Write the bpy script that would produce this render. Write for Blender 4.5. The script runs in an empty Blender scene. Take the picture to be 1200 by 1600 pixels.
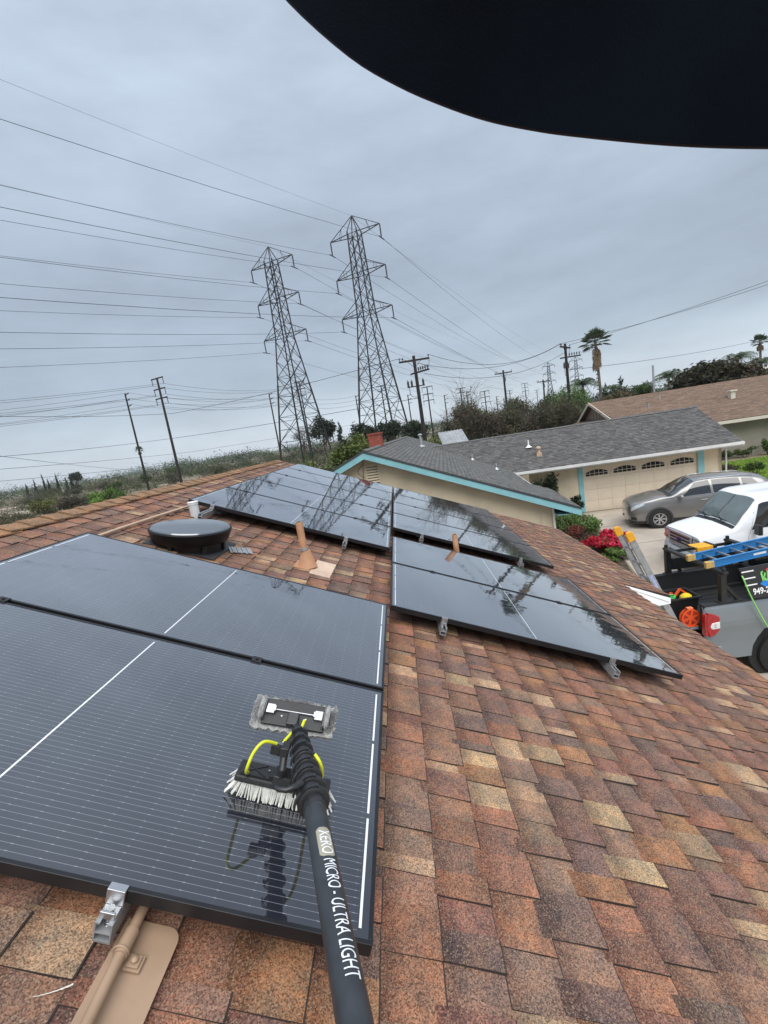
import bpy, math, random
import numpy as np
from mathutils import Vector, Matrix

sc = bpy.context.scene
COL = sc.collection
R = math.radians
rng = random.Random(7)

# ------------------------------------------------------------------ camera
CAM_POS = Vector((0.2813, -2.9206, 1.2802))
CAM_R = Vector((0.987635, 0.024282, -0.154881))
CAM_D = Vector((-0.148258, -0.176492, -0.973073))
CAM_F = Vector((-0.050963, 0.984003, -0.170709))
cam_data = bpy.data.cameras.new('camera')
cam = bpy.data.objects.new('camera', cam_data)
COL.objects.link(cam)
rot = Matrix((CAM_R, -CAM_D, -CAM_F)).transposed()
cam.matrix_world = Matrix.Translation(CAM_POS) @ rot.to_4x4()
cam_data.sensor_fit = 'HORIZONTAL'
cam_data.sensor_width = 36.0
cam_data.lens = 20.895
cam_data.clip_start = 0.02
cam_data.clip_end = 6000
sc.camera = cam

# ------------------------------------------------------------------ sky, sun, exposure
SUN_EL, SUN_AZ = R(60), R(165)          # soft overcast light from behind, high
world = bpy.data.worlds.new('World')
sc.world = world
world.use_nodes = True
nt = world.node_tree
nt.nodes.clear()
def N(t, kind, **kw):
    n = t.nodes.new(kind)
    for k, v in kw.items():
        setattr(n, k, v)
    return n
w_out = N(nt, 'ShaderNodeOutputWorld')
w_sky = N(nt, 'ShaderNodeTexSky')
w_sky.sky_type = 'NISHITA'
w_sky.sun_disc = False
w_sky.sun_elevation = SUN_EL
w_sky.sun_rotation = SUN_AZ
w_bg1 = N(nt, 'ShaderNodeBackground'); w_bg1.inputs['Strength'].default_value = 0.08
nt.links.new(w_sky.outputs[0], w_bg1.inputs[0])
w_tc = N(nt, 'ShaderNodeTexCoord')
w_sep = N(nt, 'ShaderNodeSeparateXYZ')
nt.links.new(w_tc.outputs['Generated'], w_sep.inputs[0])
w_ramp = N(nt, 'ShaderNodeValToRGB')
cr = w_ramp.color_ramp
cr.elements[0].position = 0.0; cr.elements[0].color = (0.285, 0.32, 0.36, 1)
cr.elements[1].position = 1.0; cr.elements[1].color = (0.36, 0.41, 0.47, 1)
for p_, c_ in ((0.05, (0.255, 0.292, 0.334, 1)), (0.13, (0.186, 0.216, 0.253, 1)), (0.30, (0.174, 0.204, 0.242, 1)), (0.60, (0.240, 0.281, 0.334, 1))):
    e = cr.elements.new(p_); e.color = c_
nt.links.new(w_sep.outputs['Z'], w_ramp.inputs[0])
# stretched cloud noise
w_map = N(nt, 'ShaderNodeMapping'); w_map.inputs['Scale'].default_value = (1.0, 1.0, 3.4)
w_map.inputs['Rotation'].default_value = (0.1, 0.25, 0.3)
nt.links.new(w_tc.outputs['Generated'], w_map.inputs[0])
w_n = N(nt, 'ShaderNodeTexNoise'); w_n.inputs['Scale'].default_value = 2.6; w_n.inputs['Detail'].default_value = 9; w_n.inputs['Roughness'].default_value = 0.58
nt.links.new(w_map.outputs[0], w_n.inputs['Vector'])
w_mr = N(nt, 'ShaderNodeMapRange'); w_mr.inputs['From Min'].default_value = 0.3; w_mr.inputs['From Max'].default_value = 0.72
w_mr.inputs['To Min'].default_value = 0.83; w_mr.inputs['To Max'].default_value = 1.16
nt.links.new(w_n.outputs[0], w_mr.inputs[0])
w_vm = N(nt, 'ShaderNodeVectorMath', operation='SCALE')
nt.links.new(w_ramp.outputs[0], w_vm.inputs[0]); nt.links.new(w_mr.outputs[0], w_vm.inputs['Scale'])
w_bg2 = N(nt, 'ShaderNodeBackground'); w_bg2.inputs['Strength'].default_value = 1.0
nt.links.new(w_vm.outputs[0], w_bg2.inputs[0])
w_mix = N(nt, 'ShaderNodeMixShader'); w_mix.inputs[0].default_value = 0.9
nt.links.new(w_bg1.outputs[0], w_mix.inputs[1]); nt.links.new(w_bg2.outputs[0], w_mix.inputs[2])
nt.links.new(w_mix.outputs[0], w_out.inputs[0])

sun_d = bpy.data.lights.new('sun', 'SUN')
sun_d.energy = 1.5
sun_d.angle = R(60)
sun_d.color = (1.0, 0.97, 0.93)
sun = bpy.data.objects.new('sun', sun_d)
COL.objects.link(sun)
sd = Vector((math.sin(SUN_AZ) * math.cos(SUN_EL), math.cos(SUN_AZ) * math.cos(SUN_EL), math.sin(SUN_EL)))
sun.rotation_euler = (-sd).to_track_quat('-Z', 'Y').to_euler()
sc.view_settings.view_transform = 'Standard'
sc.view_settings.look = 'None'
sc.view_settings.exposure = 1.28
sc.view_settings.gamma = 1.0
sc.view_settings.use_curve_mapping = False
sc.cycles.max_bounces = 6

# ------------------------------------------------------------------ helpers: materials
MATS = {}
def mat(name, col, rough=0.6, spec=0.5, metal=0.0, var=0.12, vscale=6.0, bump=0.0, bscale=60.0, coat=0.0, src=None, stain=0.0):
    """procedural surface: base colour (or object / attribute colour), noise variation, fine bump"""
    if name in MATS:
        return MATS[name]
    m = bpy.data.materials.new(name)
    m.use_nodes = True
    t = m.node_tree
    b = t.nodes['Principled BSDF']
    b.inputs['Roughness'].default_value = rough
    b.inputs['Specular IOR Level'].default_value = spec
    b.inputs['Metallic'].default_value = metal
    b.inputs['Coat Weight'].default_value = coat
    b.inputs['Coat Roughness'].default_value = 0.04
    tc = N(t, 'ShaderNodeTexCoord')
    n = N(t, 'ShaderNodeTexNoise'); n.inputs['Scale'].default_value = vscale; n.inputs['Detail'].default_value = 6
    t.links.new(tc.outputs['Object'], n.inputs['Vector'])
    mr = N(t, 'ShaderNodeMapRange'); mr.inputs['From Min'].default_value = 0.3; mr.inputs['From Max'].default_value = 0.7
    mr.inputs['To Min'].default_value = 1 - var; mr.inputs['To Max'].default_value = 1 + var
    t.links.new(n.outputs[0], mr.inputs[0])
    sc_ = N(t, 'ShaderNodeVectorMath', operation='SCALE')
    if src == 'object':
        o = N(t, 'ShaderNodeObjectInfo'); t.links.new(o.outputs['Color'], sc_.inputs[0])
    elif src == 'attr':
        o = N(t, 'ShaderNodeAttribute'); o.attribute_name = 'Col'; t.links.new(o.outputs['Color'], sc_.inputs[0])
    else:
        o = N(t, 'ShaderNodeRGB'); o.outputs[0].default_value = (*col, 1); t.links.new(o.outputs[0], sc_.inputs[0])
    t.links.new(mr.outputs[0], sc_.inputs['Scale'])
    t.links.new(sc_.outputs[0], b.inputs['Base Color'])
    if stain:
        n2 = N(t, 'ShaderNodeTexNoise'); n2.inputs['Scale'].default_value = vscale * 0.17; n2.inputs['Detail'].default_value = 8; n2.inputs['Roughness'].default_value = 0.65
        t.links.new(tc.outputs['Object'], n2.inputs['Vector'])
        m2 = N(t, 'ShaderNodeMapRange'); m2.inputs['From Min'].default_value = 0.45; m2.inputs['From Max'].default_value = 0.7
        m2.inputs['To Min'].default_value = 1.0; m2.inputs['To Max'].default_value = 1 - stain
        t.links.new(n2.outputs[0], m2.inputs[0])
        s2 = N(t, 'ShaderNodeVectorMath', operation='SCALE')
        t.links.new(sc_.outputs[0], s2.inputs[0]); t.links.new(m2.outputs[0], s2.inputs['Scale'])
        t.links.new(s2.outputs[0], b.inputs['Base Color'])
    if bump:
        n3 = N(t, 'ShaderNodeTexNoise'); n3.inputs['Scale'].default_value = bscale; n3.inputs['Detail'].default_value = 4
        t.links.new(tc.outputs['Object'], n3.inputs['Vector'])
        bp = N(t, 'ShaderNodeBump'); bp.inputs['Strength'].default_value = bump; bp.inputs['Distance'].default_value = 0.01
        t.links.new(n3.outputs[0], bp.inputs['Height']); t.links.new(bp.outputs[0], b.inputs['Normal'])
    MATS[name] = m
    return m

def shingle_mat(name, src, fine=330.0, contrast=1.0):
    m = bpy.data.materials.new(name); m.use_nodes = True
    t = m.node_tree; b = t.nodes['Principled BSDF']
    b.inputs['Roughness'].default_value = 0.72; b.inputs['Specular IOR Level'].default_value = 0.35
    geo = N(t, 'ShaderNodeNewGeometry')
    if src == 'object':
        o = N(t, 'ShaderNodeObjectInfo'); at_ = N(t, 'ShaderNodeAttribute'); at_.attribute_name = 'Col'; ml = N(t, 'ShaderNodeVectorMath', operation='MULTIPLY'); t.links.new(o.outputs['Color'], ml.inputs[0]); t.links.new(at_.outputs['Color'], ml.inputs[1]); cout = ml.outputs[0]
    else:
        o = N(t, 'ShaderNodeAttribute'); o.attribute_name = 'Col'; cout = o.outputs['Color']
    v = N(t, 'ShaderNodeTexVoronoi'); v.inputs['Scale'].default_value = fine
    t.links.new(geo.outputs['Position'], v.inputs['Vector'])
    sp = N(t, 'ShaderNodeSeparateColor'); t.links.new(v.outputs['Color'], sp.inputs[0])
    # granule value spread
    mr = N(t, 'ShaderNodeMapRange'); mr.inputs['To Min'].default_value = 1 - 0.62 * contrast; mr.inputs['To Max'].default_value = 1 + 0.58 * contrast
    t.links.new(sp.outputs[0], mr.inputs[0])
    # weather mottling
    n2 = N(t, 'ShaderNodeTexNoise'); n2.inputs['Scale'].default_value = 7; n2.inputs['Detail'].default_value = 8; n2.inputs['Roughness'].default_value = 0.62
    t.links.new(geo.outputs['Position'], n2.inputs['Vector'])
    m2 = N(t, 'ShaderNodeMapRange'); m2.inputs['From Min'].default_value = 0.3; m2.inputs['From Max'].default_value = 0.7; m2.inputs['To Min'].default_value = 0.68; m2.inputs['To Max'].default_value = 1.22
    t.links.new(n2.outputs[0], m2.inputs[0])
    mm = N(t, 'ShaderNodeMath', operation='MULTIPLY'); t.links.new(mr.outputs[0], mm.inputs[0]); t.links.new(m2.outputs[0], mm.inputs[1])
    s = N(t, 'ShaderNodeVectorMath', operation='SCALE'); t.links.new(cout, s.inputs[0]); t.links.new(mm.outputs[0], s.inputs['Scale'])
    if fine > 300:
        n9 = N(t, 'ShaderNodeTexNoise'); n9.inputs['Scale'].default_value = 14; n9.inputs['Detail'].default_value = 9; n9.inputs['Roughness'].default_value = 0.7
        t.links.new(geo.outputs['Position'], n9.inputs['Vector'])
        r9 = N(t, 'ShaderNodeValToRGB'); r9.color_ramp.elements[0].position = 0.36; r9.color_ramp.elements[0].color = (0.80, 0.88, 0.98, 1); r9.color_ramp.elements[1].position = 0.66; r9.color_ramp.elements[1].color = (1.16, 1.02, 0.88, 1)
        t.links.new(n9.outputs[0], r9.inputs[0])
        m9 = N(t, 'ShaderNodeVectorMath', operation='MULTIPLY'); t.links.new(s.outputs[0], m9.inputs[0]); t.links.new(r9.outputs[0], m9.inputs[1]); s = m9
    # scattered pale granules
    gt = N(t, 'ShaderNodeMapRange'); gt.inputs['From Min'].default_value = 0.80; gt.inputs['From Max'].default_value = 0.88; gt.inputs['To Max'].default_value = 0.42 * contrast
    t.links.new(sp.outputs[1], gt.inputs[0])
    mx = N(t, 'ShaderNodeMix', data_type='RGBA'); t.links.new(gt.outputs[0], mx.inputs[0]); t.links.new(s.outputs[0], mx.inputs[6])
    mx.inputs[7].default_value = (0.40, 0.29, 0.19, 1) if fine > 300 else (0.16, 0.15, 0.14, 1)
    t.links.new(mx.outputs[2], b.inputs['Base Color'])
    bp = N(t, 'ShaderNodeBump'); bp.inputs['Strength'].default_value = 0.5; bp.inputs['Distance'].default_value = 0.002
    t.links.new(sp.outputs[0], bp.inputs['Height']); t.links.new(bp.outputs[0], b.inputs['Normal'])
    return m

def leaf_mat(name, rough=0.55):
    if name in MATS: return MATS[name]
    m = bpy.data.materials.new(name); m.use_nodes = True
    t = m.node_tree; b = t.nodes['Principled BSDF']
    o = N(t, 'ShaderNodeAttribute'); o.attribute_name = 'Col'
    t.links.new(o.outputs['Color'], b.inputs['Base Color'])
    b.inputs['Roughness'].default_value = rough; b.inputs['Specular IOR Level'].default_value = 0.25
    tr = N(t, 'ShaderNodeBsdfTranslucent'); t.links.new(o.outputs['Color'], tr.inputs[0])
    mx = N(t, 'ShaderNodeMixShader'); mx.inputs[0].default_value = 0.25
    out = t.nodes['Material Output']
    t.links.new(b.outputs[0], mx.inputs[1]); t.links.new(tr.outputs[0], mx.inputs[2]); t.links.new(mx.outputs[0], out.inputs[0])
    MATS[name] = m
    return m

# ------------------------------------------------------------------ helpers: objects
WM = {}
def link(o, parent=None, M=None):
    COL.objects.link(o)
    M = M if M is not None else (WM[parent.name] if parent else Matrix.Identity(4))
    WM[o.name] = M.copy()
    if parent:
        o.parent = parent
        o.matrix_local = WM[parent.name].inverted() @ M
    else:
        o.matrix_world = M
    return o
def tag(o, label=None, cat=None, group=None, kind=None):
    if label: o['label'] = label
    if cat: o['category'] = cat
    if group: o['group'] = group
    if kind: o['kind'] = kind
    return o
def thing(name, label, cat, M, group=None):
    o = bpy.data.objects.new(name, None)
    o.empty_display_size = 0.1
    link(o, None, M)
    return tag(o, label, cat, group)
def frame(origin, x, y=None, z=None):
    """matrix with given origin and axes"""
    x = Vector(x).normalized()
    if z is None:
        y = Vector(y); z = x.cross(y).normalized(); y = z.cross(x).normalized()
    else:
        z = Vector(z); y = z.cross(x).normalized(); z = x.cross(y).normalized()
    M = Matrix((x, y, z)).transposed().to_4x4()
    M.translation = Vector(origin)
    return M
def T(x, y, z): return Matrix.Translation((x, y, z))
def RZ(a): return Matrix.Rotation(a, 4, 'Z')

class MB:
    """collects solid shapes and links them as one mesh"""
    def __init__(s): s.v = []; s.f = []; s.mi = []; s.sm = []; s.c = []
    def add(s, vs, fs, mi=0, smooth=False, col=None):
        k = len(s.v); s.v += [tuple(v) for v in vs]
        for f in fs:
            s.f.append(tuple(i + k for i in f)); s.mi.append(mi); s.sm.append(smooth); s.c.append(col or (1, 1, 1, 1))
        return s
    def box(s, c, d, M=None, mi=0, col=None):
        x, y, z = d[0] / 2, d[1] / 2, d[2] / 2
        vs = [Vector((i * x, j * y, k * z)) for k in (-1, 1) for j in (-1, 1) for i in (-1, 1)]
        if M is not None: vs = [M.to_3x3() @ v for v in vs]
        vs = [v + Vector(c) for v in vs]
        return s.add(vs, [(0, 2, 3, 1), (4, 5, 7, 6), (0, 1, 5, 4), (2, 6, 7, 3), (0, 4, 6, 2), (1, 3, 7, 5)], mi, False, col)
    def bx(s, x0, x1, y0, y1, z0, z1, mi=0, col=None):
        return s.box(((x0 + x1) / 2, (y0 + y1) / 2, (z0 + z1) / 2), (x1 - x0, y1 - y0, z1 - z0), None, mi, col)
    def bar(s, a, b, w, h=None, up=(0, 0, 1), mi=0):
        a, b = Vector(a), Vector(b); h = h or w
        d = (b - a); L = d.length
        if L < 1e-6: return s
        d.normalize(); u = Vector(up)
        if abs(d.dot(u)) > 0.98: u = Vector((1, 0, 0))
        x = d.cross(u).normalized(); y = x.cross(d)
        vs = []
        for p in (a, b):
            for i, j in ((-1, -1), (1, -1), (1, 1), (-1, 1)): vs.append(p + x * i * w / 2 + y * j * h / 2)
        return s.add(vs, [(0, 1, 2, 3), (7, 6, 5, 4), (0, 4, 5, 1), (1, 5, 6, 2), (2, 6, 7, 3), (3, 7, 4, 0)], mi)
    def tube(s, pts, r, seg=8, cap=True, mi=0):
        pts = [Vector(p) for p in pts]; n = len(pts)
        rs = r if isinstance(r, (list, tuple)) else [r] * n
        vs = []; prev = None
        for i, p in enumerate(pts):
            d = (pts[min(i + 1, n - 1)] - pts[max(i - 1, 0)]).normalized()
            if prev is None:
                u = Vector((0, 0, 1)) if abs(d.z) < 0.9 else Vector((1, 0, 0))
            else: u = prev
            x = d.cross(u).normalized(); y = x.cross(d).normalized(); prev = y
            for k in range(seg):
                a = 2 * math.pi * k / seg
                vs.append(p + (x * math.cos(a) + y * math.sin(a)) * rs[i])
        fs = []
        for i in range(n - 1):
            for k in range(seg):
                fs.append((i * seg + k, i * seg + (k + 1) % seg, (i + 1) * seg + (k + 1) % seg, (i + 1) * seg + k))
        s.add(vs, fs, mi, True)
        if cap:
            s.add(vs[:seg], [tuple(range(seg))[::-1]], mi); s.add(vs[-seg:], [tuple(range(seg))], mi)
        return s
    def lathe(s, prof, seg=32, mi=0, M=None, smooth=True, cap=True):
        vs = []; n = len(prof)
        for r, z in prof:
            for k in range(seg):
                a = 2 * math.pi * k / seg
                vs.append(Vector((r * math.cos(a), r * math.sin(a), z)))
        if M is not None: vs = [M @ v for v in vs]
        fs = [(i * seg + k, i * seg + (k + 1) % seg, (i + 1) * seg + (k + 1) % seg, (i + 1) * seg + k) for i in range(n - 1) for k in range(seg)]
        if cap and prof[0][0] > 1e-5: fs.append(tuple(range(seg))[::-1])
        if cap and prof[-1][0] > 1e-5: fs.append(tuple((n - 1) * seg + k for k in range(seg)))
        return s.add(vs, fs, mi, smooth)
    def prism(s, poly, vec, mi=0):
        """extrude polygon (list of 3D points) along vec"""
        p = [Vector(q) for q in poly]; q = [a + Vector(vec) for a in p]; n = len(p)
        fs = [tuple(range(n))[::-1], tuple(range(n, 2 * n))] + [(i, (i + 1) % n, (i + 1) % n + n, i + n) for i in range(n)]
        return s.add(p + q, fs, mi)
    def poly(s, pts, mi=0): return s.add(pts, [tuple(range(len(pts)))], mi)
    def build(s, name, m, parent=None, M=None, kind=None, bevel=0.0, colors=False, label=None):
        me = bpy.data.meshes.new(name)
        me.from_pydata([tuple(v) for v in s.v], [], s.f)
        ms = m if isinstance(m, (list, tuple)) else [m]
        for q in ms: me.materials.append(q)
        me.polygons.foreach_set('material_index', s.mi)
        me.polygons.foreach_set('use_smooth', s.sm)
        if colors:
            a = me.color_attributes.new('Col', 'FLOAT_COLOR', 'CORNER')
            buf = []
            for p, c in zip(s.f, s.c):
                if isinstance(c, list):
                    for q in c: buf += list(q)
                else: buf += list(c) * len(p)
            a.data.foreach_set('color', buf)
        me.update()
        o = bpy.data.objects.new(name, me)
        link(o, parent, M)
        if any(s.sm):
            sharp_edges(me)
        if bevel:
            b = o.modifiers.new('bevel', 'BEVEL'); b.width = bevel; b.segments = 2; b.limit_method = 'ANGLE'; b.angle_limit = R(40)
        if kind: o['kind'] = kind
        if label: o['label'] = label
        return o
def sharp_edges(me, ang=R(42)):
    try:
        me.set_sharp_from_angle(angle=ang)
    except Exception:
        pass

def copy_tree(o, parent=None, M=None):
    c = o.copy(); COL.objects.link(c)
    src = WM[o.name]
    if M is None: M = src
    WM[c.name] = M
    c.parent = parent
    if parent: c.matrix_local = WM[parent.name].inverted() @ M
    else: c.matrix_world = M
    rel = M @ src.inverted()
    for ch in list(o.children):
        copy_tree(ch, c, rel @ WM[ch.name])
    return c

# foliage: many small leaf faces spread through lumpy volumes
def leaves(name, m, parent, blobs, n, size, palette, seed=1, M=None, kind=None, up=0.3, hollow=0.35, aspect=0.5, label=None):
    g = np.random.default_rng(seed)
    B = np.array(blobs, float)
    vol = np.maximum(B[:, 3] * B[:, 4] * B[:, 5], 1e-6) ** 0.75
    idx = g.choice(len(B), n, p=vol / vol.sum())
    d = g.normal(size=(n, 3)); d /= np.linalg.norm(d, axis=1)[:, None]
    r = (hollow + (1 - hollow) * g.random(n) ** 0.6)
    # ragged radius: lobes by direction
    r *= 0.82 + 0.28 * np.sin(d[:, 0] * 5 + idx) * np.sin(d[:, 1] * 6 + 2 * idx) + 0.16 * g.random(n)
    c = B[idx, :3] + d * B[idx, 3:6] * r[:, None]
    nrm = d * 0.6 + g.normal(size=(n, 3)) * 0.7; nrm[:, 2] += up
    nrm /= np.linalg.norm(nrm, axis=1)[:, None]
    t = np.cross(nrm, g.normal(size=(n, 3))); t /= np.linalg.norm(t, axis=1)[:, None] + 1e-9
    b = np.cross(nrm, t)
    s = size * (0.6 + 0.8 * g.random(n))[:, None]
    v = np.empty((n, 4, 3))
    v[:, 0] = c - t * s; v[:, 1] = c - b * s * aspect; v[:, 2] = c + t * s; v[:, 3] = c + b * s * aspect
    me = bpy.data.meshes.new(name)
    me.vertices.add(n * 4); me.vertices.foreach_set('co', v.ravel())
    me.loops.add(n * 4); me.loops.foreach_set('vertex_index', np.arange(n * 4, dtype=np.int32))
    me.polygons.add(n); me.polygons.foreach_set('loop_start', np.arange(n, dtype=np.int32) * 4)
    P = np.array(palette, float)
    k = g.integers(0, len(P), len(B))[idx]
    k2 = g.integers(0, len(P), n)
    colr = P[k] * 0.6 + P[k2] * 0.4
    colr = colr * (0.7 + 0.6 * g.random(n))[:, None]
    ca = np.ones((n, 4, 4)); ca[:, :, :3] = colr[:, None, :]
    a = me.color_attributes.new('Col', 'FLOAT_COLOR', 'CORNER'); a.data.foreach_set('color', ca.ravel())
    me.materials.append(m); me.update(calc_edges=True)
    o = bpy.data.objects.new(name, me); link(o, parent, M)
    if kind: o['kind'] = kind
    if label: o['label'] = label
    return o

# ------------------------------------------------------------------ shared materials
M_ALU = mat('aluminium', (0.44, 0.45, 0.465), 0.36, metal=0.9, var=0.1, vscale=20)
M_ALU_DULL = mat('dull_aluminium', (0.38, 0.39, 0.40), 0.5, metal=0.55, var=0.15, vscale=14)
M_BLACK = mat('black_anodised', (0.012, 0.012, 0.014), 0.38, var=0.2, vscale=12)
M_BLKPL = mat('black_plastic', (0.016, 0.017, 0.018), 0.42, var=0.2, vscale=18, bump=0.05, bscale=200)
M_RUBBER = mat('rubber', (0.014, 0.014, 0.014), 0.8, var=0.25, vscale=20)
M_GALV = mat('galvanised', (0.42, 0.44, 0.45), 0.45, metal=0.6, var=0.18, vscale=25)
M_WHITE = mat('white_paint', (0.78, 0.79, 0.79), 0.45, var=0.05, vscale=5, stain=0.12)
M_YELLOW = mat('yellow_plastic', (0.75, 0.36, 0.02), 0.5, var=0.1)
M_WOOD_POLE = mat('pole_wood', (0.022, 0.018, 0.016), 0.9, var=0.35, vscale=3, bump=0.3, bscale=20)
M_STEEL_TOWER = mat('tower_steel', (0.028, 0.028, 0.031), 0.6, metal=0.3, var=0.25, vscale=0.6)
M_WIRE = mat('wire', (0.035, 0.036, 0.04), 0.6, var=0.1)
M_COPPER_PAINT = mat('tan_paint', (0.48, 0.25, 0.135), 0.6, var=0.2, vscale=9, stain=0.45, bump=0.05, bscale=60)
M_TAN = mat('tan_metal', (0.35, 0.235, 0.155), 0.5, var=0.14, vscale=7, stain=0.2, bump=0.03, bscale=90)
M_LEAF = leaf_mat('leaf')
M_BARK = mat('bark', (0.09, 0.07, 0.055), 0.9, var=0.3, vscale=9, bump=0.4, bscale=25)
M_SHING_O = shingle_mat('shingle_granules', 'object')
M_SHING_A = shingle_mat('shingle_granules_mass', 'attr')

# ------------------------------------------------------------------ ground and streets
GZ = -3.88
def ground_z(x, y):
    """drive falls towards the street side of the house"""
    k = min(max((11.5 - y) / 4.5, 0), 1)
    return GZ - 0.54 * k * k * (3 - 2 * k)
def sheet(name, m, xs, ys, dz=0.0, poly=None):
    mb = MB(); vs = [(x, y, ground_z(x, y) + dz) for y in ys for x in xs]
    nx = len(xs)
    fs = [(j * nx + i, j * nx + i + 1, (j + 1) * nx + i + 1, (j + 1) * nx + i) for j in range(len(ys) - 1) for i in range(nx - 1)]
    mb.add(vs, fs, 0, True)
    return mb.build(name, m, kind='structure')
M_EARTH = mat('earth', (0.19, 0.155, 0.105), 0.95, var=0.35, vscale=0.35, stain=0.35, bump=0.4, bscale=3)
M_CONC = mat('concrete', (0.40, 0.345, 0.285), 0.75, var=0.1, vscale=1.6, stain=0.28, bump=0.08, bscale=40)
M_ASPH = mat('asphalt', (0.055, 0.055, 0.057), 0.85, var=0.2, vscale=3, bump=0.2, bscale=80)
sheet('ground', M_EARTH, [-2900, -800, -200, -60, -20, 0, 10, 20, 40, 120, 600, 2900], [-60, -20, 0, 3, 5, 7, 8, 8.5, 9, 9.5, 10, 10.5, 11, 11.5, 20, 40, 120, 600, 2900])
def ground_poly(name, m, pts, dz, nsub=10, kind='structure'):
    """polygon strip between left and right edge lists, following the ground"""
    L, Rr = pts
    mb = MB(); vs = []; fs = []
    def samp(E, t):
        f = t * (len(E) - 1); i = min(int(f), len(E) - 2); k = f - i
        return (E[i][0] * (1 - k) + E[i + 1][0] * k, E[i][1] * (1 - k) + E[i + 1][1] * k)
    for j in range(nsub + 1):
        for E in (L, Rr):
            x, y = samp(E, j / nsub); vs.append((x, y, ground_z(x, y) + dz))
        if j: fs.append((2 * j - 2, 2 * j - 1, 2 * j + 1, 2 * j))
    mb.add(vs, fs)
    return mb.build(name, m, kind=kind)
ground_poly('driveway', M_CONC, ([(6.75, 9.75), (6.95, 11.0), (7.45, 13.0), (7.95, 15.0), (8.45, 17.2), (8.5, 18.2)], [(40, 9.75), (40, 10.5), (30, 13.0), (22, 17.3), (17.2, 17.4), (15.6, 17.6)]), 0.012, 14)
ground_poly('house_driveway', M_CONC, ([(3.2, -6), (3.2, 2), (3.6, 9.0)], [(40, -6), (40, 2), (40, 9.0)]), 0.012, 14)
ground_poly('road', M_ASPH, ([(42, -60), (44, 40), (50, 120)], [(51, -60), (53, 40), (59, 120)]), 0.016, 8)
ground_poly('kerb', M_CONC, ([(40.4, -60), (42.4, 40), (48.4, 120)], [(41.9, -60), (43.9, 40), (49.9, 120)]), 0.14, 8)
# joints of the slab driveway: recessed strips of darker joint filler
mbj = MB()
for (a, b) in (((7.4, 12.6), (22, 12.2)), ((7.9, 15.3), (19, 15.0)), ((10.6, 9.8), (11.2, 17.4)), ((14.3, 9.8), (14.8, 17.3))):
    pa = Vector((a[0], a[1], ground_z(*a) + 0.016)); pb = Vector((b[0], b[1], ground_z(*b) + 0.016))
    d = (pb - pa).normalized(); q = Vector((-d.y, d.x, 0)) * 0.02
    mbj.poly([pa - q, pb - q, pb + q, pa + q])
mbj.build('pavement_joints', mat('joint', (0.17, 0.15, 0.125), 0.9), kind='structure')
# lawn
M_LAWN = mat('lawn_soil', (0.11, 0.17, 0.03), 0.9, var=0.3, vscale=1.2)
ground_poly('lawn', M_LAWN, ([(16.2, 19.2), (17.6, 22.6), (20.4, 26.2)], [(40, 17.0), (40, 22), (40, 24.4)]), 0.010, 6)
ground_poly('planting_bed', mat('mulch', (0.06, 0.045, 0.03), 0.95, var=0.4, vscale=5, bump=0.6, bscale=20), ([(5.1, 10.0), (5.3, 14.2), (6.6, 18.6)], [(6.70, 10.0), (7.50, 13.6), (8.35, 18.2)]), 0.02, 8)
ground_poly('verge', mat('verge_soil', (0.12, 0.085, 0.055), 0.95, var=0.35, vscale=4, bump=0.4, bscale=20), ([(3.7, 9.02), (3.7, 9.35), (3.7, 9.72)], [(40, 9.02), (40, 9.35), (40, 9.72)]), 0.03, 6)

# ================================================================== OUR HOUSE: roof, shingles, ridge caps
PIT = math.atan(5 / 12)
CP, SP = math.cos(PIT), math.sin(PIT)
ROOF = Matrix(((CP, 0, SP, 0), (0, 1, 0, 0), (-SP, 0, CP, 0), (0, 0, 0, 1)))   # local (downslope, along ridge, normal)
def roof_m(u, v, n=0.0, rz=0.0): return ROOF @ T(u, v, n) @ RZ(rz)
def roof_w(u, v, n=0.0): return (ROOF @ Vector((u, v, n)))
U_RIDGE, U_EAVE, U_EAVE2, V_STEP, V_RAKE, V_NEAR = -2.72, 3.42, 4.10, 3.17, 7.55, -4.6

house = thing('house', 'house under the brown and tan shingle roof that carries the solar panels', 'house', T(0, 0, GZ - 0.3))
M_DECK = mat('roof_felt', (0.03, 0.026, 0.024), 0.9, var=0.2)
mb = MB()
mb.prism([(U_RIDGE, V_NEAR, 0), (U_EAVE, V_NEAR, 0), (U_EAVE, V_STEP, 0), (U_EAVE2, V_STEP, 0), (U_EAVE2, V_RAKE, 0), (U_RIDGE, V_RAKE, 0)][::-1], (0, 0, -0.025))
roof = mb.build('roof', M_DECK, house, ROOF)
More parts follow.
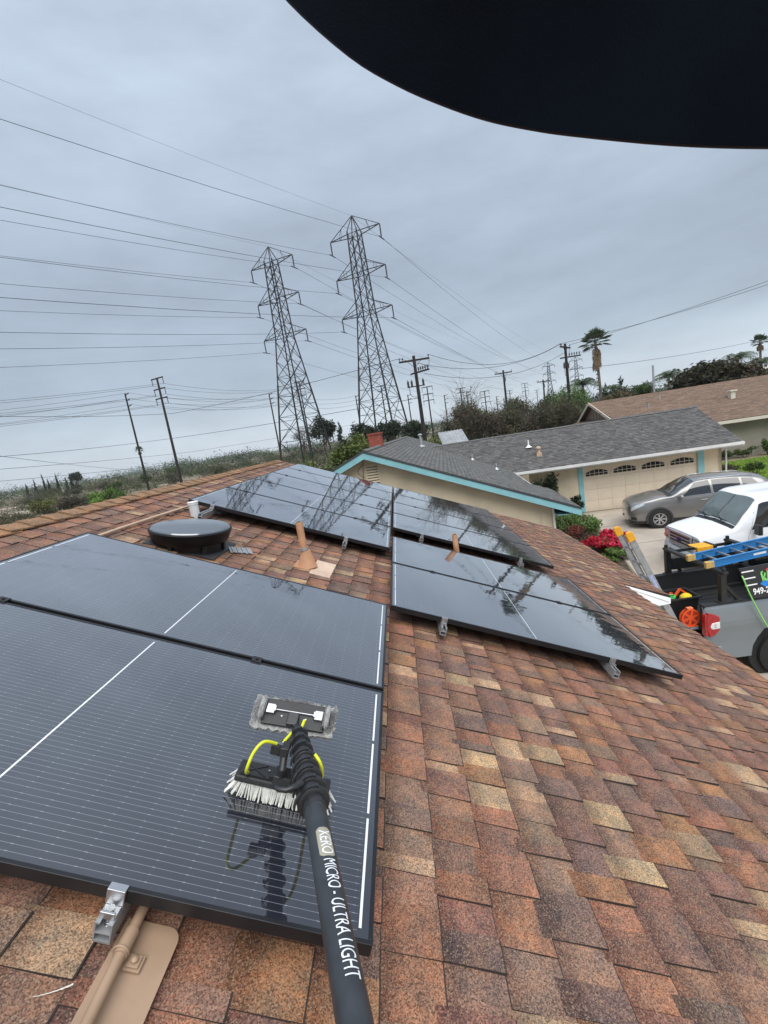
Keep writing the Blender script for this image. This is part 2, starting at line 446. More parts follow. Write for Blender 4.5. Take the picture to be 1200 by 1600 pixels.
# the slope beyond the ridge
ridge = roof_w(U_RIDGE, 0, 0)
M_STUCCO_H = mat('house_stucco', (0.46, 0.38, 0.27), 0.85, var=0.08, vscale=4, bump=0.2, bscale=60)
mb = MB()
back = [Vector((ridge.x, V_NEAR, ridge.z)), Vector((ridge.x, V_RAKE, ridge.z)), Vector((ridge.x - 6.2, V_RAKE, ridge.z - 6.2 * 5 / 12)), Vector((ridge.x - 6.2, V_NEAR, ridge.z - 6.2 * 5 / 12))]
mb.prism(back, (0, 0, -0.03))
mb.build('back_roof_slope', mat('back_shingle', (0.17, 0.09, 0.06), 0.85, var=0.3, vscale=3), house, Matrix.Identity(4))
mb = MB()
e1 = roof_w(U_EAVE, 0, 0)
mb.prism([(ridge.x, V_NEAR + 0.3, ridge.z - 0.08), (e1.x - 0.45, V_NEAR + 0.3, e1.z + 0.10), (e1.x - 0.45, V_NEAR + 0.3, GZ - 0.3), (ridge.x - 5.6, V_NEAR + 0.3, GZ - 0.3), (ridge.x - 5.6, V_NEAR + 0.3, ridge.z - 0.08 - 5.6 * 5 / 12)], (0, V_RAKE - V_NEAR - 0.65, 0))
mb.build('wall', M_STUCCO_H, house, Matrix.Identity(4))
# metal drip edge along eave and rake
M_FASCIA = mat('fascia_white', (0.74, 0.74, 0.72), 0.5, var=0.05, stain=0.2, vscale=3)
mb = MB()
mb.bx(U_EAVE - 0.03, U_EAVE + 0.006, V_NEAR, V_STEP - 0.01, -0.16, -0.027)
mb.bx(U_EAVE2 - 0.03, U_EAVE2 + 0.006, V_STEP + 0.02, V_RAKE, -0.16, -0.027)
mb.bx(U_RIDGE, U_EAVE2, V_RAKE - 0.01, V_RAKE + 0.02, -0.18, -0.027)
mb.build('fascia', M_FASCIA, house, ROOF)
# white folded flashing closing the step between the two eaves
mb = MB()
p0 = Vector((U_EAVE - 0.01, V_STEP - 0.004, -0.004)); p1 = Vector((U_EAVE2 + 0.012, V_STEP - 0.004, -0.03))
q1 = Vector((U_EAVE2 + 0.02, V_STEP - 0.03, -0.10)); q2 = Vector((U_EAVE2 - 0.14, V_STEP - 0.06, -0.165)); q3 = Vector((U_EAVE2 - 0.42, V_STEP - 0.05, -0.13))
mb.prism([p0, p1, q1, q2, q3], (0, 0.012, -0.002))
mb.bar(p0 + Vector((0.1, -0.012, -0.03)), q1 + Vector((-0.03, 0, 0.02)), 0.012, 0.006)
mb.build('step_flashing', M_WHITE, house, ROOF)

PAL = [((0.200, 0.082, 0.048), 4), ((0.165, 0.083, 0.056), 4), ((0.118, 0.062, 0.052), 3), ((0.330, 0.225, 0.130), 2.6), ((0.075, 0.054, 0.051), 2.0), ((0.235, 0.108, 0.048), 2.6), ((0.155, 0.100, 0.070), 2.4), ((0.140, 0.058, 0.045), 2.2)]
def pick_col(r):
    t = r.random() * sum(w for _, w in PAL)
    for c, w in PAL:
        t -= w
        if t <= 0: break
    k = 0.88 + 0.26 * r.random()
    mean = (0.178, 0.094, 0.060); f = 0.36
    c = [c[i] * (1 - f) + mean[i] * f for i in range(3)]
    return (c[0] * k * 1.31, c[1] * k * 1.37 * (0.95 + 0.1 * r.random()), c[2] * k * 1.42, 1)
EXP = 0.168
PANEL_RECTS = []          # filled below, used to know which shingles lie hidden under panels
L_, W_, GAP = 2.11, 1.03, 0.022
rowsA = [-W_, -2 * W_ - GAP]
V_C = 2.575
panel_spots = []
for v in rowsA: panel_spots.append(('A', -L_ / 2, v + W_ / 2))
for k in range(5): panel_spots.append(('B', -L_ / 2, V_C + (k - 1) * (W_ + GAP) + W_ / 2))
for k in range(4): panel_spots.append(('C', 0.024 + L_ / 2, V_C + k * (W_ + GAP) + W_ / 2))
for k in range(2): panel_spots.append(('D', 0.024 + L_ / 2, k * (W_ + GAP) + W_ / 2))
PAN_N = 0.14
def cam_px(p):
    d = p - CAM_POS
    z = d.dot(CAM_F)
    if z < 0.05: return None
    return (600 + 696.5 * d.dot(CAM_R) / z, 800 + 696.5 * d.dot(CAM_D) / z, z)
def under_panel(u, v):
    for _, pu, pv in panel_spots:
        # a little shadow margin towards the viewer stays visible
        if abs(u - pu) < L_ / 2 - 0.06 and -W_ / 2 + 0.12 < v - pv < W_ / 2 + 0.25: return True
    return False
tabs = []
r_t = random.Random(21)
k = -17
while True:
    u0 = 0.05 + EXP * k - EXP; u1 = u0 + EXP
    if u0 > U_EAVE2 - 0.02: break
    k += 1
    va, vb = V_NEAR, V_RAKE
    if u1 > U_EAVE + 0.03: va = V_STEP
    v = va - r_t.random() * 0.2
    thick = r_t.choice((0.005, 0.011))
    while v < vb:
        w = r_t.choice((0.05, 0.075, 0.09, 0.10, 0.11, 0.125, 0.145)) * r_t.uniform(0.92, 1.08)
        vs, ve = max(v, va), min(v + w, vb + 0.012)
        if ve - vs > 0.02 and u1 > U_RIDGE + 0.02:
            tabs.append((max(u0, U_RIDGE + 0.03), max(u1, u0 + 0.05) if u1 < U_EAVE2 else U_EAVE2 + 0.012, vs, ve, thick + r_t.uniform(-0.0012, 0.0012), pick_col(r_t)))
        v += w
        if r_t.random() < 0.95: thick = 0.0045 if thick > 0.008 else r_t.choice((0.0095, 0.0125))
def tab_area(t):
    p = [cam_px(roof_w(u, v, t[4])) for u, v in ((t[0], t[2]), (t[1], t[2]), (t[1], t[3]), (t[0], t[3]))]
    if any(q is None for q in p): return 0
    cx = sum(q[0] for q in p) / 4; cy = sum(q[1] for q in p) / 4
    if not (-10 < cx < 1210 and -10 < cy < 1610): return 0
    if under_panel((t[0] + t[1]) / 2, (t[2] + t[3]) / 2): return 0
    a = 0
    for i in range(4): a += p[i][0] * p[(i + 1) % 4][1] - p[(i + 1) % 4][0] * p[i][1]
    return abs(a) / 2
areas = [tab_area(t) for t in tabs]
order = sorted(range(len(tabs)), key=lambda i: -areas[i])
single = set(order[:296])
M_ASPHALT_EDGE = mat('asphalt_edge', (0.036, 0.027, 0.023), 0.85, var=0.3, vscale=30)
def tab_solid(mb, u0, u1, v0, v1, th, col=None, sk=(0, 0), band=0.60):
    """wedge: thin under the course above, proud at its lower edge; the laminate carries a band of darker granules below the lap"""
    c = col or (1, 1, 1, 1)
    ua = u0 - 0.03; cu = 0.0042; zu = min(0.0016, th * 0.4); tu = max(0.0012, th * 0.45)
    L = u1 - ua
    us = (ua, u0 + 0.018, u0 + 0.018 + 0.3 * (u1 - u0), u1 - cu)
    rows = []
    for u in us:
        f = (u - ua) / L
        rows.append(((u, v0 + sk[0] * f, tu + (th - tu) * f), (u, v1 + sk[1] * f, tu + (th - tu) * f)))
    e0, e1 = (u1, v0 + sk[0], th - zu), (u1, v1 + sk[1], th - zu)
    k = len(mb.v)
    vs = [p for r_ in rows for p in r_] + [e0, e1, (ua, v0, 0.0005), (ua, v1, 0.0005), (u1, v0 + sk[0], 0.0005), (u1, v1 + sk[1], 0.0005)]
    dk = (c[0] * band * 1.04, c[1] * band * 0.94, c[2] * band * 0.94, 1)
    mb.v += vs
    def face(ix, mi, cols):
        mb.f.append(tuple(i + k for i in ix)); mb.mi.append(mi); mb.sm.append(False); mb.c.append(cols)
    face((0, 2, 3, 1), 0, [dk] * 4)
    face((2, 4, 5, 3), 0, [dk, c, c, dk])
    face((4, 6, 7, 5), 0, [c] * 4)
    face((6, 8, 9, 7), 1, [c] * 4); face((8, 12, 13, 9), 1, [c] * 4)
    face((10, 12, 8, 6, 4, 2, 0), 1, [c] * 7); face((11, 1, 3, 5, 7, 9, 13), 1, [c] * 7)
mesh_cache = {}
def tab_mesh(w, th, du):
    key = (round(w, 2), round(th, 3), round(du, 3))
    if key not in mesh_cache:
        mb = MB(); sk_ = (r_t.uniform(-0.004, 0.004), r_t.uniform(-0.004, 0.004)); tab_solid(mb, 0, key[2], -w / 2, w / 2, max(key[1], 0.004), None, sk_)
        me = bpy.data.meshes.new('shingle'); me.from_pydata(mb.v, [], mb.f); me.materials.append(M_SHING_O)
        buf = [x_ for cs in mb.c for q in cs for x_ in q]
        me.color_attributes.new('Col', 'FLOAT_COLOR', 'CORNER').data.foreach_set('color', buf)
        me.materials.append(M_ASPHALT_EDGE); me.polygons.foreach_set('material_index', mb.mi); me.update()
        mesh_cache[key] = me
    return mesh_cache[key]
mass = MB()
for i, t in enumerate(tabs):
    u0, u1, v0, v1, th, c = t
    if i in single:
        o = bpy.data.objects.new('shingle', tab_mesh(v1 - v0, th, u1 - u0))
        link(o, roof, ROOF @ T(u0, (v0 + v1) / 2, r_t.uniform(0, 0.0006)) @ RZ(r_t.uniform(-0.006, 0.006)))
        o.color = c
    else:
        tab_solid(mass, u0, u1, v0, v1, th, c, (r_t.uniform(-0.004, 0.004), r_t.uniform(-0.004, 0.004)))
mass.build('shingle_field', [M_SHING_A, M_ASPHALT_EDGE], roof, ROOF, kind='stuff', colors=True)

# ridge caps: folded shingles lapping along the ridge, towards the far end
cap = MB()
for s in (1, -1):
    # two wings of a cap, 0.2 m exposure with a lifted near end
    pass
def cap_mesh(w):
    mb = MB()
    n = 5; vs = []
    for (y, lift) in ((-0.16, 0.002), (0.13, 0.020)):
        for k2 in range(n):
            a = -1 + 2 * k2 / (n - 1)
            x = a * 0.125 * CP * w; z = -abs(a) ** 1.2 * 0.125 * SP * w * 1.02
            vs.append((x, y, z + lift + 0.010)); 
    low = [(v[0] * 1.0, v[1], v[2] - 0.010) for v in vs]
    fs = []
    for k2 in range(n - 1): fs.append((k2 + 1, k2, n + k2, n + k2 + 1))
    m0 = len(vs)
    for k2 in range(n - 1): fs.append((m0 + k2, m0 + k2 + 1, m0 + n + k2 + 1, m0 + n + k2))
    for k2 in range(n - 1): fs.append((k2, k2 + 1, m0 + k2 + 1, m0 + k2)); fs.append((n + k2 + 1, n + k2, m0 + n + k2, m0 + n + k2 + 1))
    fs += [(0, m0, m0 + n, n), (n - 1, 2 * n - 1, m0 + 2 * n - 1, m0 + n - 1)]
    me = bpy.data.meshes.new('ridge_cap'); me.from_pydata(vs + low, [], fs); me.materials.append(M_SHING_O); me.color_attributes.new('Col', 'FLOAT_COLOR', 'CORNER').data.foreach_set('color', [1.0] * (4 * len(me.loops))); me.update()
    return me
capm = [cap_mesh(w) for w in (1.0, 0.95, 1.06)]
v = -3.5
while v < V_RAKE - 0.05:
    o = bpy.data.objects.new('ridge_cap', rng.choice(capm))
    M = Matrix.Translation(ridge) @ T(0, v, 0.004) @ RZ(math.pi + rng.uniform(-0.03, 0.03)) @ Matrix.Rotation(rng.uniform(-0.03, 0.03), 4, 'Y')
    link(o, roof, M)
    k2 = rng.uniform(0.85, 1.15)
    o.color = (0.27 * k2, 0.155 * k2, 0.082 * k2, 1)
    v += 0.2

# ================================================================== SOLAR PANELS
def glass_mat():
    m = bpy.data.materials.new('solar_glass'); m.use_nodes = True
    t = m.node_tree; b = t.nodes['Principled BSDF']
    tc = N(t, 'ShaderNodeTexCoord'); sp = N(t, 'ShaderNodeSeparateXYZ'); t.links.new(tc.outputs['Object'], sp.inputs[0])
    def M1(op, a, bb=None, c=None):
        n = N(t, 'ShaderNodeMath', operation=op)
        for i, q in enumerate((a, bb, c)):
            if q is None: continue
            if isinstance(q, (int, float)): n.inputs[i].default_value = q
            else: t.links.new(q, n.inputs[i])
        return n.outputs[0]
    X, Y = sp.outputs['X'], sp.outputs['Y']
    pitch = 0.166
    # distance to the nearest finger wire along the long side (nine per cell)
    yc = M1('MULTIPLY', M1('SUBTRACT', M1('FRACT', M1('DIVIDE', M1('ADD', Y, 0.498), pitch)), 0.5), pitch)     # within cell
    lp = 0.0182
    dl = M1('ABSOLUTE', M1('SUBTRACT', M1('MULTIPLY', M1('FRACT', M1('ADD', M1('DIVIDE', yc, lp), 0.5)), lp), lp / 2))
    line = M1('LESS_THAN', dl, 0.00062)
    inside = M1('LESS_THAN', M1('ABSOLUTE', yc), 0.0775)
    inx = M1('LESS_THAN', M1('ABSOLUTE', X), 1.015)
    line = M1('MULTIPLY', M1('MULTIPLY', line, inside), inx)
    # solder dots at each half-cell edge along the length
    xf = M1('ABSOLUTE', M1('SUBTRACT', M1('FRACT', M1('DIVIDE', M1('ADD', X, 1.0), 0.0835)), 0.5))
    dot = M1('MULTIPLY', M1('GREATER_THAN', xf, 0.455), M1('MULTIPLY', M1('LESS_THAN', dl, 0.0008), M1('MULTIPLY', inside, inx)))
    seam = M1('MULTIPLY', M1('GREATER_THAN', xf, 0.487), inx)
    # white ribbon across the middle and, in broken lengths, along both ends
    mid = M1('LESS_THAN', M1('ABSOLUTE', X), 0.0028)
    endd = M1('ABSOLUTE', M1('SUBTRACT', M1('ABSOLUTE', X), 1.0225))
    brk = M1('LESS_THAN', M1('ABSOLUTE', M1('SUBTRACT', M1('FRACT', M1('DIVIDE', M1('ADD', Y, 0.498), pitch * 2)), 0.5)), 0.472)
    end = M1('MULTIPLY', M1('LESS_THAN', endd, 0.0034), brk)
    iny = M1('LESS_THAN', M1('ABSOLUTE', Y), 0.482)
    rib = M1('MULTIPLY', M1('MAXIMUM', mid, end), iny)
    def mix(f, a, c):
        n = N(t, 'ShaderNodeMix', data_type='RGBA'); t.links.new(f, n.inputs[0])
        if isinstance(a, tuple): n.inputs[6].default_value = (*a, 1)
        else: t.links.new(a, n.inputs[6])
        n.inputs[7].default_value = (*c, 1)
        return n.outputs[2]
    nz = N(t, 'ShaderNodeTexNoise'); nz.inputs['Scale'].default_value = 3; nz.inputs['Detail'].default_value = 5; t.links.new(tc.outputs['Object'], nz.inputs['Vector'])
    base = N(t, 'ShaderNodeMix', data_type='RGBA'); t.links.new(nz.outputs[0], base.inputs[0])
    base.inputs[6].default_value = (0.0055, 0.007, 0.0135, 1); base.inputs[7].default_value = (0.010, 0.0118, 0.020, 1)
    c1 = mix(seam, base.outputs[2], (0.012, 0.014, 0.022))
    c2 = mix(line, c1, (0.15, 0.16, 0.18))
    c3 = mix(dot, c2, (0.25, 0.262, 0.285))
    c4 = mix(rib, c3, (0.80, 0.81, 0.80))
    t.links.new(c4, b.inputs['Base Color'])
    b.inputs['Roughness'].default_value = 0.5
    b.inputs['Specular IOR Level'].default_value = 0.25
    # tempered glass is never quite flat: roller waves bend the reflections
    n5 = N(t, 'ShaderNodeTexNoise'); n5.inputs['Scale'].default_value = 4.2; n5.inputs['Detail'].default_value = 2
    mp = N(t, 'ShaderNodeMapping'); mp.inputs['Scale'].default_value = (1.0, 1.6, 1.0); t.links.new(tc.outputs['Object'], mp.inputs[0]); t.links.new(mp.outputs[0], n5.inputs['Vector'])
    bp = N(t, 'ShaderNodeBump'); bp.inputs['Strength'].default_value = 0.06; bp.inputs['Distance'].default_value = 0.01
    t.links.new(n5.outputs[0], bp.inputs['Height'])
    gl = N(t, 'ShaderNodeBsdfGlossy'); gl.inputs['Roughness'].default_value = 0.018
    nd = N(t, 'ShaderNodeTexNoise'); nd.inputs['Scale'].default_value = 5; nd.inputs['Detail'].default_value = 7; nd.inputs['Roughness'].default_value = 0.7; t.links.new(tc.outputs['Object'], nd.inputs['Vector'])
    dr = N(t, 'ShaderNodeMapRange'); dr.inputs['From Min'].default_value = 0.45; dr.inputs['From Max'].default_value = 0.75; dr.inputs['To Min'].default_value = 0.010; dr.inputs['To Max'].default_value = 0.085; t.links.new(nd.outputs[0], dr.inputs[0]); t.links.new(dr.outputs[0], gl.inputs['Roughness'])
    gl_ = gl; gl.inputs['Color'].default_value = (0.97, 0.98, 1.0, 1); t.links.new(bp.outputs[0], gl.inputs['Normal'])
    lw = N(t, 'ShaderNodeLayerWeight'); lw.inputs['Blend'].default_value = 0.5
    fr = M1('ADD', M1('MULTIPLY', M1('POWER', lw.outputs['Facing'], 1.85), 0.98), 0.042)
    ms = N(t, 'ShaderNodeMixShader'); t.links.new(fr, ms.inputs[0]); t.links.new(b.outputs[0], ms.inputs[1]); t.links.new(gl.outputs[0], ms.inputs[2])
    t.links.new(ms.outputs[0], t.nodes['Material Output'].inputs[0])
    return m
M_GLASS = glass_mat()
M_FRAME = mat('panel_frame', (0.02, 0.021, 0.024), 0.35, metal=0.4, var=0.15, vscale=10)
fmb = MB()
hx, hy, fw = L_ / 2, W_ / 2, 0.011
fmb.bx(-hx, hx, -hy, -hy + fw, -0.035, 0); fmb.bx(-hx, hx, hy - fw, hy, -0.035, 0)
fmb.bx(-hx, -hx + fw, -hy + fw, hy - fw, -0.035, 0); fmb.bx(hx - fw, hx, -hy + fw, hy - fw, -0.035, 0)
M_FEDGE = mat('bare_edge', (0.45, 0.46, 0.47), 0.4, metal=0.7, var=0.1)
panel_labels = {
 ('A', 0): 'big dark solar panel just above the cleaning brush, second from the bottom left',
 ('A', 1): 'solar panel with fine silver lines that the cleaning brush rests on',
 ('B', 0): 'glossy solar panel beside the round roof vent, front of the upslope far array',
 ('B', 1): 'second solar panel behind the round roof vent in the five-row far array',
 ('B', 2): 'middle solar panel of the five-row far array below the ridge',
 ('B', 3): 'fourth solar panel back in the five-row far array below the ridge',
 ('B', 4): 'farthest solar panel of the five-row array, next to the far roof edge at the ridge',
 ('C', 0): 'solar panel behind the tan pipe that stands between two arrays, front of four',
 ('C', 1): 'second of four solar panels in the downslope far array by the beige wall',
 ('C', 2): 'third of four solar panels in the downslope far array by the beige wall',
 ('C', 3): 'farthest solar panel of the downslope far array against the beige wall',
 ('D', 0): 'large shiny solar panel reflecting trees, with two silver rail ends under its near edge',
 ('D', 1): 'shiny solar panel just in front of the short tan pipe'}
cnt = {}; proto = None
for (arr, u, v) in panel_spots:
    i = cnt.get(arr, 0); cnt[arr] = i + 1
    M = roof_m(u, v, PAN_N)
    if proto is None:
        proto = thing('solar_panel', 'x', 'solar panel', M, 'solar panels on the shingle roof')
        fmb.build('frame', M_FRAME, proto, bevel=0.0012)
        g = MB(); g.bx(-hx + fw - 0.001, hx - fw + 0.001, -hy + fw - 0.001, hy - fw + 0.001, -0.008, -0.0022)
        g.build('cell_sheet', M_GLASS, proto)
        j = MB(); j.bx(-0.42, -0.32, -0.06, 0.06, -0.032, -0.010); j.build('junction_box', M_BLKPL, proto)
        o = proto
    else:
        o = copy_tree(proto, None, M)
    o['label'] = panel_labels[(arr, i)]

# ---- rails under the panels, with clamps
def rail(label, u, v0, v1, clamps, near_end=True, fl=None):
    t = thing('mounting_rail', label, 'rail', roof_m(u, v0), 'mounting rails under the solar panels')
    L = v1 - v0
    b = MB()
    zb, zt = 0.045, 0.098
    b.bx(-0.020, 0.020, 0, L, zb, zb + 0.005)
    for s in (-1, 1):
        b.bx(s * 0.0185 - 0.0015, s * 0.0185 + 0.0015, 0, L, zb + 0.005, zt)
        b.bx(s * 0.013 - 0.004, s * 0.013 + 0.004, 0, L, zt - 0.004, zt + 0.0005)
    b.bx(-0.017, 0.017, 0, L, zb + 0.024, zb + 0.027)
    b.build('rail_profile', M_ALU_DULL, t)
    yy = 0.5
    while yy < L:
        f = MB(); f.bx(-0.03, 0.03, yy - 0.04, yy + 0.04, 0.012, 0.02); f.tube([(0, yy, 0.02), (0, yy, 0.048)], 0.012, 8)
        f.build('standoff', M_ALU_DULL, t)
        yy += 1.4
    for c in clamps:
        m_ = MB(); y = c - v0
        m_.bx(-0.022, 0.022, y - GAP / 2 + 0.001, y + GAP / 2 - 0.001, 0.098, 0.141); m_.bx(-0.022, 0.022, y - 0.019, y + 0.019, 0.1412, 0.1455)
        m_.tube([(0, y, 0.1455), (0, y, 0.151)], 0.0065, 6)
        m_.build('mid_clamp', M_BLACK, t)
    if near_end is not None:
        y = near_end - v0
        e = MB()
        e.bx(-0.021, 0.021, y - 0.010, y - 0.002, 0.100, 0.142); e.bx(-0.021, 0.021, y - 0.010, y + 0.008, 0.1412, 0.1455)
        e.bx(-0.019, 0.019, y - 0.034, y - 0.010, 0.100, 0.106)
        e.bx(-0.017, 0.017, y - 0.036, y - 0.030, 0.098, 0.116)
        e.build('end_clamp', M_ALU, t, bevel=0.0012)
        s_ = MB()
        s_.tube([(0, y - 0.022, 0.106), (0, y - 0.022, 0.114)], 0.0085, 12)
        s_.build('bolt_head', M_ALU, t)
        s_ = MB(); s_.tube([(0.007 * math.cos(a * 0.8), y - 0.024 + 0.007 * math.sin(a * 0.8), 0.068 + a * 0.0009) for a in range(36)], 0.0012, 5)
        s_.build('spring', M_ALU, t)
    return t
jA, jB = [-W_ - GAP / 2], [V_C - GAP / 2 + k * (W_ + GAP) for k in range(4)]
jC, jD = [V_C - GAP / 2 + k * (W_ + GAP) for k in (1, 2, 3)], [W_ + GAP / 2]
rail('silver rail end below the bottom edge of the brushed panel, beside the tan conduit', -0.60, -2.127, 0.03, jA, -2 * W_ - GAP)
rail('rail under the lower left panels with its clamp at the left picture edge', -1.78, -2.12, 0.03, jA, -2 * W_ - GAP)
rail('rail end under the far array beside the leaning tan vent pipe', -0.46, 1.43, 6.72, jB, V_C - W_ - GAP)
rail('long rail end sticking out next to the small white can and the round vent', -1.86, 1.24, 6.72, jB, V_C - W_ - GAP)
rail('rail end in the dark gap left of the short tan pipe', 0.41, 2.50, 6.72, jC, V_C)
rail('rail end in the dark gap at its lower right end, near the far panel corner', 1.70, 2.47, 6.72, jC, V_C)
rail('silver rail end under the big shiny panel, the one nearer the middle of the roof', 0.41, -0.075, 2.1, jD, 0.0)
rail('silver rail end under the big shiny panel, the one nearer its lower right corner', 1.62, -0.10, 2.1, jD, 0.0)

# ================================================================== THINGS ON THE ROOF
# round attic vent, low black dome
t = thing('roof_vent', 'round flat black attic vent with a shiny dark lid between the arrays', 'roof vent', T(*roof_w(-1.67, 0.60, 0.0)))
b = MB(); b.box((0.03, 0.02, 0.014), (0.56, 0.50, 0.006)); b.build('flashing', mat('dull_black_sheet', (0.05, 0.05, 0.055), 0.5, metal=0.3, var=0.3, vscale=9), t, WM[t.name] @ ROOF.to_3x3().to_4x4())
Mv = WM[t.name] @ T(0.03, 0, -0.012) @ Matrix.Rotation(PIT * 0.55, 4, 'Y') @ Matrix.Diagonal((1.2, 1.2, 1.0, 1))
b = MB(); b.lathe([(0.20, -0.09), (0.195, 0.06), (0.2, 0.07)], 40); b.build('throat', M_BLACK, t, Mv)
b = MB(); b.lathe([(0.19, 0.062), (0.236, 0.058), (0.243, 0.064), (0.252, 0.105), (0.262, 0.140), (0.264, 0.150), (0.259, 0.157), (0.252, 0.160)], 48)
b.build('hood', mat('vent_black', (0.005, 0.0055, 0.007), 0.42, spec=0.22, var=0.25, vscale=7), t, Mv)
b = MB(); b.lathe([(0.252, 0.1585), (0.244, 0.168), (0.17, 0.178), (0.0, 0.182)], 48)
b.build('lid', mat('vent_lid', (0.14, 0.15, 0.162), 0.16, spec=0.9, metal=0.75, var=0.12, vscale=5, coat=0.8), t, Mv)
for a in range(6):
    an = a * math.pi / 3 + 0.3; b = MB()
    b.bx(0.205 * math.cos(an) - 0.012, 0.205 * math.cos(an) + 0.012, 0.205 * math.sin(an) - 0.012, 0.205 * math.sin(an) + 0.012, -0.07, 0.06)
    b.build('bracket', M_BLACK, t, Mv)
# strips of loose flashing in front of the vent
t = thing('loose_flashing', 'crumpled silver flashing strip poking out below the round vent', 'metal strip', roof_m(-1.27, 0.72, 0.014, 0.5))
b = MB()
for k2 in range(9):
    b.bx(-0.09 + k2 * 0.021, -0.073 + k2 * 0.021, -0.07 + 0.004 * (k2 % 3), 0.07 - 0.006 * (k2 % 2), 0.0 + 0.003 * (k2 % 2), 0.006 + 0.004 * (k2 % 2))
b.build('strip', M_ALU_DULL, t)
# white can behind it
t = thing('metal_can', 'small white metal can between the round vent and the far panels', 'can', T(*roof_w(-1.965, 1.42, 0.0)))
b = MB(); b.lathe([(0.046, -0.01), (0.046, 0.13), (0.050, 0.132), (0.050, 0.150), (0.044, 0.153)], 28); b.build('can', mat('can_white', (0.66, 0.69, 0.69), 0.4, metal=0.2, var=0.1, stain=0.3, vscale=12), t)
b = MB(); b.lathe([(0.052, 0.1535), (0.052, 0.160), (0.045, 0.164), (0.0, 0.165)], 28); b.build('lid', M_WHITE, t)
# leaning vent pipes
def vent_pipe(label, u, v, top, r, cone=True):
    base = roof_w(u, v, 0.0)
    t = thing('vent_pipe', label, 'vent pipe', T(*base))
    b = MB(); tp = Vector(top) - base
    b.tube([(0, 0, -0.02), tp * 0.5, tp], r, 20); b.build('pipe', M_COPPER_PAINT, t)
    b = MB(); b.tube([tp * 0.985, tp * 1.002], r * 0.78, 16); b.build('pipe_mouth', mat('dark_inside', (0.03, 0.02, 0.015), 0.8), t)
    if cone:
        b = MB(); b.lathe([(0.088, 0.006), (0.078, 0.02), (r * 1.35, 0.135), (r * 1.18, 0.150)], 28); b.build('cone_flashing', M_COPPER_PAINT, t, WM[t.name] @ ROOF.to_3x3().to_4x4() @ Matrix.Rotation(-0.30, 4, 'Y'))
        b = MB(); b.tube([tp.normalized() * 0.152, tp.normalized() * 0.177], r * 1.22, 20); b.build('lead_collar', M_GALV, t)
        b = MB(); b.box((0, 0.0, 0.0095), (0.21, 0.20, 0.003)); b.build('base_plate', M_COPPER_PAINT, t, WM[t.name] @ ROOF.to_3x3().to_4x4())
    return t
vent_pipe('tall tan vent pipe with a flared cone at its foot between the arrays', -0.69, 0.76, roof_w(-0.69, 0.76) + Vector((0, 0, 0.40)), 0.031)
vent_pipe('short tan vent pipe standing in the gap behind the shiny panels', 0.86, 2.22, roof_w(0.86, 2.22) + Vector((0, 0, 0.33)), 0.032, False)
t = thing('roof_patch', 'square pale tan metal sheet lying on shingles beside the tall tan pipe', 'metal sheet', roof_m(-0.555, 0.775, 0.013, -0.02))
b = MB(); b.box((0, 0, 0), (0.175, 0.36, 0.003)); b.build('sheet', mat('pale_sheet', (0.60, 0.44, 0.33), 0.5, var=0.12, vscale=14, stain=0.25), t, WM[t.name] @ Matrix.Rotation(0.02, 4, 'X'), bevel=0.001)
# conduit far (beside vent) and near (bottom left)
t = thing('conduit', 'pale thin conduit running up the shingles to the round vent', 'conduit', roof_m(-2.19, 0.42, 0.0))
b = MB(); b.tube([(0.0, -0.75, 0.03), (0.0, 0.1, 0.03), (0.01, 0.62, 0.03), (0.04, 1.2, 0.035)], 0.012, 10); b.build('pipe', mat('conduit_pale', (0.50, 0.36, 0.26), 0.5, var=0.1), t)
t = thing('conduit', 'tan conduit pipe strapped to a metal plate in the lower left corner', 'conduit', roof_m(-0.548, -2.13, 0.006))
b = MB(); b.tube([(-0.012, 0.42, 0.045), (0.0, 0.05, 0.045), (0.003, -0.04, 0.045), (0.018, -0.40, 0.045)], 0.0125, 16); b.build('pipe', M_TAN, t)
b = MB(); b.tube([(0.0012, 0.034, 0.045), (0.002, -0.016, 0.045)], 0.0158, 18); b.build('coupling', M_TAN, t)
b = MB()
pts = [(-0.02 + 0.0, -0.006, 0.016)]
b.tube([(0.0165 * math.cos(a), -0.008, 0.045 + 0.0165 * math.sin(a)) for a in [math.pi * (1.1 - 1.35 * q / 12) for q in range(13)]], 0.003, 6)
b.bx(0.014, 0.052, -0.024, 0.008, 0.018, 0.024); b.bx(0.020, 0.046, -0.02, 0.004, 0.024, 0.029)
b.build('strap', M_TAN, t, bevel=0.001)
b = MB(); b.lathe([(0.008, 0.029), (0.0075, 0.035), (0.004, 0.038), (0, 0.0385)], 14, 0, T(0.033, -0.008, 0)); b.build('bolt_head', M_TAN, t)
b = MB()
cr_ = [(0.104 - 0.03 + 0.03 * math.cos(a), 0.078 - 0.03 + 0.03 * math.sin(a)) for a in [i * math.pi / 12 for i in range(7)]]
b.prism([(0.104, -0.5, 0.0135)] + [(x, y, 0.0135) for x, y in cr_] + [(-0.03, 0.078, 0.0135), (-0.03, -0.5, 0.0135)], (0, 0, 0.0025)); b.build('flashing_plate', M_TAN, t)
# white scratch left on one shingle (dried sealant)
t = thing('sealant_streak', 'thin white streak of dried sealant on a shingle near the tan conduit', 'sealant', roof_m(-0.645, -2.205, 0.012, 0.35))
b = MB(); b.tube([(-0.034 + 0.0045 * k2, 0.0005 * math.sin(k2 * 2.7) + 0.00012 * k2 * k2 * 0.35, 0.0004) for k2 in range(16)], [0.0004 + 0.00006 * k2 + 0.0006 * (k2 > 9) * (k2 % 2) for k2 in range(16)], 5); b.build('streak', mat('sealant', (0.75, 0.72, 0.66), 0.6), t)

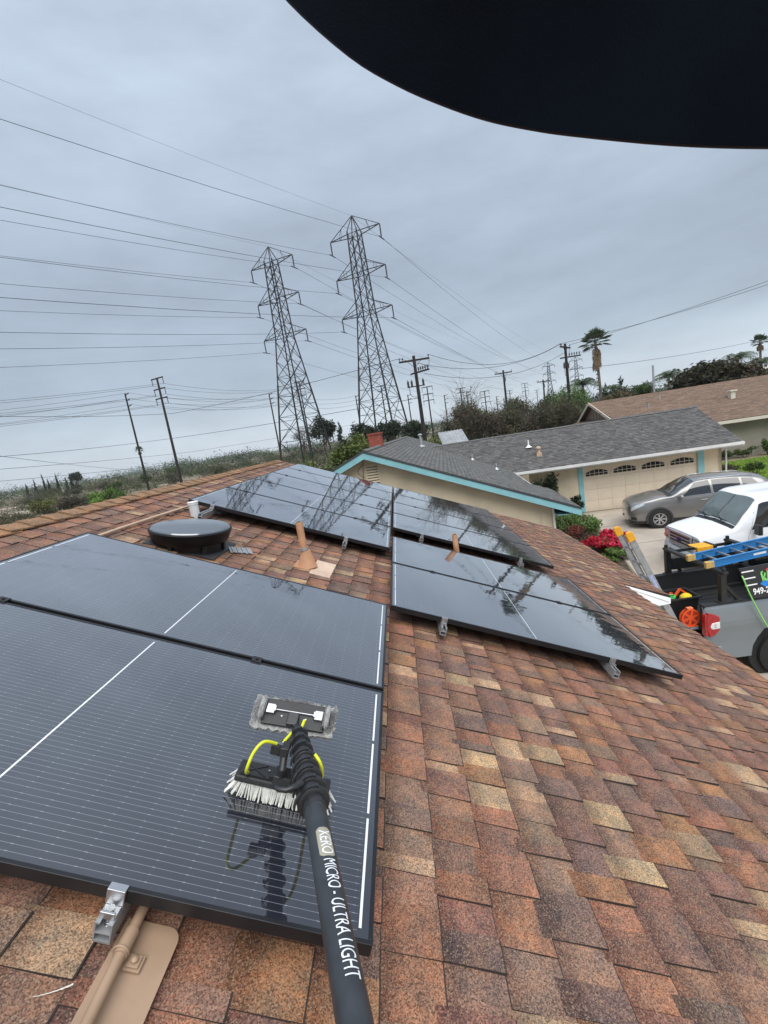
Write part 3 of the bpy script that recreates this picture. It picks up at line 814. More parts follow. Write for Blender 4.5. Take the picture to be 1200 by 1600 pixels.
# ================================================================== CLEANING POLE (brush head resting on the near panel)
TM = ROOF @ T(-0.30, -1.79, PAN_N)
def rl(u, v, n): return Vector((u + 0.30, v + 1.79, n - PAN_N))          # roof coordinates -> tool coordinates
tool = thing('cleaning_pole', 'long black cleaning pole with white bristle brush and grey scrub pad', 'cleaning pole', TM)
M_POLE = mat('carbon_pole', (0.030, 0.034, 0.040), 0.40, var=0.2, vscale=30, bump=0.02, bscale=120)
M_CLAMP = mat('clamp_plastic', (0.020, 0.021, 0.023), 0.34, var=0.2, vscale=30)
P_BOT, P_NEAR, P_TOP = rl(-0.02, -2.72, 0.565), rl(-0.211, -1.995, 0.393), rl(-0.302, -1.668, 0.313)
ax = (P_NEAR - P_BOT).normalized()
P_END = P_NEAR - ax * 0.012
b = MB(); b.tube([P_BOT, P_BOT.lerp(P_END, 0.5), P_END], 0.0255, 40, True); b.build('pole_tube', M_POLE, tool)
up = Vector((0, 0, 1)); px_ = ax.cross(up).normalized(); py_ = px_.cross(ax).normalized()   # right, up around the pole
def pole_pt(s, ang, r): return P_NEAR + ax * s + (px_ * math.cos(ang) + py_ * math.sin(ang)) * r
# collar at the end of the thick section
b = MB(); b.tube([P_NEAR - ax * 0.030, P_NEAR - ax * 0.028, P_NEAR + ax * 0.012, P_NEAR + ax * 0.015], [0.0262, 0.0272, 0.0272, 0.0262], 36); b.build('collar', M_CLAMP, tool)
# nested telescopic sections, each with its lever clamp
axt = (P_TOP - P_NEAR).normalized()
Ls = (P_TOP - P_NEAR).length
for i in range(8):
    f = i / 7
    c = P_NEAR + (P_TOP - P_NEAR) * (0.02 + 0.93 * f)
    r = 0.0330 - 0.0110 * f
    b = MB()
    xx = axt.cross(up).normalized(); yy = xx.cross(axt)
    M = frame(c, xx, yy)
    b.lathe([(r * 0.78, -0.010), (r * 0.82, -0.005), (r * 1.14, -0.003), (r * 1.20, 0.0), (r * 1.20, 0.006), (r * 1.10, 0.009), (r * 0.78, 0.010)], 30, 0, M)
    # lever of the clamp lying round the left side, its tip standing off
    n = 9
    for s in range(n):
        a0 = R(200) - s * R(13); a1 = a0 - R(13)
        r0, r1 = r * (1.22 + 0.20 * max(0, 3 - s) / 3), r * (1.22 + 0.20 * max(0, 2 - s) / 3)
        b.bar(M @ Vector((r0 * math.cos(a0), r0 * math.sin(a0), 0.004)), M @ Vector((r1 * math.cos(a1), r1 * math.sin(a1), 0.004)), 0.005, 0.011, axt)
    b.build('pole_clamp', M_CLAMP, tool)
    if i < 7:
        b = MB(); b.tube([c, c + (P_TOP - P_NEAR) * 0.133], r * 0.78, 22); b.build('inner_tube', M_POLE, tool)
# the open lever of the largest clamp
b = MB(); b.tube([rl(-0.252, -1.975, 0.418), rl(-0.262, -1.995, 0.425), rl(-0.281, -2.006, 0.421), rl(-0.300, -2.004, 0.416), rl(-0.309, -1.998, 0.415)], [0.010, 0.0085, 0.0065, 0.006, 0.005], 10); b.build('clamp_lever', M_CLAMP, tool)
# neck and hinge
b = MB(); b.tube([P_TOP, rl(-0.314, -1.643, 0.305), rl(-0.334, -1.600, 0.303)], 0.0135, 18); b.build('neck', M_CLAMP, tool)
b = MB(); b.tube([rl(-0.306, -1.66, 0.315), rl(-0.318, -1.70, 0.318), rl(-0.327, -1.745, 0.31), rl(-0.318, -1.785, 0.275), rl(-0.312, -1.760, 0.210)], 0.011, 12)
b.box(rl(-0.312, -1.760, 0.222), (0.055, 0.045, 0.045)); b.box(rl(-0.328, -1.752, 0.315), (0.03, 0.035, 0.03)); b.box(rl(-0.352, -1.762, 0.318), (0.028, 0.018, 0.032)); b.build('hinge_bracket', M_BLKPL, tool, bevel=0.003)
# brush block and bristles
b = MB()
u0, u1 = -0.452, -0.168
b.box(rl((u0 + u1) / 2, -1.742, 0.2030), (u1 - u0, 0.072, 0.020))
blk = b.build('brush_block', M_BLKPL, tool, bevel=0.006)
for cx_ in (-0.40, -0.23):
    b = MB(); b.box(rl(cx_ + 0.005, -1.742, 0.2155), (0.085, 0.05, 0.005))
    b.bar(rl(cx_ - 0.035, -1.764, 0.2195), rl(cx_ + 0.035, -1.720, 0.2195), 0.004, 0.003); b.bar(rl(cx_ - 0.035, -1.720, 0.2195), rl(cx_ + 0.035, -1.764, 0.2195), 0.004, 0.003); b.build('block_rib', M_CLAMP, blk)
b = MB(); b.box(rl(-0.335, -1.7425, 0.2175), (0.036, 0.04, 0.009)); b.build('hinge_plate', M_CLAMP, blk)
b = MB()
for (uu, vv) in ((-0.335, -1.752), (-0.358, -1.742)): b.lathe([(0.0035, 0.2220), (0.003, 0.2245), (0, 0.2250)], 10, 0, T(uu + 0.30, vv + 1.79, -PAN_N))
b.build('screw', M_ALU, blk)
M_BRI = mat('bristle', (0.66, 0.65, 0.59), 0.55, var=0.25, vscale=60)
b = MB(); rb = random.Random(5)
nu = 54
for i in range(nu):
    for jrow in range(5):
        fu = (i + 0.5 + 0.5 * (jrow % 2)) / (nu + 0.5)
        uu = u0 + 0.006 + (u1 - u0 - 0.012) * fu; vv = -1.742 + (jrow - 2) * 0.0125
        e = 2 * fu - 1
        splay_u = 0.034 * max(0, abs(e) - 0.72) / 0.28 * (1 if e > 0 else -1)
        splay_v = (jrow - 2) * 0.003 + rb.uniform(-0.003, 0.003)
        top = rl(uu, vv, 0.1960); bot = rl(uu + splay_u + rb.uniform(-0.006, 0.006), vv + splay_v + rb.uniform(-0.004, 0.004), PAN_N + 0.0015 + abs(splay_u) * 0.25)
        b.tube([top, top.lerp(bot, 0.6) + Vector((splay_u * -0.05, 0, 0)), bot], [0.0026, 0.0031, 0.0022], 6)
b.build('bristles', M_BRI, tool, kind='stuff')
# scrub pad holder above
TLp, TRp, BLp, BRp = rl(-0.462, -1.546, 0.322), rl(-0.216, -1.546, 0.338), rl(-0.443, -1.628, 0.279), rl(-0.212, -1.628, 0.300)
pc = (TLp + TRp + BLp + BRp) / 4
pxv = ((TRp - TLp) + (BRp - BLp)).normalized(); pyv = ((TLp - BLp) + (TRp - BRp)); pyv = (pyv - pxv * pyv.dot(pxv)).normalized()
PMl = frame(pc, pxv, pyv); PM = TM @ PMl
b = MB(); b.box((0, 0, 0), (0.205, 0.086, 0.012)); hold = b.build('pad_holder', M_BLKPL, tool, PM, bevel=0.003)
M_PAD = mat('scrub_pad', (0.36, 0.36, 0.35), 0.95, var=0.35, vscale=60, bump=0.9, bscale=220)
b = MB(); g_ = random.Random(3)
n1, n2 = 34, 14
vs = []; 
for j in range(n2 + 1):
    for i in range(n1 + 1):
        fx = i / n1 * 2 - 1; fy = j / n2 * 2 - 1
        edge = 1 + 0.03 * g_.uniform(-1, 1)
        vs.append((fx * 0.137 * (edge if abs(fx) > 0.98 else 1), fy * 0.054 * (1 + 0.09 * g_.uniform(-1, 1) if abs(fy) > 0.98 else 1), -0.0085 + g_.uniform(-0.001, 0.001) + 0.013 * max(0, abs(fx) - 0.84) / 0.16))
fs = [(j * (n1 + 1) + i, j * (n1 + 1) + i + 1, (j + 1) * (n1 + 1) + i + 1, (j + 1) * (n1 + 1) + i) for j in range(n2) for i in range(n1)]
b.add(vs, fs, 0, True)
m0 = [(v[0], v[1], v[2] - 0.014) for v in vs]
b.add(m0, [f[::-1] for f in fs], 0, True)
rim = [i for i in range(n1 + 1)] + [(j + 1) * (n1 + 1) - 1 for j in range(1, n2 + 1)] + [n2 * (n1 + 1) + i for i in range(n1 - 1, -1, -1)] + [j * (n1 + 1) for j in range(n2 - 1, 0, -1)]
k0 = len(b.v) - 2 * len(vs)
for q in range(len(rim)):
    a_, c_ = rim[q], rim[(q + 1) % len(rim)]
    b.f.append((k0 + c_, k0 + a_, k0 + len(vs) + a_, k0 + len(vs) + c_)); b.mi.append(0); b.sm.append(False); b.c.append((1, 1, 1, 1))
b.build('scrub_pad', M_PAD, tool, PM)
fz = leaves('pad_fibres', M_LEAF, tool, [(sx * 0.128, 0.0, 0.004, 0.016, 0.054, 0.014) for sx in (-1, 1)] + [(0, 0.052, -0.004, 0.13, 0.006, 0.008)], 2200, 0.0045, [(0.42, 0.42, 0.42), (0.33, 0.33, 0.33), (0.24, 0.24, 0.24)], 4, PM, kind='stuff', hollow=0.1, aspect=0.12)
for s in (-1, 1):
    b = MB(); b.lathe([(0.0, -0.004), (0.019, -0.004), (0.024, 0.0), (0.019, 0.005), (0, 0.006)], 22, 0, T(s * 0.108, 0.002, 0.018) @ Matrix.Rotation(R(90), 4, 'Y') @ Matrix.Diagonal((1.0, 1.75, 1.6, 1.0)))
    b.build('pad_clamp_disc', M_PAD, tool, PM)
    b = MB(); b.box((s * 0.080, 0.003, 0.012), (0.026, 0.030, 0.012)); b.box((s * 0.066, 0.003, 0.013), (0.006, 0.018, 0.018))
    b.tube([(s * 0.097, 0.026, 0.012), (s * 0.099, 0.030, 0.020), (s * 0.099, -0.03, 0.022), (s * 0.094, -0.034, 0.012)], 0.0016, 6)
    b.build('clip', mat('chrome', (0.36, 0.37, 0.385), 0.25, metal=1.0, var=0.18, vscale=30), tool, PM, bevel=0.0015)
    b = MB(); b.lathe([(0.0032, 0.006), (0.0028, 0.0085), (0, 0.009)], 10, 0, T(s * 0.04, -0.012, 0)); b.build('screw', M_ALU, tool, PM)
b = MB(); b.tube([(-0.066, 0.004, 0.013), (0.066, 0.004, 0.013)], 0.002, 8); b.build('tension_rod', mat('chrome', (0, 0, 0)), tool, PM)
b = MB(); b.box((0.0, -0.024, 0.016), (0.036, 0.042, 0.024)); b.build('pad_socket', M_CLAMP, tool, PM, bevel=0.003)
# yellow water hoses
M_HOSE = mat('yellow_hose', (0.64, 0.68, 0.025), 0.38, var=0.06)
def curve_pts(P, n=10):
    out = []
    for i in range(len(P) - 1):
        p0, p1, p2, p3 = P[max(i - 1, 0)], P[i], P[i + 1], P[min(i + 2, len(P) - 1)]
        for k_ in range(n):
            t_ = k_ / n
            out.append(0.5 * ((2 * p1) + (p2 - p0) * t_ + (2 * p0 - 5 * p1 + 4 * p2 - p3) * t_ ** 2 + (3 * p1 - p0 - 3 * p2 + p3) * t_ ** 3))
    out.append(P[-1]); return out
for P in ([rl(-0.418, -1.752, 0.210), rl(-0.412, -1.829, 0.285), rl(-0.405, -1.818, 0.335), rl(-0.386, -1.795, 0.358), rl(-0.352, -1.768, 0.340)],
          [rl(-0.236, -1.83, 0.385), rl(-0.220, -1.842, 0.378), rl(-0.207, -1.84, 0.352), rl(-0.202, -1.815, 0.30), rl(-0.21, -1.755, 0.215)],
          [rl(-0.296, -1.625, 0.328), rl(-0.298, -1.65, 0.322), rl(-0.303, -1.69, 0.318)],
          [rl(-0.316, -1.675, 0.325), rl(-0.325, -1.70, 0.325), rl(-0.338, -1.745, 0.326)]):
    b = MB(); b.tube(curve_pts(P), 0.0046, 12); b.build('water_hose', M_HOSE, tool)
b = MB()
for p, q in ((rl(-0.352, -1.768, 0.340), rl(-0.336, -1.762, 0.334)), (rl(-0.338, -1.745, 0.326), rl(-0.338, -1.762, 0.322))): b.tube([p, q], 0.0062, 10)
b.build('hose_fitting', mat('chrome', (0, 0, 0)), tool)
# lettering printed round the tube
def bent_text(name, body, s0, size, squeeze, ang0, r, m, parent):
    cu = bpy.data.curves.new('text_tmp', 'FONT'); cu.body = body; cu.size = size; cu.align_x = 'LEFT'; cu.align_y = 'CENTER'; cu.resolution_u = 4
    to = bpy.data.objects.new('text_tmp', cu); COL.objects.link(to)
    bpy.context.view_layer.update()
    me0 = to.evaluated_get(bpy.context.evaluated_depsgraph_get()).to_mesh()
    vs = [v.co.copy() for v in me0.vertices]; fs = [tuple(p.vertices) for p in me0.polygons]
    import bmesh
    bm = bmesh.new(); bm.from_mesh(me0)
    for q in range(-12, 13):
        bmesh.ops.bisect_plane(bm, geom=bm.verts[:] + bm.edges[:] + bm.faces[:], plane_co=(0, q * 0.002, 0), plane_no=(0, 1, 0))
    bm.verts.ensure_lookup_table(); vs = [v.co.copy() for v in bm.verts]; fs = [tuple(v.index for v in f_.verts) for f_ in bm.faces]
    bm.verts.index_update(); fs = [tuple(v.index for v in f_.verts) for f_ in bm.faces]; bm.free()
    bpy.data.objects.remove(to)
    w = max(v.x for v in vs)
    out = [pole_pt(s0 - v.x * squeeze, ang0 - v.y / r, r) for v in vs]
    mbt = MB(); mbt.add(out, fs); o = mbt.build(name, m, parent)
    return s0 - w * squeeze
M_PRINT = mat('white_print', (0.78, 0.79, 0.82), 0.5, var=0.04)
dcam = CAM_POS - TM @ (P_NEAR - ax * 0.2); dcam = TM.to_3x3().inverted() @ dcam
A0 = math.atan2(dcam.dot(py_), dcam.dot(px_)) - R(22)
s_end = bent_text('brand_lettering', 'XERO', -0.128, 0.035, 0.74, A0, 0.02575, M_PRINT, tool)
b = MB(); n = 16
a_w = 0.0165 / 0.0256; s0p, s1p = -0.120, s_end - 0.006
rowsP = []
for j in range(13):
    f = j / 12; ang = A0 - a_w + 2 * a_w * f
    ins = 0.007 * max(0, abs(2 * f - 1) - 0.6) / 0.4
    rowsP.append((pole_pt(s0p - ins, ang, 0.02566), pole_pt(s1p + ins, ang, 0.02566)))
vs = [p for r_ in rowsP for p in r_]
b.add(vs, [(2 * j, 2 * j + 1, 2 * j + 3, 2 * j + 2) for j in range(12)]); b.build('brand_badge', mat('badge_beige', (0.33, 0.31, 0.24), 0.5, var=0.05), tool)
bent_text('model_lettering', 'MICRO - ULTRA LIGHT', s1p - 0.006, 0.036, 0.63, A0, 0.02575, M_PRINT, tool)

# ================================================================== CAP BRIM over the lens corner
t = thing('cap_brim', 'black cap brim jutting into the upper right corner', 'cap', T(0.45, -2.66, 1.45))
E_ = [(0.2344, -2.652, 1.5535), (0.2458, -2.6567, 1.5233), (0.2608, -2.6607, 1.4958), (0.2864, -2.6647, 1.4651), (0.3077, -2.6666, 1.4475), (0.3281, -2.6678, 1.4346), (0.3488, -2.6686, 1.4238), (0.3699, -2.6689, 1.4158), (0.3913, -2.6689, 1.4093), (0.4374, -2.6685, 1.3976), (0.484, -2.6677, 1.3887), (0.531, -2.6662, 1.3829), (0.5787, -2.664, 1.3814), (0.6274, -2.6606, 1.3864)]
E_ = [Vector(e) for e in E_]; ctr = Vector((0.62, -2.86, 1.68))
E_ = curve_pts(E_, 4)
vs = []; nr = 8
for j in range(nr):
    f = j / (nr - 1)
    for e in E_:
        p = e.lerp(ctr, 0.85 * f); p.z += 0.020 * math.sin(f * math.pi)
        vs.append(p - Vector((0.45, -2.66, 1.45)))
ne = len(E_)
b = MB()
lowv = vs; upv = [v + Vector((0.0015, 0.0030, 0.0030)) for v in vs]
fs = [(j * ne + i, j * ne + i + 1, (j + 1) * ne + i + 1, (j + 1) * ne + i) for j in range(nr - 1) for i in range(ne - 1)]
M_CAP = mat('cap_cloth', (0.0034, 0.0066, 0.0120), 0.9, spec=0.10, var=0.75, vscale=7, bump=0.10, bscale=900)
b.add(lowv, fs, 0, True); b.add(upv, [f[::-1] for f in fs], 0, True); b.build('visor', M_CAP, t)
b = MB(); b.tube([(l + u_) / 2 for l, u_ in zip(lowv[:ne], upv[:ne])], 0.0017, 8); b.build('piping', mat('cap_piping', (0.006, 0.004, 0.013), 0.6, var=0.2, vscale=40), t)

# ================================================================== NEIGHBOUR HOUSE (beige walls, teal trim, grey shingles)
BRN_ = []
def roof_tabs_stuff(name, parent, M, u0, u1, v0, v1, exp, wr, pal, m, seed, clip=None, th=0.011):
    r_ = random.Random(seed); b = MB(); u = u0
    while u < u1 - 0.01:
        ue = min(u + exp, u1); v = v0 - r_.random() * wr[1]
        while v < v1:
            w = r_.uniform(*wr); a_, c_ = max(v, v0), min(v + w, v1)
            um, vm = (u + ue) / 2, (a_ + c_) / 2
            if c_ - a_ > 0.01 and (clip is None or clip(um, vm)):
                k_ = r_.choice(pal); q = r_.uniform(1.06, 1.34) if pal is not BRN_ else r_.uniform(0.9, 1.12)
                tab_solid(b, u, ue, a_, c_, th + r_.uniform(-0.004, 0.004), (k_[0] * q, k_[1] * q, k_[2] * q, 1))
            v += w
        u += exp
    return b.build(name, [m, M_ASPHALT_EDGE], parent, M, kind='stuff', colors=True)
M_SH_GREY = shingle_mat('grey_shingle', 'attr', 60.0, 0.5)
GREY = [(0.094, 0.095, 0.090), (0.105, 0.106, 0.100), (0.083, 0.085, 0.081), (0.112, 0.110, 0.104)]
GREY2 = [(0.083, 0.082, 0.079), (0.095, 0.092, 0.088), (0.072, 0.071, 0.070), (0.105, 0.100, 0.096), (0.060, 0.058, 0.058)]
M_STUCCO = mat('stucco', (0.68, 0.575, 0.41), 0.88, var=0.08, vscale=1.7, stain=0.2, bump=0.25, bscale=45)
M_TEAL = mat('teal_paint', (0.24, 0.50, 0.54), 0.5, var=0.08, vscale=3, stain=0.15)
M_CREAM = mat('cream_door', (0.72, 0.615, 0.475), 0.6, var=0.04, vscale=2, stain=0.06)
M_GUT = mat('gutter_white', (0.72, 0.71, 0.68), 0.4, var=0.06, vscale=3, stain=0.2)
NB = T(-0.75, 10.4, -3.9) @ RZ(R(-6))
nb = thing('neighbour_house', 'beige house with teal trim, grey shingle roof and two-car garage', 'house', NB)
SL = 2.5 / 5.98
dn = Vector((5.98, 0, -2.5)).normalized()
def NBp(x, y, z): return NB @ Vector((x, y, z))
MR = frame(NBp(0, 0, 4.8), NB.to_3x3() @ dn, NB.to_3x3() @ Vector((0, 1, 0)))
ulen = math.hypot(5.98, 2.5); uin = ulen * 5.3 / 5.98
DECK2 = mat('deck_edge', (0.10, 0.09, 0.08), 0.9)
b = MB(); b.prism([(0, 0, -0.02), (ulen, 0, -0.02), (ulen, 3.6, -0.02), (uin, 3.6, -0.02), (uin, 17, -0.02), (0, 17, -0.02)][::-1], (0, 0, -0.06))
rf = b.build('roof', DECK2, nb, MR)
roof_tabs_stuff('shingle_field', rf, MR @ T(0, 0, -0.02), 0.02, ulen + 0.02, 0, 17, 0.143, (0.22, 0.36), GREY, M_SH_GREY, 3, lambda u, v: u < uin or v < 3.6)
MLf = frame(NBp(0, 0, 4.8), NB.to_3x3() @ Vector((-5.98, 0, -2.5)).normalized(), NB.to_3x3() @ Vector((0, -1, 0)))
b = MB(); b.prism([(0, -17, -0.02), (ulen, -17, -0.02), (ulen, 0, -0.02), (0, 0, -0.02)][::-1], (0, 0, -0.06))
rf2 = b.build('roof', DECK2, nb, MLf)
roof_tabs_stuff('shingle_field', rf2, MLf @ T(0, 0, -0.02), 0.02, ulen, -17, 0, 0.143, (0.22, 0.36), GREY, M_SH_GREY, 4)
b = MB()
yy = 0.0
while yy < 17: b.prism([(-0.13, yy, 4.8 - 0.035), (0, yy, 4.8 + 0.012), (0.13, yy, 4.8 - 0.035), (0.13, yy, 4.8 - 0.05), (0, yy, 4.8), (-0.13, yy, 4.8 - 0.05)], (0, 0.24, 0.0)); yy += 0.25
b.build('ridge_caps', mat('cap_grey', (0.10, 0.10, 0.10), 0.9, var=0.2), nb, kind='stuff')
# gable end: walls, teal barge boards, dark drip edge
b = MB()
def zr(x): return 4.8 - SL * abs(x) - 0.10
b.prism([(-5.3, 0.38, zr(5.3)), (-5.3, 0.38, -0.3), (5.35, 0.38, -0.3), (5.35, 0.38, zr(5.35)), (0, 0.38, zr(0))], (0, 3.1, 0))
b.prism([(-5.3, 3.48, zr(5.3)), (-5.3, 3.48, -0.3), (4.7, 3.48, -0.3), (4.7, 3.48, zr(4.7)), (0, 3.48, zr(0))], (0, 13.2, 0))
b.build('wall', M_STUCCO, nb)
for s in (-1, 1):
    b = MB(); X1 = 6.0 * s
    b.prism([(0, -0.03, 4.8 - 0.085), (X1, -0.03, 4.8 - 0.085 - SL * 6.0), (X1, -0.03, 4.8 - 0.265 - SL * 6.0), (0, -0.03, 4.8 - 0.265)], (0, 0.04, 0))
    b.build('barge_board', M_TEAL, nb)
    b = MB(); b.prism([(0, -0.045, 4.8 - 0.02), (X1, -0.045, 4.8 - 0.02 - SL * 6.0), (X1, -0.045, 4.8 - 0.075 - SL * 6.0), (0, -0.045, 4.8 - 0.075)], (0, 0.05, 0))
    b.build('drip_edge', mat('dark_trim', (0.05, 0.055, 0.055), 0.6), nb)
b = MB(); b.bx(-5.6, 5.95, 0.012, 0.375, 0, 0.001); 
# eaves fascia + soffit on the right
b = MB(); b.bx(5.93, 5.97, 0.01, 3.6, 2.08, 2.235); b.bx(5.26, 5.30, 3.62, 8.2, 2.38, 2.50); b.build('fascia', M_TEAL, nb)
b = MB(); b.bx(5.36, 5.92, 0.05, 3.55, 2.09, 2.11); b.build('soffit', M_TEAL, nb)
b = MB(); b.bx(4.95, 5.10, 0.365, 0.379, -0.3, 2.48); b.build('corner_board', M_STUCCO, nb)
b = MB(); b.tube([(5.30, 0.32, 2.3), (5.30, 0.32, -0.2)], 0.035, 8); b.build('downspout', M_GUT, nb)
# louvred gable vent
b = MB(); vx0, vx1, vz0, vz1 = -0.05, 0.31, 3.72, 4.32
b.bx(vx0 - 0.03, vx0, 0.35, 0.378, vz0, vz1); b.bx(vx1, vx1 + 0.03, 0.35, 0.378, vz0, vz1); b.bx(vx0 - 0.03, vx1 + 0.03, 0.35, 0.378, vz0 - 0.03, vz0); b.bx(vx0 - 0.03, vx1 + 0.03, 0.35, 0.378, vz1, vz1 + 0.03)
gv = b.build('gable_vent', M_STUCCO, nb)
b = MB(); b.bx(vx0, vx1, 0.374, 0.379, vz0, vz1); b.build('vent_screen', mat('vent_dark', (0.05, 0.04, 0.03), 0.9), gv)
for i in range(7):
    b = MB(); z = vz0 + 0.04 + i * 0.083
    b.prism([(vx0, 0.345, z), (vx1, 0.345, z), (vx1, 0.345, z + 0.012), (vx0, 0.345, z + 0.012)], (0, 0.028, 0.045)); b.build('slat', M_STUCCO, gv)
# cables looping down the wall
b = MB(); b.tube(curve_pts([Vector((-0.10, 0.365, 4.55)), Vector((-0.16, 0.355, 4.1)), Vector((-0.2, 0.36, 3.6)), Vector((-0.15, 0.36, 3.1))]), 0.008, 6)
b.tube(curve_pts([Vector((-0.10, 0.355, 4.4)), Vector((-0.32, 0.35, 4.15)), Vector((-0.12, 0.35, 3.95))]), 0.006, 6); b.build('wall_cable', M_WIRE, nb)
# roof pipes
def roof_pipe(name, L, h, r, m, flash=True, cap=None):
    b = MB(); b.tube([(L[0], L[1], L[2] - 0.05), (L[0], L[1], L[2] + h)], r, 14)
    if cap: b.lathe([(r * 1.1, 0), (r * 1.9, 0.03), (r * 1.9, 0.06), (r * 0.6, 0.11), (0, 0.11)], 14, 0, T(L[0], L[1], L[2] + h))
    if flash: b.lathe([(r * 3.4, 0), (r * 3.0, 0.02), (r * 1.3, 0.09), (r * 1.05, 0.1)], 14, 0, T(L[0], L[1], L[2] - 0.03))
    return b.build(name, m, nb)
roof_pipe('flue_pipe', (1.25, 9.6, 4.28), 0.52, 0.062, M_GALV, True, 1)
roof_pipe('stack_pipe', (3.64, 9.22, 3.28), 0.30, 0.035, M_GALV)
roof_pipe('stack_pipe', (4.48, 6.71, 2.93), 0.26, 0.035, M_GALV)
CHX = -0.34
# brick chimney: real courses
b = MB(); b.bx(CHX, CHX + 0.45, 3.4, 3.9, 4.2, 5.20); ch = b.build('chimney', mat('mortar', (0.30, 0.22, 0.19), 0.9), nb)
b = MB(); M_BRICK = mat('brick', (0.30, 0.065, 0.04), 0.85, var=0.3, vscale=7, bump=0.3, bscale=60)
bme = MB(); bme.bx(-0.10, 0.10, -0.02, 0.012, -0.031, 0.031); bmesh_ = None
for row in range(11):
    z = 4.46 + row * 0.072
    off = 0.11 if row % 2 else 0.0
    for side in range(3):
        for kx in range(-1, 3):
            c0 = CHX + off + kx * 0.215 - 0.05
            lo, hi = max(c0, CHX), min(c0 + 0.2, CHX + 0.45)
            if side == 0 and hi - lo > 0.03:
                mb = MB(); mb.bx(lo, hi, 3.385, 3.41, z - 0.03, z + 0.03); o = mb.build('brick', M_BRICK, ch)
            c1 = 3.4 + off + kx * 0.215 - 0.05; lo, hi = max(c1, 3.4), min(c1 + 0.2, 3.9)
            if side == 1 and hi - lo > 0.03:
                mb = MB(); mb.bx(CHX + 0.44, CHX + 0.465, lo, hi, z - 0.03, z + 0.03); o = mb.build('brick', M_BRICK, ch)
b = MB(); b.bx(CHX - 0.04, CHX + 0.49, 3.36, 3.94, 5.202, 5.27); b.build('chimney_cap', mat('cap_brick', (0.22, 0.055, 0.04), 0.9, var=0.3, vscale=9), ch)

# garage wing
gy0, gz0, gy1, gz1, gxa, gxb = 8.15, 2.48, 11.8, 4.1, 1.7, 15.05
gd = Vector((0, gy0 - gy1, gz0 - gz1)); glen = gd.length
MG = frame(NBp(gxa, gy1, gz1), NB.to_3x3() @ gd.normalized(), NB.to_3x3() @ Vector((1, 0, 0)))
gw = gxb - gxa
b = MB(); b.prism([(0, 0, -0.02), (glen, 0, -0.02), (glen, gw, -0.02), (0, gw, -0.02)][::-1], (0, 0, -0.07))
gr = b.build('garage_roof', DECK2, nb, MG)
roof_tabs_stuff('shingle_field', gr, MG @ T(0, 0, -0.02), 0.02, glen + 0.01, 0, gw, 0.143, (0.14, 0.30), GREY2, M_SH_GREY, 8, lambda u, v: 4.8 - SL * (gxa + v) < gz1 + u * gd.normalized().z + 0.25, 0.012)
MG2 = frame(NBp(gxa, gy1, gz1), NB.to_3x3() @ Vector((0, gy1 - gy0, gz0 - gz1)).normalized(), NB.to_3x3() @ Vector((-1, 0, 0)))
b = MB(); b.prism([(0, -gw, -0.02), (glen, -gw, -0.02), (glen, 0, -0.02), (0, 0, -0.02)][::-1], (0, 0, -0.07)); b.build('garage_roof', DECK2, nb, MG2)
b = MB(); x = gxa
while x < gxb - 0.05: b.prism([(x, gy1 - 0.13, gz1 - 0.04), (x, gy1, gz1 + 0.014), (x, gy1 + 0.13, gz1 - 0.04), (x, gy1 + 0.13, gz1 - 0.055), (x, gy1, gz1), (x, gy1 - 0.13, gz1 - 0.055)], (0.25, 0, 0)); x += 0.26
b.build('ridge_caps', mat('cap_grey', (0, 0, 0)), nb, kind='stuff')
b = MB()
b.prism([(6.2, 8.9, 0 - 0.3), (8.62, 8.9, -0.3), (8.62, 8.9, 2.55), (6.2, 8.9, 2.55)][::-1], (0, 0.15, 0))
b.prism([(13.6, 8.9, -0.3), (14.6, 8.9, -0.3), (14.6, 8.9, 2.55), (13.6, 8.9, 2.55)][::-1], (0, 0.15, 0))
b.prism([(8.62, 8.9, 2.13), (13.6, 8.9, 2.13), (13.6, 8.9, 2.55), (8.62, 8.9, 2.55)][::-1], (0, 0.15, 0))
b.prism([(14.6, 8.9, -0.3), (14.6, 14.7, -0.3), (14.6, 14.7, 2.6), (14.6, 11.8, 3.95), (14.6, 8.9, 2.7)], (-0.15, 0, 0))
b.build('garage_wall', M_STUCCO, nb)
b = MB()
b.bx(8.40, 8.615, 8.865, 8.897, -0.02, 2.20); b.bx(13.605, 13.86, 8.865, 8.897, -0.02, 2.20); b.bx(8.40, 13.86, 8.860, 8.897, 2.202, 2.42)
b.build('garage_trim', M_TEAL, nb)
b = MB(); b.bx(5.4, gxb + 0.02, 8.07, 8.15, 2.36, 2.47); b.bx(5.4, gxb + 0.02, 8.15, 8.18, 2.30, 2.44); b.build('gutter', M_GUT, nb)
b = MB(); b.bx(5.4, gxb, 8.2, 8.88, 2.30, 2.33); b.build('garage_soffit', M_STUCCO, nb)
b = MB(); b.tube([(14.72, 8.78, 2.35), (14.72, 8.78, 1.9), (14.72, 8.84, 0.1)], 0.035, 8); b.build('downspout', M_GUT, nb)
b = MB(); b.prism([(15.04, 8.12, 2.44), (15.04, 11.8, 4.06), (15.04, 11.8, 3.9), (15.04, 8.12, 2.28)], (0.03, 0, 0)); b.build('barge_board', M_GUT, nb)
b = MB(); b.prism([(5.32, 3.66, 2.50), (5.32, 8.0, 2.50), (5.36, 8.0, 2.50), (5.36, 3.66, 2.50)], (0, 0, 0.03)); b.build('valley_flashing', M_GUT, nb)
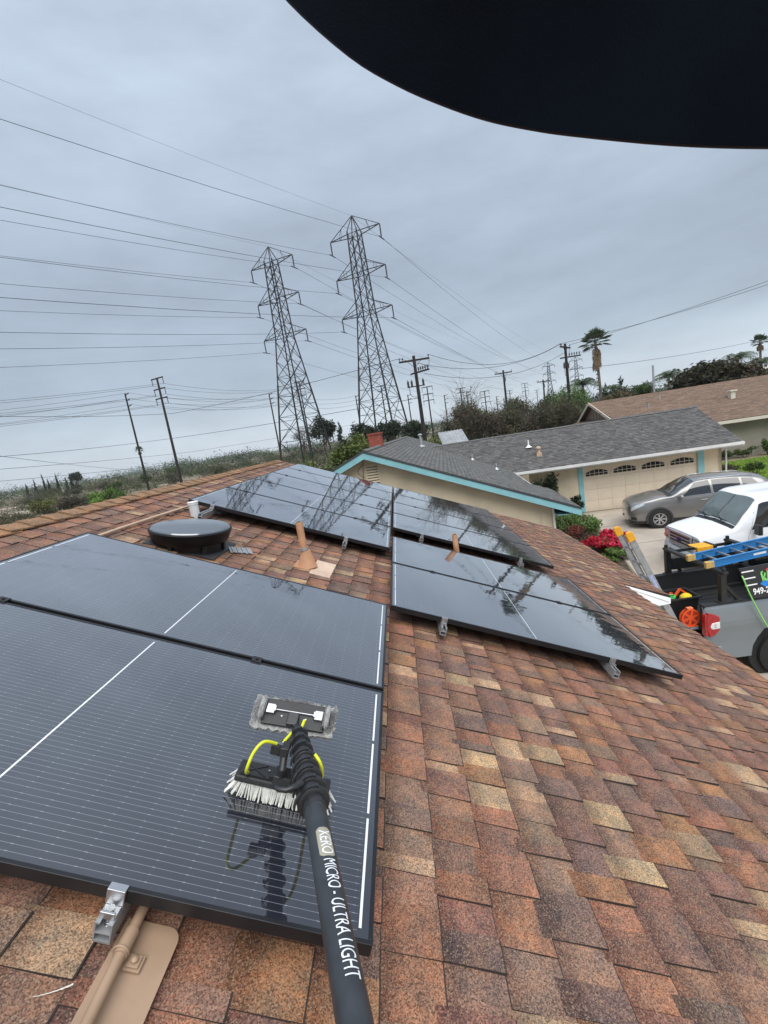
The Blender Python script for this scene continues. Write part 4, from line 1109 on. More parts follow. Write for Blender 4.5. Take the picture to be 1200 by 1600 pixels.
# sectional garage door: four rows of panels, arched window groups in the top row
door = MB(); door.bx(8.62, 13.6, 8.99, 9.03, 0.0, 2.13); gdoor = door.build('garage_door', mat('door_shadow', (0.42, 0.33, 0.23), 0.7), nb)
for rr in range(4):
    for cc in range(8):
        b = MB(); x0 = 8.63 + cc * 0.621; z0 = 0.012 + rr * 0.531
        b.bx(x0 + 0.003, x0 + 0.618, 8.965, 8.992, z0, z0 + 0.522)
        if rr < 3: b.bx(x0 + 0.09, x0 + 0.53, 8.957, 8.967, z0 + 0.10, z0 + 0.42)
        b.build('door_panel', M_CREAM, gdoor, bevel=0.004)
M_DGLASS = mat('dark_glass', (0.010, 0.011, 0.012), 0.25, spec=0.3, var=0.2)
for grp in range(4):
    x0 = 8.63 + grp * 1.242 + 0.12; wdt = 1.0
    zb = 1.72
    b = MB()
    def arch(f): return zb + 0.16 + 0.13 * (1 - (2 * f - 1) ** 2)
    b.prism([(x0 - 0.05, 8.955, zb - 0.05), (x0 + wdt + 0.05, 8.955, zb - 0.05)] + [(x0 + wdt * f + (f - 0.5) * 0.1, 8.955, arch(f) + 0.045) for f in [1 - k_ / 10 for k_ in range(11)]], (0, 0.012, 0))
    wf = b.build('door_window', M_CREAM, gdoor)
    for rw in range(2):
        for cl in range(5):
            xa, xb = x0 + cl * wdt / 5 + 0.012, x0 + (cl + 1) * wdt / 5 - 0.012
            fa, fb = (xa - x0) / wdt, (xb - x0) / wdt
            if rw == 0: za, zl, zr_ = zb, zb + 0.10, zb + 0.10
            else: za, zl, zr_ = zb + 0.125, arch(fa), arch(fb)
            b = MB(); b.prism([(xa, 8.949, za), (xb, 8.949, za), (xb, 8.949, zr_), (xa, 8.949, zl)], (0, 0.008, 0)); b.build('pane', M_DGLASS, wf)
# pipes on the garage roof
def ghz(y): return gz0 + (y - gy0) * (gz1 - gz0) / (gy1 - gy0)
b = MB(); z = ghz(10.2); b.tube([(6.52, 10.2, z - 0.05), (6.52, 10.2, z + 0.36)], 0.04, 12); b.lathe([(0.17, 0.0), (0.06, 0.09), (0.045, 0.12)], 12, 0, T(6.52, 10.2, z)); b.build('stack_pipe', M_WHITE, nb)
b = MB(); z = ghz(9.4); b.bx(6.70, 6.94, 9.25, 9.55, z - 0.10, z + 0.10); b.tube([(6.82, 9.4, z), (6.82, 9.4, z + 0.30)], 0.075, 14); b.lathe([(0.12, 0), (0.12, 0.07), (0.05, 0.12), (0, 0.12)], 14, 0, T(6.82, 9.4, z + 0.28)); b.build('flue_pipe', mat('flue_tan', (0.46, 0.34, 0.24), 0.6, var=0.15, vscale=9), nb)

# ================================================================== BROWN-ROOFED HOUSE beyond the lawn
M_BRROOF = shingle_mat('brown_shingle', 'attr', 40.0, 0.35)
BRN = [(0.190, 0.123, 0.082), (0.170, 0.110, 0.074), (0.212, 0.138, 0.092), (0.150, 0.098, 0.067)]
BRN_ = BRN
bh = thing('brown_roof_house', 'low house with long brown shingle roof beyond the lawn', 'house', T(20, 33, GZ))
I4 = Matrix.Identity(4)
def slope(name, a, bb, c, d, pal, seed, exp=0.16, wr=(0.3, 0.6), parent=bh, deckm=DECK2):
    """roof slope: a-b ridge, d-c eave"""
    a, bb, c, d = map(Vector, (a, bb, c, d))
    n0 = (bb - a).cross(c - a); d.z = a.z - (n0.x * (d.x - a.x) + n0.y * (d.y - a.y)) / n0.z
    xdir = (d - a); ydir = (bb - a)
    n_ = ydir.cross(xdir).normalized()
    if n_.z < 0: n_ = -n_
    mb = MB(); mb.prism([a, bb, c, d], n_ * -0.08); o = mb.build(name, deckm, parent, I4)
    y0 = ydir.normalized(); x0 = (y0.cross(n_)).normalized()
    if x0.dot(xdir) < 0: x0 = -x0
    Mx = Matrix((x0, y0, x0.cross(y0))).transposed().to_4x4(); Mx.translation = a
    if Mx.col[2].to_3d().dot(n_) < 0:
        y0 = -y0; Mx = Matrix((x0, y0, x0.cross(y0))).transposed().to_4x4(); Mx.translation = a
    inv = Mx.inverted()
    P2 = [(inv @ q)[:2] for q in (a, bb, c, d)]
    def inside(u, v):
        s_ = None
        for i in range(4):
            (x1, y1), (x2, y2) = P2[i], P2[(i + 1) % 4]
            cr2 = (x2 - x1) * (v - y1) - (y2 - y1) * (u - x1)
            if s_ is None: s_ = cr2 > 0
            elif (cr2 > 0) != s_: return False
        return True
    us = [p[0] for p in P2]; vs_ = [p[1] for p in P2]
    roof_tabs_stuff('shingle_field', o, Mx, 0.0, max(us), min(vs_), max(vs_), exp, wr, pal, M_BRROOF, seed, inside)
    return o
M_OLIVE = mat('olive_stucco', (0.30, 0.275, 0.215), 0.9, var=0.08, vscale=1.2, bump=0.1)
BX, BY = Vector((0.9903, -0.1392, 0)), Vector((0.1392, 0.9903, 0)); BA = Vector((15.85, 34.0, 0))
def bl_(a, b, z): return BA + BX * a + BY * b + Vector((0, 0, z))
def bz(b): return 1.15 - 0.4 * abs(b)
slope('roof', bl_(0, 0, 1.15), bl_(21, 0, 1.15), bl_(21, -6.1, bz(6.1)), bl_(0.9, -6.1, bz(6.1)), BRN, 11)
slope('roof', bl_(0, 0, 1.15), bl_(21, 0, 1.15), bl_(21, 6.1, bz(6.1)), bl_(0, 6.1, bz(6.1)), BRN, 12, 0.3)
slope('lower_roof', bl_(0.5, -3.4, -0.25), bl_(0.5, 3.6, -0.25), bl_(-2.8, 4.2, -1.15), bl_(-2.8, -4.0, -1.15), BRN, 13)
M_CREAMTRIM = mat('cream_trim', (0.60, 0.55, 0.46), 0.6, var=0.05)
M_OLIVE = mat('olive_stucco', (0.30, 0.275, 0.215), 0.9, var=0.08, vscale=1.2, bump=0.1)
b = MB(); b.prism([bl_(0.45, 0, 1.02), bl_(0.75, -5.5, -1.2), bl_(0.75, -5.5, -4.2), bl_(0.45, 5.5, -4.2), bl_(0.45, 5.5, -1.2)], BX * 0.2); b.build('gable_wall', mat('gablet', (0.27, 0.23, 0.18), 0.9, var=0.1), bh, I4)
for i in range(9):
    q = -3.0 + i * 0.7
    b = MB(); b.bar(bl_(0.44 + 0.05 * max(0, -q) / 3, q, -0.6), bl_(0.44 + 0.05 * max(0, -q) / 3, q, 0.92 - 0.4 * abs(q)), 0.07, 0.03); b.build('batten', mat('gablet', (0, 0, 0)), bh, I4)
for q in (-6.1, 6.1):
    b = MB(); b.prism([bl_(-0.03, 0, 1.17), bl_(-0.03 + (0.9 if q < 0 else 0), q, bz(q) + 0.02), bl_(-0.03 + (0.9 if q < 0 else 0), q, bz(q) - 0.2), bl_(-0.03, 0, 0.95)], BX * 0.05); b.build('barge_board', M_CREAMTRIM, bh, I4)
b = MB(); b.bar(bl_(0.9, -6.14, bz(6.1) - 0.13), bl_(21, -6.14, bz(6.1) - 0.13), 0.06, 0.2); b.build('fascia', M_CREAMTRIM, bh, I4)
b = MB(); b.prism([bl_(0.95, -5.4, -4.2), bl_(20.5, -5.4, -4.2), bl_(20.5, -5.4, -1.25), bl_(0.95, -5.4, -1.25)], BY * 10.5); b.build('wall', M_OLIVE, bh, I4)
b = MB(); c = bl_(8.6, -3.0, bz(3)); b.bx(c.x - 0.15, c.x + 0.15, c.y - 0.15, c.y + 0.15, c.z - 0.25, c.z + 0.45); b.bx(c.x - 0.23, c.x + 0.23, c.y - 0.23, c.y + 0.23, c.z + 0.452, c.z + 0.54); b.build('flue_box', M_CREAMTRIM, bh, I4)
for p in ((4.6, -1.5), (3.4, -2.6)):
    b = MB(); c = bl_(p[0], p[1], bz(p[1])); b.tube([(c.x, c.y, c.z - 0.1), (c.x, c.y, c.z + 0.35)], 0.05, 8); b.build('stack_pipe', M_GALV, bh, I4)
# small grey house top right
gh = thing('grey_house', 'grey gabled house with white roof edges, cut by the right edge of the picture', 'house', T(50, 60, GZ))
b = MB(); b.prism([(47.8, 60, 0.9), (50.4, 60, 1.95), (56, 60, 0.3), (56, 60, -4), (47.8, 60, -4)], (2, 9, 0)); b.build('wall', mat('grey_siding', (0.13, 0.135, 0.14), 0.8, var=0.08), gh, I4)
b = MB(); b.bar((47.2, 59.6, 0.72), (50.4, 59.6, 2.12), 0.5, 0.12); b.bar((50.4, 59.6, 2.12), (56.5, 59.6, 0.35), 0.5, 0.12); b.bar((47.2, 59.7, 0.2), (56, 59.7, -0.1), 0.4, 0.15); b.build('roof_edge', M_CREAMTRIM, gh, I4)
# white sheet-roofed shed behind the neighbour
sh = thing('shed', 'low white corrugated shed roof behind the neighbour house by the dark thicket', 'shed', T(4.5, 31.5, GZ))
b = MB()
for k_ in range(8):
    x = -0.9 + k_ * 0.24; b.prism([(x, -1.6, 3.6), (x + 0.12, -1.6, 3.66), (x + 0.24, -1.6, 3.6), (x + 0.24, -1.6, 3.57), (x, -1.6, 3.57)], (0, 3.0, 0.95))
b.build('roof', mat('shed_white', (0.30, 0.31, 0.32), 0.6, var=0.2, vscale=3, stain=0.35), sh)
b = MB(); b.bx(-0.85, 0.95, -1.5, 1.2, 0, 3.56); b.build('wall', M_OLIVE, sh)

# ================================================================== TRANSMISSION TOWERS AND LINES
def lattice_tower(label, X, Y, H, yaw, full=True, group=None):
    M = T(X, Y, GZ) @ RZ(yaw)
    t = thing('transmission_tower', label, 'pylon', M, group)
    k = H / 50.0; wleg, wbr = (0.25 * k, 0.10 * k) if full else (0.5 * k, 0.26 * k)
    z1, z2, z3, zt = 0.614 * H, 0.773 * H, 0.928 * H, H
    prof = [(0, 0.094 * H), (0.2 * H, 0.0735 * H), (0.4 * H, 0.052 * H), (z1, 0.030 * H), (z3 + 0.012 * H, 0.0215 * H)]
    def hw(z):
        for (a, wa), (b_, wb) in zip(prof, prof[1:]):
            if z <= b_: return wa + (wb - wa) * (z - a) / (b_ - a)
        return prof[-1][1]
    zt_body = prof[-1][0]
    for sx, sy in ((-1, -1), (1, -1), (1, 1), (-1, 1)):
        b = MB()
        zs = [p[0] for p in prof]
        for a, c in zip(zs, zs[1:]): b.bar((sx * hw(a), sy * hw(a), a), (sx * hw(c), sy * hw(c), c), wleg * (1.15 if a < 0.3 * H else 0.85))
        b.bar((sx * hw(zt_body), sy * hw(zt_body), zt_body), (0, 0, zt), wleg * 0.6)
        b.build('leg', M_STEEL_TOWER, t)
    b = MB(); lev = [0.0]; z = 0.0
    while z < zt_body - 0.01 * H:
        z += max(hw(z) * (2.1 if z > 0.45 * H else 1.45), 0.045 * H); lev.append(min(z, zt_body))
    for a, c in zip(lev, lev[1:]):
        wa, wc = hw(a), hw(c)
        for q in range(4):
            ca = [(-1, -1), (1, -1), (1, 1), (-1, 1)][q]; cb = [(1, -1), (1, 1), (-1, 1), (-1, -1)][q]
            A0_, A1_ = Vector((ca[0] * wa, ca[1] * wa, a)), Vector((cb[0] * wa, cb[1] * wa, a))
            C0, C1 = Vector((ca[0] * wc, ca[1] * wc, c)), Vector((cb[0] * wc, cb[1] * wc, c))
            b.bar(A0_, C1, wbr); b.bar(A1_, C0, wbr)
            if a < 0.42 * H: b.bar(C0, C1, wbr * 0.8)
            if full and a < 0.38 * H:
                m0, m1 = A0_.lerp(C0, 0.5), A1_.lerp(C1, 0.5); mid = (A0_ + A1_ + C0 + C1) / 4
                b.bar(m0, mid, wbr * 0.7); b.bar(mid, m1, wbr * 0.7)
    b.build('lattice', M_STEEL_TOWER, t, kind='stuff')
    tips = {}
    for lv, (z, al) in enumerate(((z1, 0.122 * H), (z2, 0.118 * H), (z3, 0.118 * H))):
        b = MB(); w_ = hw(z); zt_ = z + (0.05 * H if lv < 2 else zt - z); wt = hw(min(z + 0.05 * H, zt_body))
        for s in (-1, 1):
            tip = Vector((s * al, 0, z + 0.004 * H)); tips[(lv, s)] = tip
            for sy in (-1, 1):
                b.bar((s * w_, sy * w_, z), tip, wbr * 1.35)
                b.bar((0 if lv == 2 else s * wt, 0 if lv == 2 else sy * wt, zt_), tip, wbr)
                for f in (0.5,):
                    lo = Vector((s * w_, sy * w_, z)).lerp(tip, f)
                    hi = Vector((0 if lv == 2 else s * wt, 0 if lv == 2 else sy * wt, zt_)).lerp(tip, f)
                    b.bar(lo, hi, wbr * 0.6)
                    if sy == 1: b.bar(Vector((s * w_, -w_, z)).lerp(tip, f), lo, wbr * 0.7)
        b.bar((-w_, -w_, z), (w_, -w_, z), wbr); b.bar((-w_, w_, z), (w_, w_, z), wbr)
        b.build('cross_arm', M_STEEL_TOWER, t)
        for s in (-1, 1):
            tip = tips[(lv, s)]; il = 0.051 * H
            b = MB(); b.tube([tip, tip - Vector((0, 0, il))], 0.10 * k if full else 0.2 * k, 6)
            if full:
                for q in range(12): b.lathe([(0.05 * k, -0.03), (0.17 * k, 0.0), (0.05 * k, 0.05)], 8, 0, T(tip.x, tip.y, tip.z - il * (0.12 + 0.07 * q)))
                b.bar((tip.x, -1.2 * k, tip.z - il - 0.12 * k), (tip.x, 1.2 * k, tip.z - il - 0.12 * k), 0.14 * k)
            b.build('insulator', M_STEEL_TOWER, t)
            tips[(lv, s)] = M @ (tip - Vector((0, 0, il)))
    tips['peak'] = M @ Vector((0, 0, H))
    return tips
LINE_ANG = math.atan2(0.407, 0.914)       # line heads this far right of straight ahead
YAW = -LINE_ANG
tipsL = lattice_tower('left one of the two tall lattice pylons, the slightly shorter in view', -21.6, 105, 49.9, YAW)
tipsR = lattice_tower('right one of the two tall lattice pylons, the taller in view', -2.0, 100, 50.8, YAW)
farL = lattice_tower('tiny far lattice pylon left of the oblique utility pole, on the horizon', 194.0, 560, 58, YAW, False)
farR = lattice_tower('tiny far lattice pylon right of the oblique utility pole, next to the palm', 225.0, 556, 59, YAW, False)
def wire(label, cat_group, pts, sag, r, n=24, cat='power line'):
    t = None
    b = MB(); P = [Vector(p) for p in pts]
    path = []
    for a, c in zip(P, P[1:]):
        for i in range(n):
            f = i / n; q = a.lerp(c, f); q.z -= sag * 4 * f * (1 - f); path.append(q)
    path.append(P[-1])
    o0 = path[0].copy()
    b.tube([p - o0 for p in path], r, 5)
    o = b.build('power_line', M_WIRE, None, T(*o0))
    tag(o, label, cat, cat_group)
    return o
back = Vector((-0.537, -0.843, 0)) * 310      # the line bends a little at these pylons
lvn = ('lowest', 'middle', 'top'); sn = {-1: 'left', 1: 'right'}
for tips, far_, nm in ((tipsL, farL, 'left'), (tipsR, farR, 'right')):
    for lv in range(3):
        for s in (-1, 1):
            p = tips[(lv, s)]
            wire(f'conductor heading left from the {sn[s]} tip of the {lvn[lv]} arm, {nm} pylon', 'high-voltage conductors', [p, p + back], 9, 0.028)
            wire(f'conductor heading far right from the {sn[s]} tip of the {lvn[lv]} arm, {nm} pylon', 'high-voltage conductors', [p, far_[(lv, s)]], 15, 0.034, 30)
    p = tips['peak']
    wire(f'thin ground wire running left from the peak of the {nm} pylon', 'high-voltage ground wires', [p, p + back], 6.5, 0.014)
    wire(f'thin ground wire running far right from the peak of the {nm} pylon', 'high-voltage ground wires', [p, far_['peak']], 9, 0.022, 30)

# wooden poles of the parallel lines
def wood_pole(label, X, Y, top, arms='side', yaw=-0.35, r=0.16, group='wooden poles along the power corridor'):
    base = ground_z(X, Y) - 0.3
    t = thing('wooden_pole', label, 'pole', T(X, Y, base), group)
    h = top - base
    b = MB(); b.tube([(0, 0, 0), (0, 0, h * 0.5), (0, 0, h)], [r * 1.25, r, r * 0.72], 10); b.build('shaft', M_WOOD_POLE, t)
    ends = []
    ca, sa = math.cos(yaw), math.sin(yaw)
    if arms == 'side':
        for i, z in enumerate((0.03, 1.0, 2.0)):
            b = MB(); zz = h - 0.15 - z; L = 0.95
            b.bar((0, 0, zz - 0.1), (ca * L, sa * L, zz + 0.12), 0.11); b.build('side_arm', M_WOOD_POLE, t)
            ends.append(T(X, Y, base) @ Vector((ca * L, sa * L, zz + 0.15)))
    elif arms == 'triple':
        for i, (z, L) in enumerate(((0.1, 1.35), (1.75, 1.3), (3.2, 1.35))):
            b = MB(); zz = h - z
            b.bar((-ca * L, -sa * L, zz), (ca * L, sa * L, zz), 0.14, 0.17); b.build('cross_arm', M_WOOD_POLE, t)
            for s in (-1, 1):
                b = MB(); b.tube([(s * ca * L * 0.93, s * sa * L * 0.93, zz - 0.05), (s * ca * L * 0.93, s * sa * L * 0.93, zz - 1.0)], 0.055, 6); b.build('insulator', M_WIRE, t)
                ends.append(T(X, Y, base) @ Vector((s * ca * L * 0.93, s * sa * L * 0.93, zz - 1.0)))
    elif arms == 'tee':
        for z, L in ((0.05, 1.2), (1.1, 1.0)):
            b = MB(); zz = h - z; b.bar((-ca * L, -sa * L, zz), (ca * L, sa * L, zz), 0.12, 0.15); b.build('cross_arm', M_WOOD_POLE, t)
            ends += [T(X, Y, base) @ Vector((s * ca * L, s * sa * L, zz + 0.2)) for s in (-1, 1)]
    return ends
pA = wood_pole('slim wooden pole with three side arms, leftmost of all poles', -44.6, 75, 14.9, 'side', -0.4, 0.17)
pB = wood_pole('thick dark wooden pole with three crossarms, second from the left', -36.0, 70, 15.6, 'triple', -0.4, 0.20)
pC = wood_pole('wooden pole with side arms just left of the left pylon', -25.2, 95, 13.5, 'side', -0.4)
pD = wood_pole('wooden pole with crossarms seen through the left pylon', -19.3, 100, 15.7, 'triple', -0.4)
pE = wood_pole('wooden pole just left of the base of the right pylon', -8.0, 110, 11.5, 'side', -0.4)
pF = wood_pole('wooden pole seen through the legs of the right pylon', -1.3, 100, 11.8, 'tee', -0.4)
rest = [('slender pole between the right pylon and the utility pole with transformers', 4.9, 115, 10.1, 'side'), ('pole just right of the utility pole with transformers', 9.2, 105, 10.5, 'triple'), ('pole with side arms left of the bare thicket', 14.7, 120, 8.9, 'side'),
 ('pole rising from the left part of the bare thicket', 18.4, 115, 9.6, 'tee'), ('thin distant pole inside the left part of the bare thicket', 24.0, 140, 10.0, 'tee'), ('pole with crossarms above the middle of the thicket', 27.4, 130, 8.8, 'triple'), ('small distant pole above the thicket, left of the tee-shaped utility pole', 39.7, 170, 8.4, 'side'),
 ('small distant pole just right of the tee-shaped utility pole', 44.8, 170, 9.8, 'tee'), ('distant tall pole right of the tee-shaped utility pole above the thicket', 56.4, 190, 12.7, 'triple'), ('faint distant pole left of the far lattice pylons', 73.7, 230, 10.9, 'tee')]
pR = [wood_pole(l, x, y, z, a, -0.4, 0.17) for l, x, y, z, a in rest]
for i, (x, y, z) in enumerate(((-110, 330, 8), (-85, 350, 7.5), (-150, 320, 7.5), (-60, 360, 9))):
    wood_pole(('tiny pole on the left skyline behind the dark three-armed pole', 'tiny pole on the left skyline right of the dark three-armed pole', 'tiny pole on the left skyline left of the slim leftmost pole', 'tiny pole on the left skyline nearest the left pylon')[i], x, y, z, 'tee', -0.2, 0.2)
G2 = 'thin lines along the wooden poles'
for i in range(3):
    q = pA[i]; nx = pC[i]
    wire(f'thin line from the {("top", "middle", "bottom")[i]} side arm of the leftmost pole towards the right', G2, [q, nx, pE[i]], 1.3, 0.022)
    wire(f'thin line from the {("top", "middle", "bottom")[i]} side arm of the leftmost pole out of the left edge', G2, [q, q + Vector((-60, -35, 1.0))], 1.6, 0.022)
for i in (0, 1, 2, 3, 4, 5):
    q = pB[i]
    wire(f'thin line from the dark pole rightwards, {("top", "top", "middle", "middle", "lowest", "lowest")[i]} crossarm, {("left", "right")[i % 2]} end', G2, [q, pD[i]], 1.2, 0.022)
    wire(f'thin line from the dark pole leftwards, {("top", "top", "middle", "middle", "lowest", "lowest")[i]} crossarm, {("left", "right")[i % 2]} end', G2, [q, q + Vector((-60, -45, 1.2))], 1.6, 0.022)

# utility poles in the street behind the houses
def utility_pole(label, X, Y, top, yaw, trafo=False, L=1.25, r=0.15):
    base = GZ
    t = thing('utility_pole', label, 'utility pole', T(X, Y, base), 'utility poles with crossarms')
    h = top - base; ca, sa = math.cos(yaw), math.sin(yaw)
    b = MB(); b.tube([(0, 0, 0), (0, 0, h * 0.5), (0, 0, h)], [r * 1.3, r * 1.05, r * 0.8], 12); b.build('shaft', M_WOOD_POLE, t)
    W = lambda v: T(X, Y, base) @ Vector(v)
    out = []
    b = MB(); z = h - 0.35; b.bar((-ca * L, -sa * L, z), (ca * L, sa * L, z), 0.11, 0.14); b.bar((-ca * 0.6, -sa * 0.6, z), (0, 0, z - 0.6), 0.03); b.bar((ca * 0.6, sa * 0.6, z), (0, 0, z - 0.6), 0.03); b.build('cross_arm', M_WOOD_POLE, t)
    for f in (-0.95, -0.75, 0.95):
        b = MB(); b.lathe([(0.02, 0.07), (0.02, 0.16), (0.06, 0.18), (0.05, 0.24), (0.065, 0.27), (0.03, 0.31), (0, 0.32)], 8, 0, T(f * ca * L, f * sa * L, z)); b.build('insulator', M_WIRE, t); out.append(W((f * ca * L, f * sa * L, z + 0.3)))
    if trafo:
        b = MB(); z2 = h - 1.35; y2 = yaw - 0.9; c2, s2 = math.cos(y2), math.sin(y2); b.bar((-c2 * 0.6, -s2 * 0.6, z2), (c2 * 1.5, s2 * 1.5, z2), 0.10, 0.12); b.build('cross_arm', M_WOOD_POLE, t)
        for f in (0.35, 0.6, 0.85, 1.1, 1.35):
            b = MB(); b.lathe([(0.03, 0.05), (0.03, 0.16), (0.08, 0.2), (0.05, 0.3), (0.07, 0.36), (0, 0.4)], 8, 0, T(f * c2, f * s2, z2)); b.build('insulator', M_WIRE, t)
        for f in (-0.75, -0.45, 0.5):
            b = MB(); b.tube([(f * ca, f * sa, h - 2.35), (f * ca, f * sa, h - 1.95)], 0.09, 10); b.tube([(f * ca, f * sa, h - 1.95), (f * ca, f * sa, h - 1.8)], 0.03, 6); b.build('cutout', M_WIRE, t)
        b = MB(); b.bar((-ca * 0.85, -sa * 0.85, h - 2.4), (ca * 0.6, sa * 0.6, h - 2.4), 0.08); b.build('bracket', M_WOOD_POLE, t)
        b = MB(); b.tube(curve_pts([Vector((-ca * 0.7, -sa * 0.7, h - 2.4)), Vector((-ca * 0.6, -sa * 0.6, h - 3.1)), Vector((0, -0.1, h - 3.3))]), 0.022, 5); b.tube(curve_pts([Vector((ca * L, sa * L, h - 0.3)), Vector((ca * 1.1, sa * 1.1, h - 1.0)), Vector((ca * 0.7, sa * 0.7, h - 1.35))]), 0.018, 5); b.build('jumper_cable', M_WIRE, t)
    else:
        b = MB(); b.bx(-0.16, 0.16, -0.3, -0.1, h - 1.5, h - 0.9); b.build('switch_box', M_WIRE, t)
    return out, W
u1, W1 = utility_pole('utility pole with transformers and double crossarms behind the grey gable roof', 2.68, 35, 7.07, 0.06, True)
u2, W2 = utility_pole('tee-shaped utility pole rising from the bare thicket', 15.91, 60, 7.12, 0.0, False, 1.15)
u3, W3 = utility_pole('oblique utility pole with bundled insulators left of the tall palm', 18.62, 45, 7.33, 0.9, True, 1.5)
u4, W4 = utility_pole('small utility pole with wide crossarm left of the leafy green tree', 29.0, 84, 6.54, 0.0, False, 1.15)
u5, W5 = utility_pole('small utility pole standing among the palms at far right', 68.0, 78, 7.2, 0.4, False, 1.3)
G3 = 'street power lines'
wire('upper sagging line between the transformer pole and the oblique utility pole', G3, [u1[2], u3[0]], 1.35, 0.018)
wire('second sagging line between the transformer pole and the oblique utility pole', G3, [u1[0], u3[1]], 1.5, 0.018)
wire('lower sagging line between the transformer pole and the oblique utility pole', G3, [W1((0.6, -0.6, 9.4)), W3((0, 0, 10.4))], 1.25, 0.018)
wire('upper line from the oblique utility pole to the right picture edge', G3, [u3[2], (36.5, 36.0, 9.35)], 0.25, 0.018)
wire('lower twin of the line from the oblique utility pole to the right edge', G3, [u3[1], (36.8, 36.2, 9.05)], 0.35, 0.018)
wire('line crossing in front of the tall palm towards the far right pole', G3, [W3((0, 0, 8.6)), u5[0]], 0.5, 0.022)
wire('lowest line from the palms to the thicket behind the brown house', G3, [W5((0, 0, 9.6)), (30.0, 66, 1.8)], 0.6, 0.022)
wire('long level line left of the pylons at the height of the dark pole', G3, [(-34.03, 30.0, 7.94), (-25.15, 50.0, 7.44), u1[0]], 0.25, 0.02, 24)
wire('long line rising from the left edge above the valley to the transformer pole', G3, [(-39.53, 34.0, 4.99), (-34.5, 60.0, 5.39), W1((0, 0, 7.6))], 0.2, 0.022, 30)
wire('second long line low above the valley from the left edge', G3, [(-46.43, 40.0, 4.39), (-42.24, 90.0, 3.83), (2, 120, 5.3)], 0.2, 0.024)
wire('lowest long line above the left valley skyline', G3, [(-51.26, 44.0, 3.34), (-47.36, 100.0, 1.8), (8, 128, 3.6)], 0.2, 0.024)
wire('diagonal drop wire descending across the left valley sky', G3, [(-34.81, 30.0, 5.74), (-62.35, 110.0, 1.14)], 0.4, 0.022)
t = thing('steel_pole', 'plain pale slender pole behind the long brown roof', 'pole', T(30.0, 50, GZ))
b = MB(); b.tube([(0, 0, 0), (0, 0, 4.0 - GZ)], [0.13, 0.10], 10); b.build('shaft', M_GALV, t)
b = MB(); b.lathe([(0.12, 0), (0.12, 0.08), (0, 0.12)], 10, 0, T(0, 0, 4.0 - GZ)); b.build('cap', M_GALV, t)

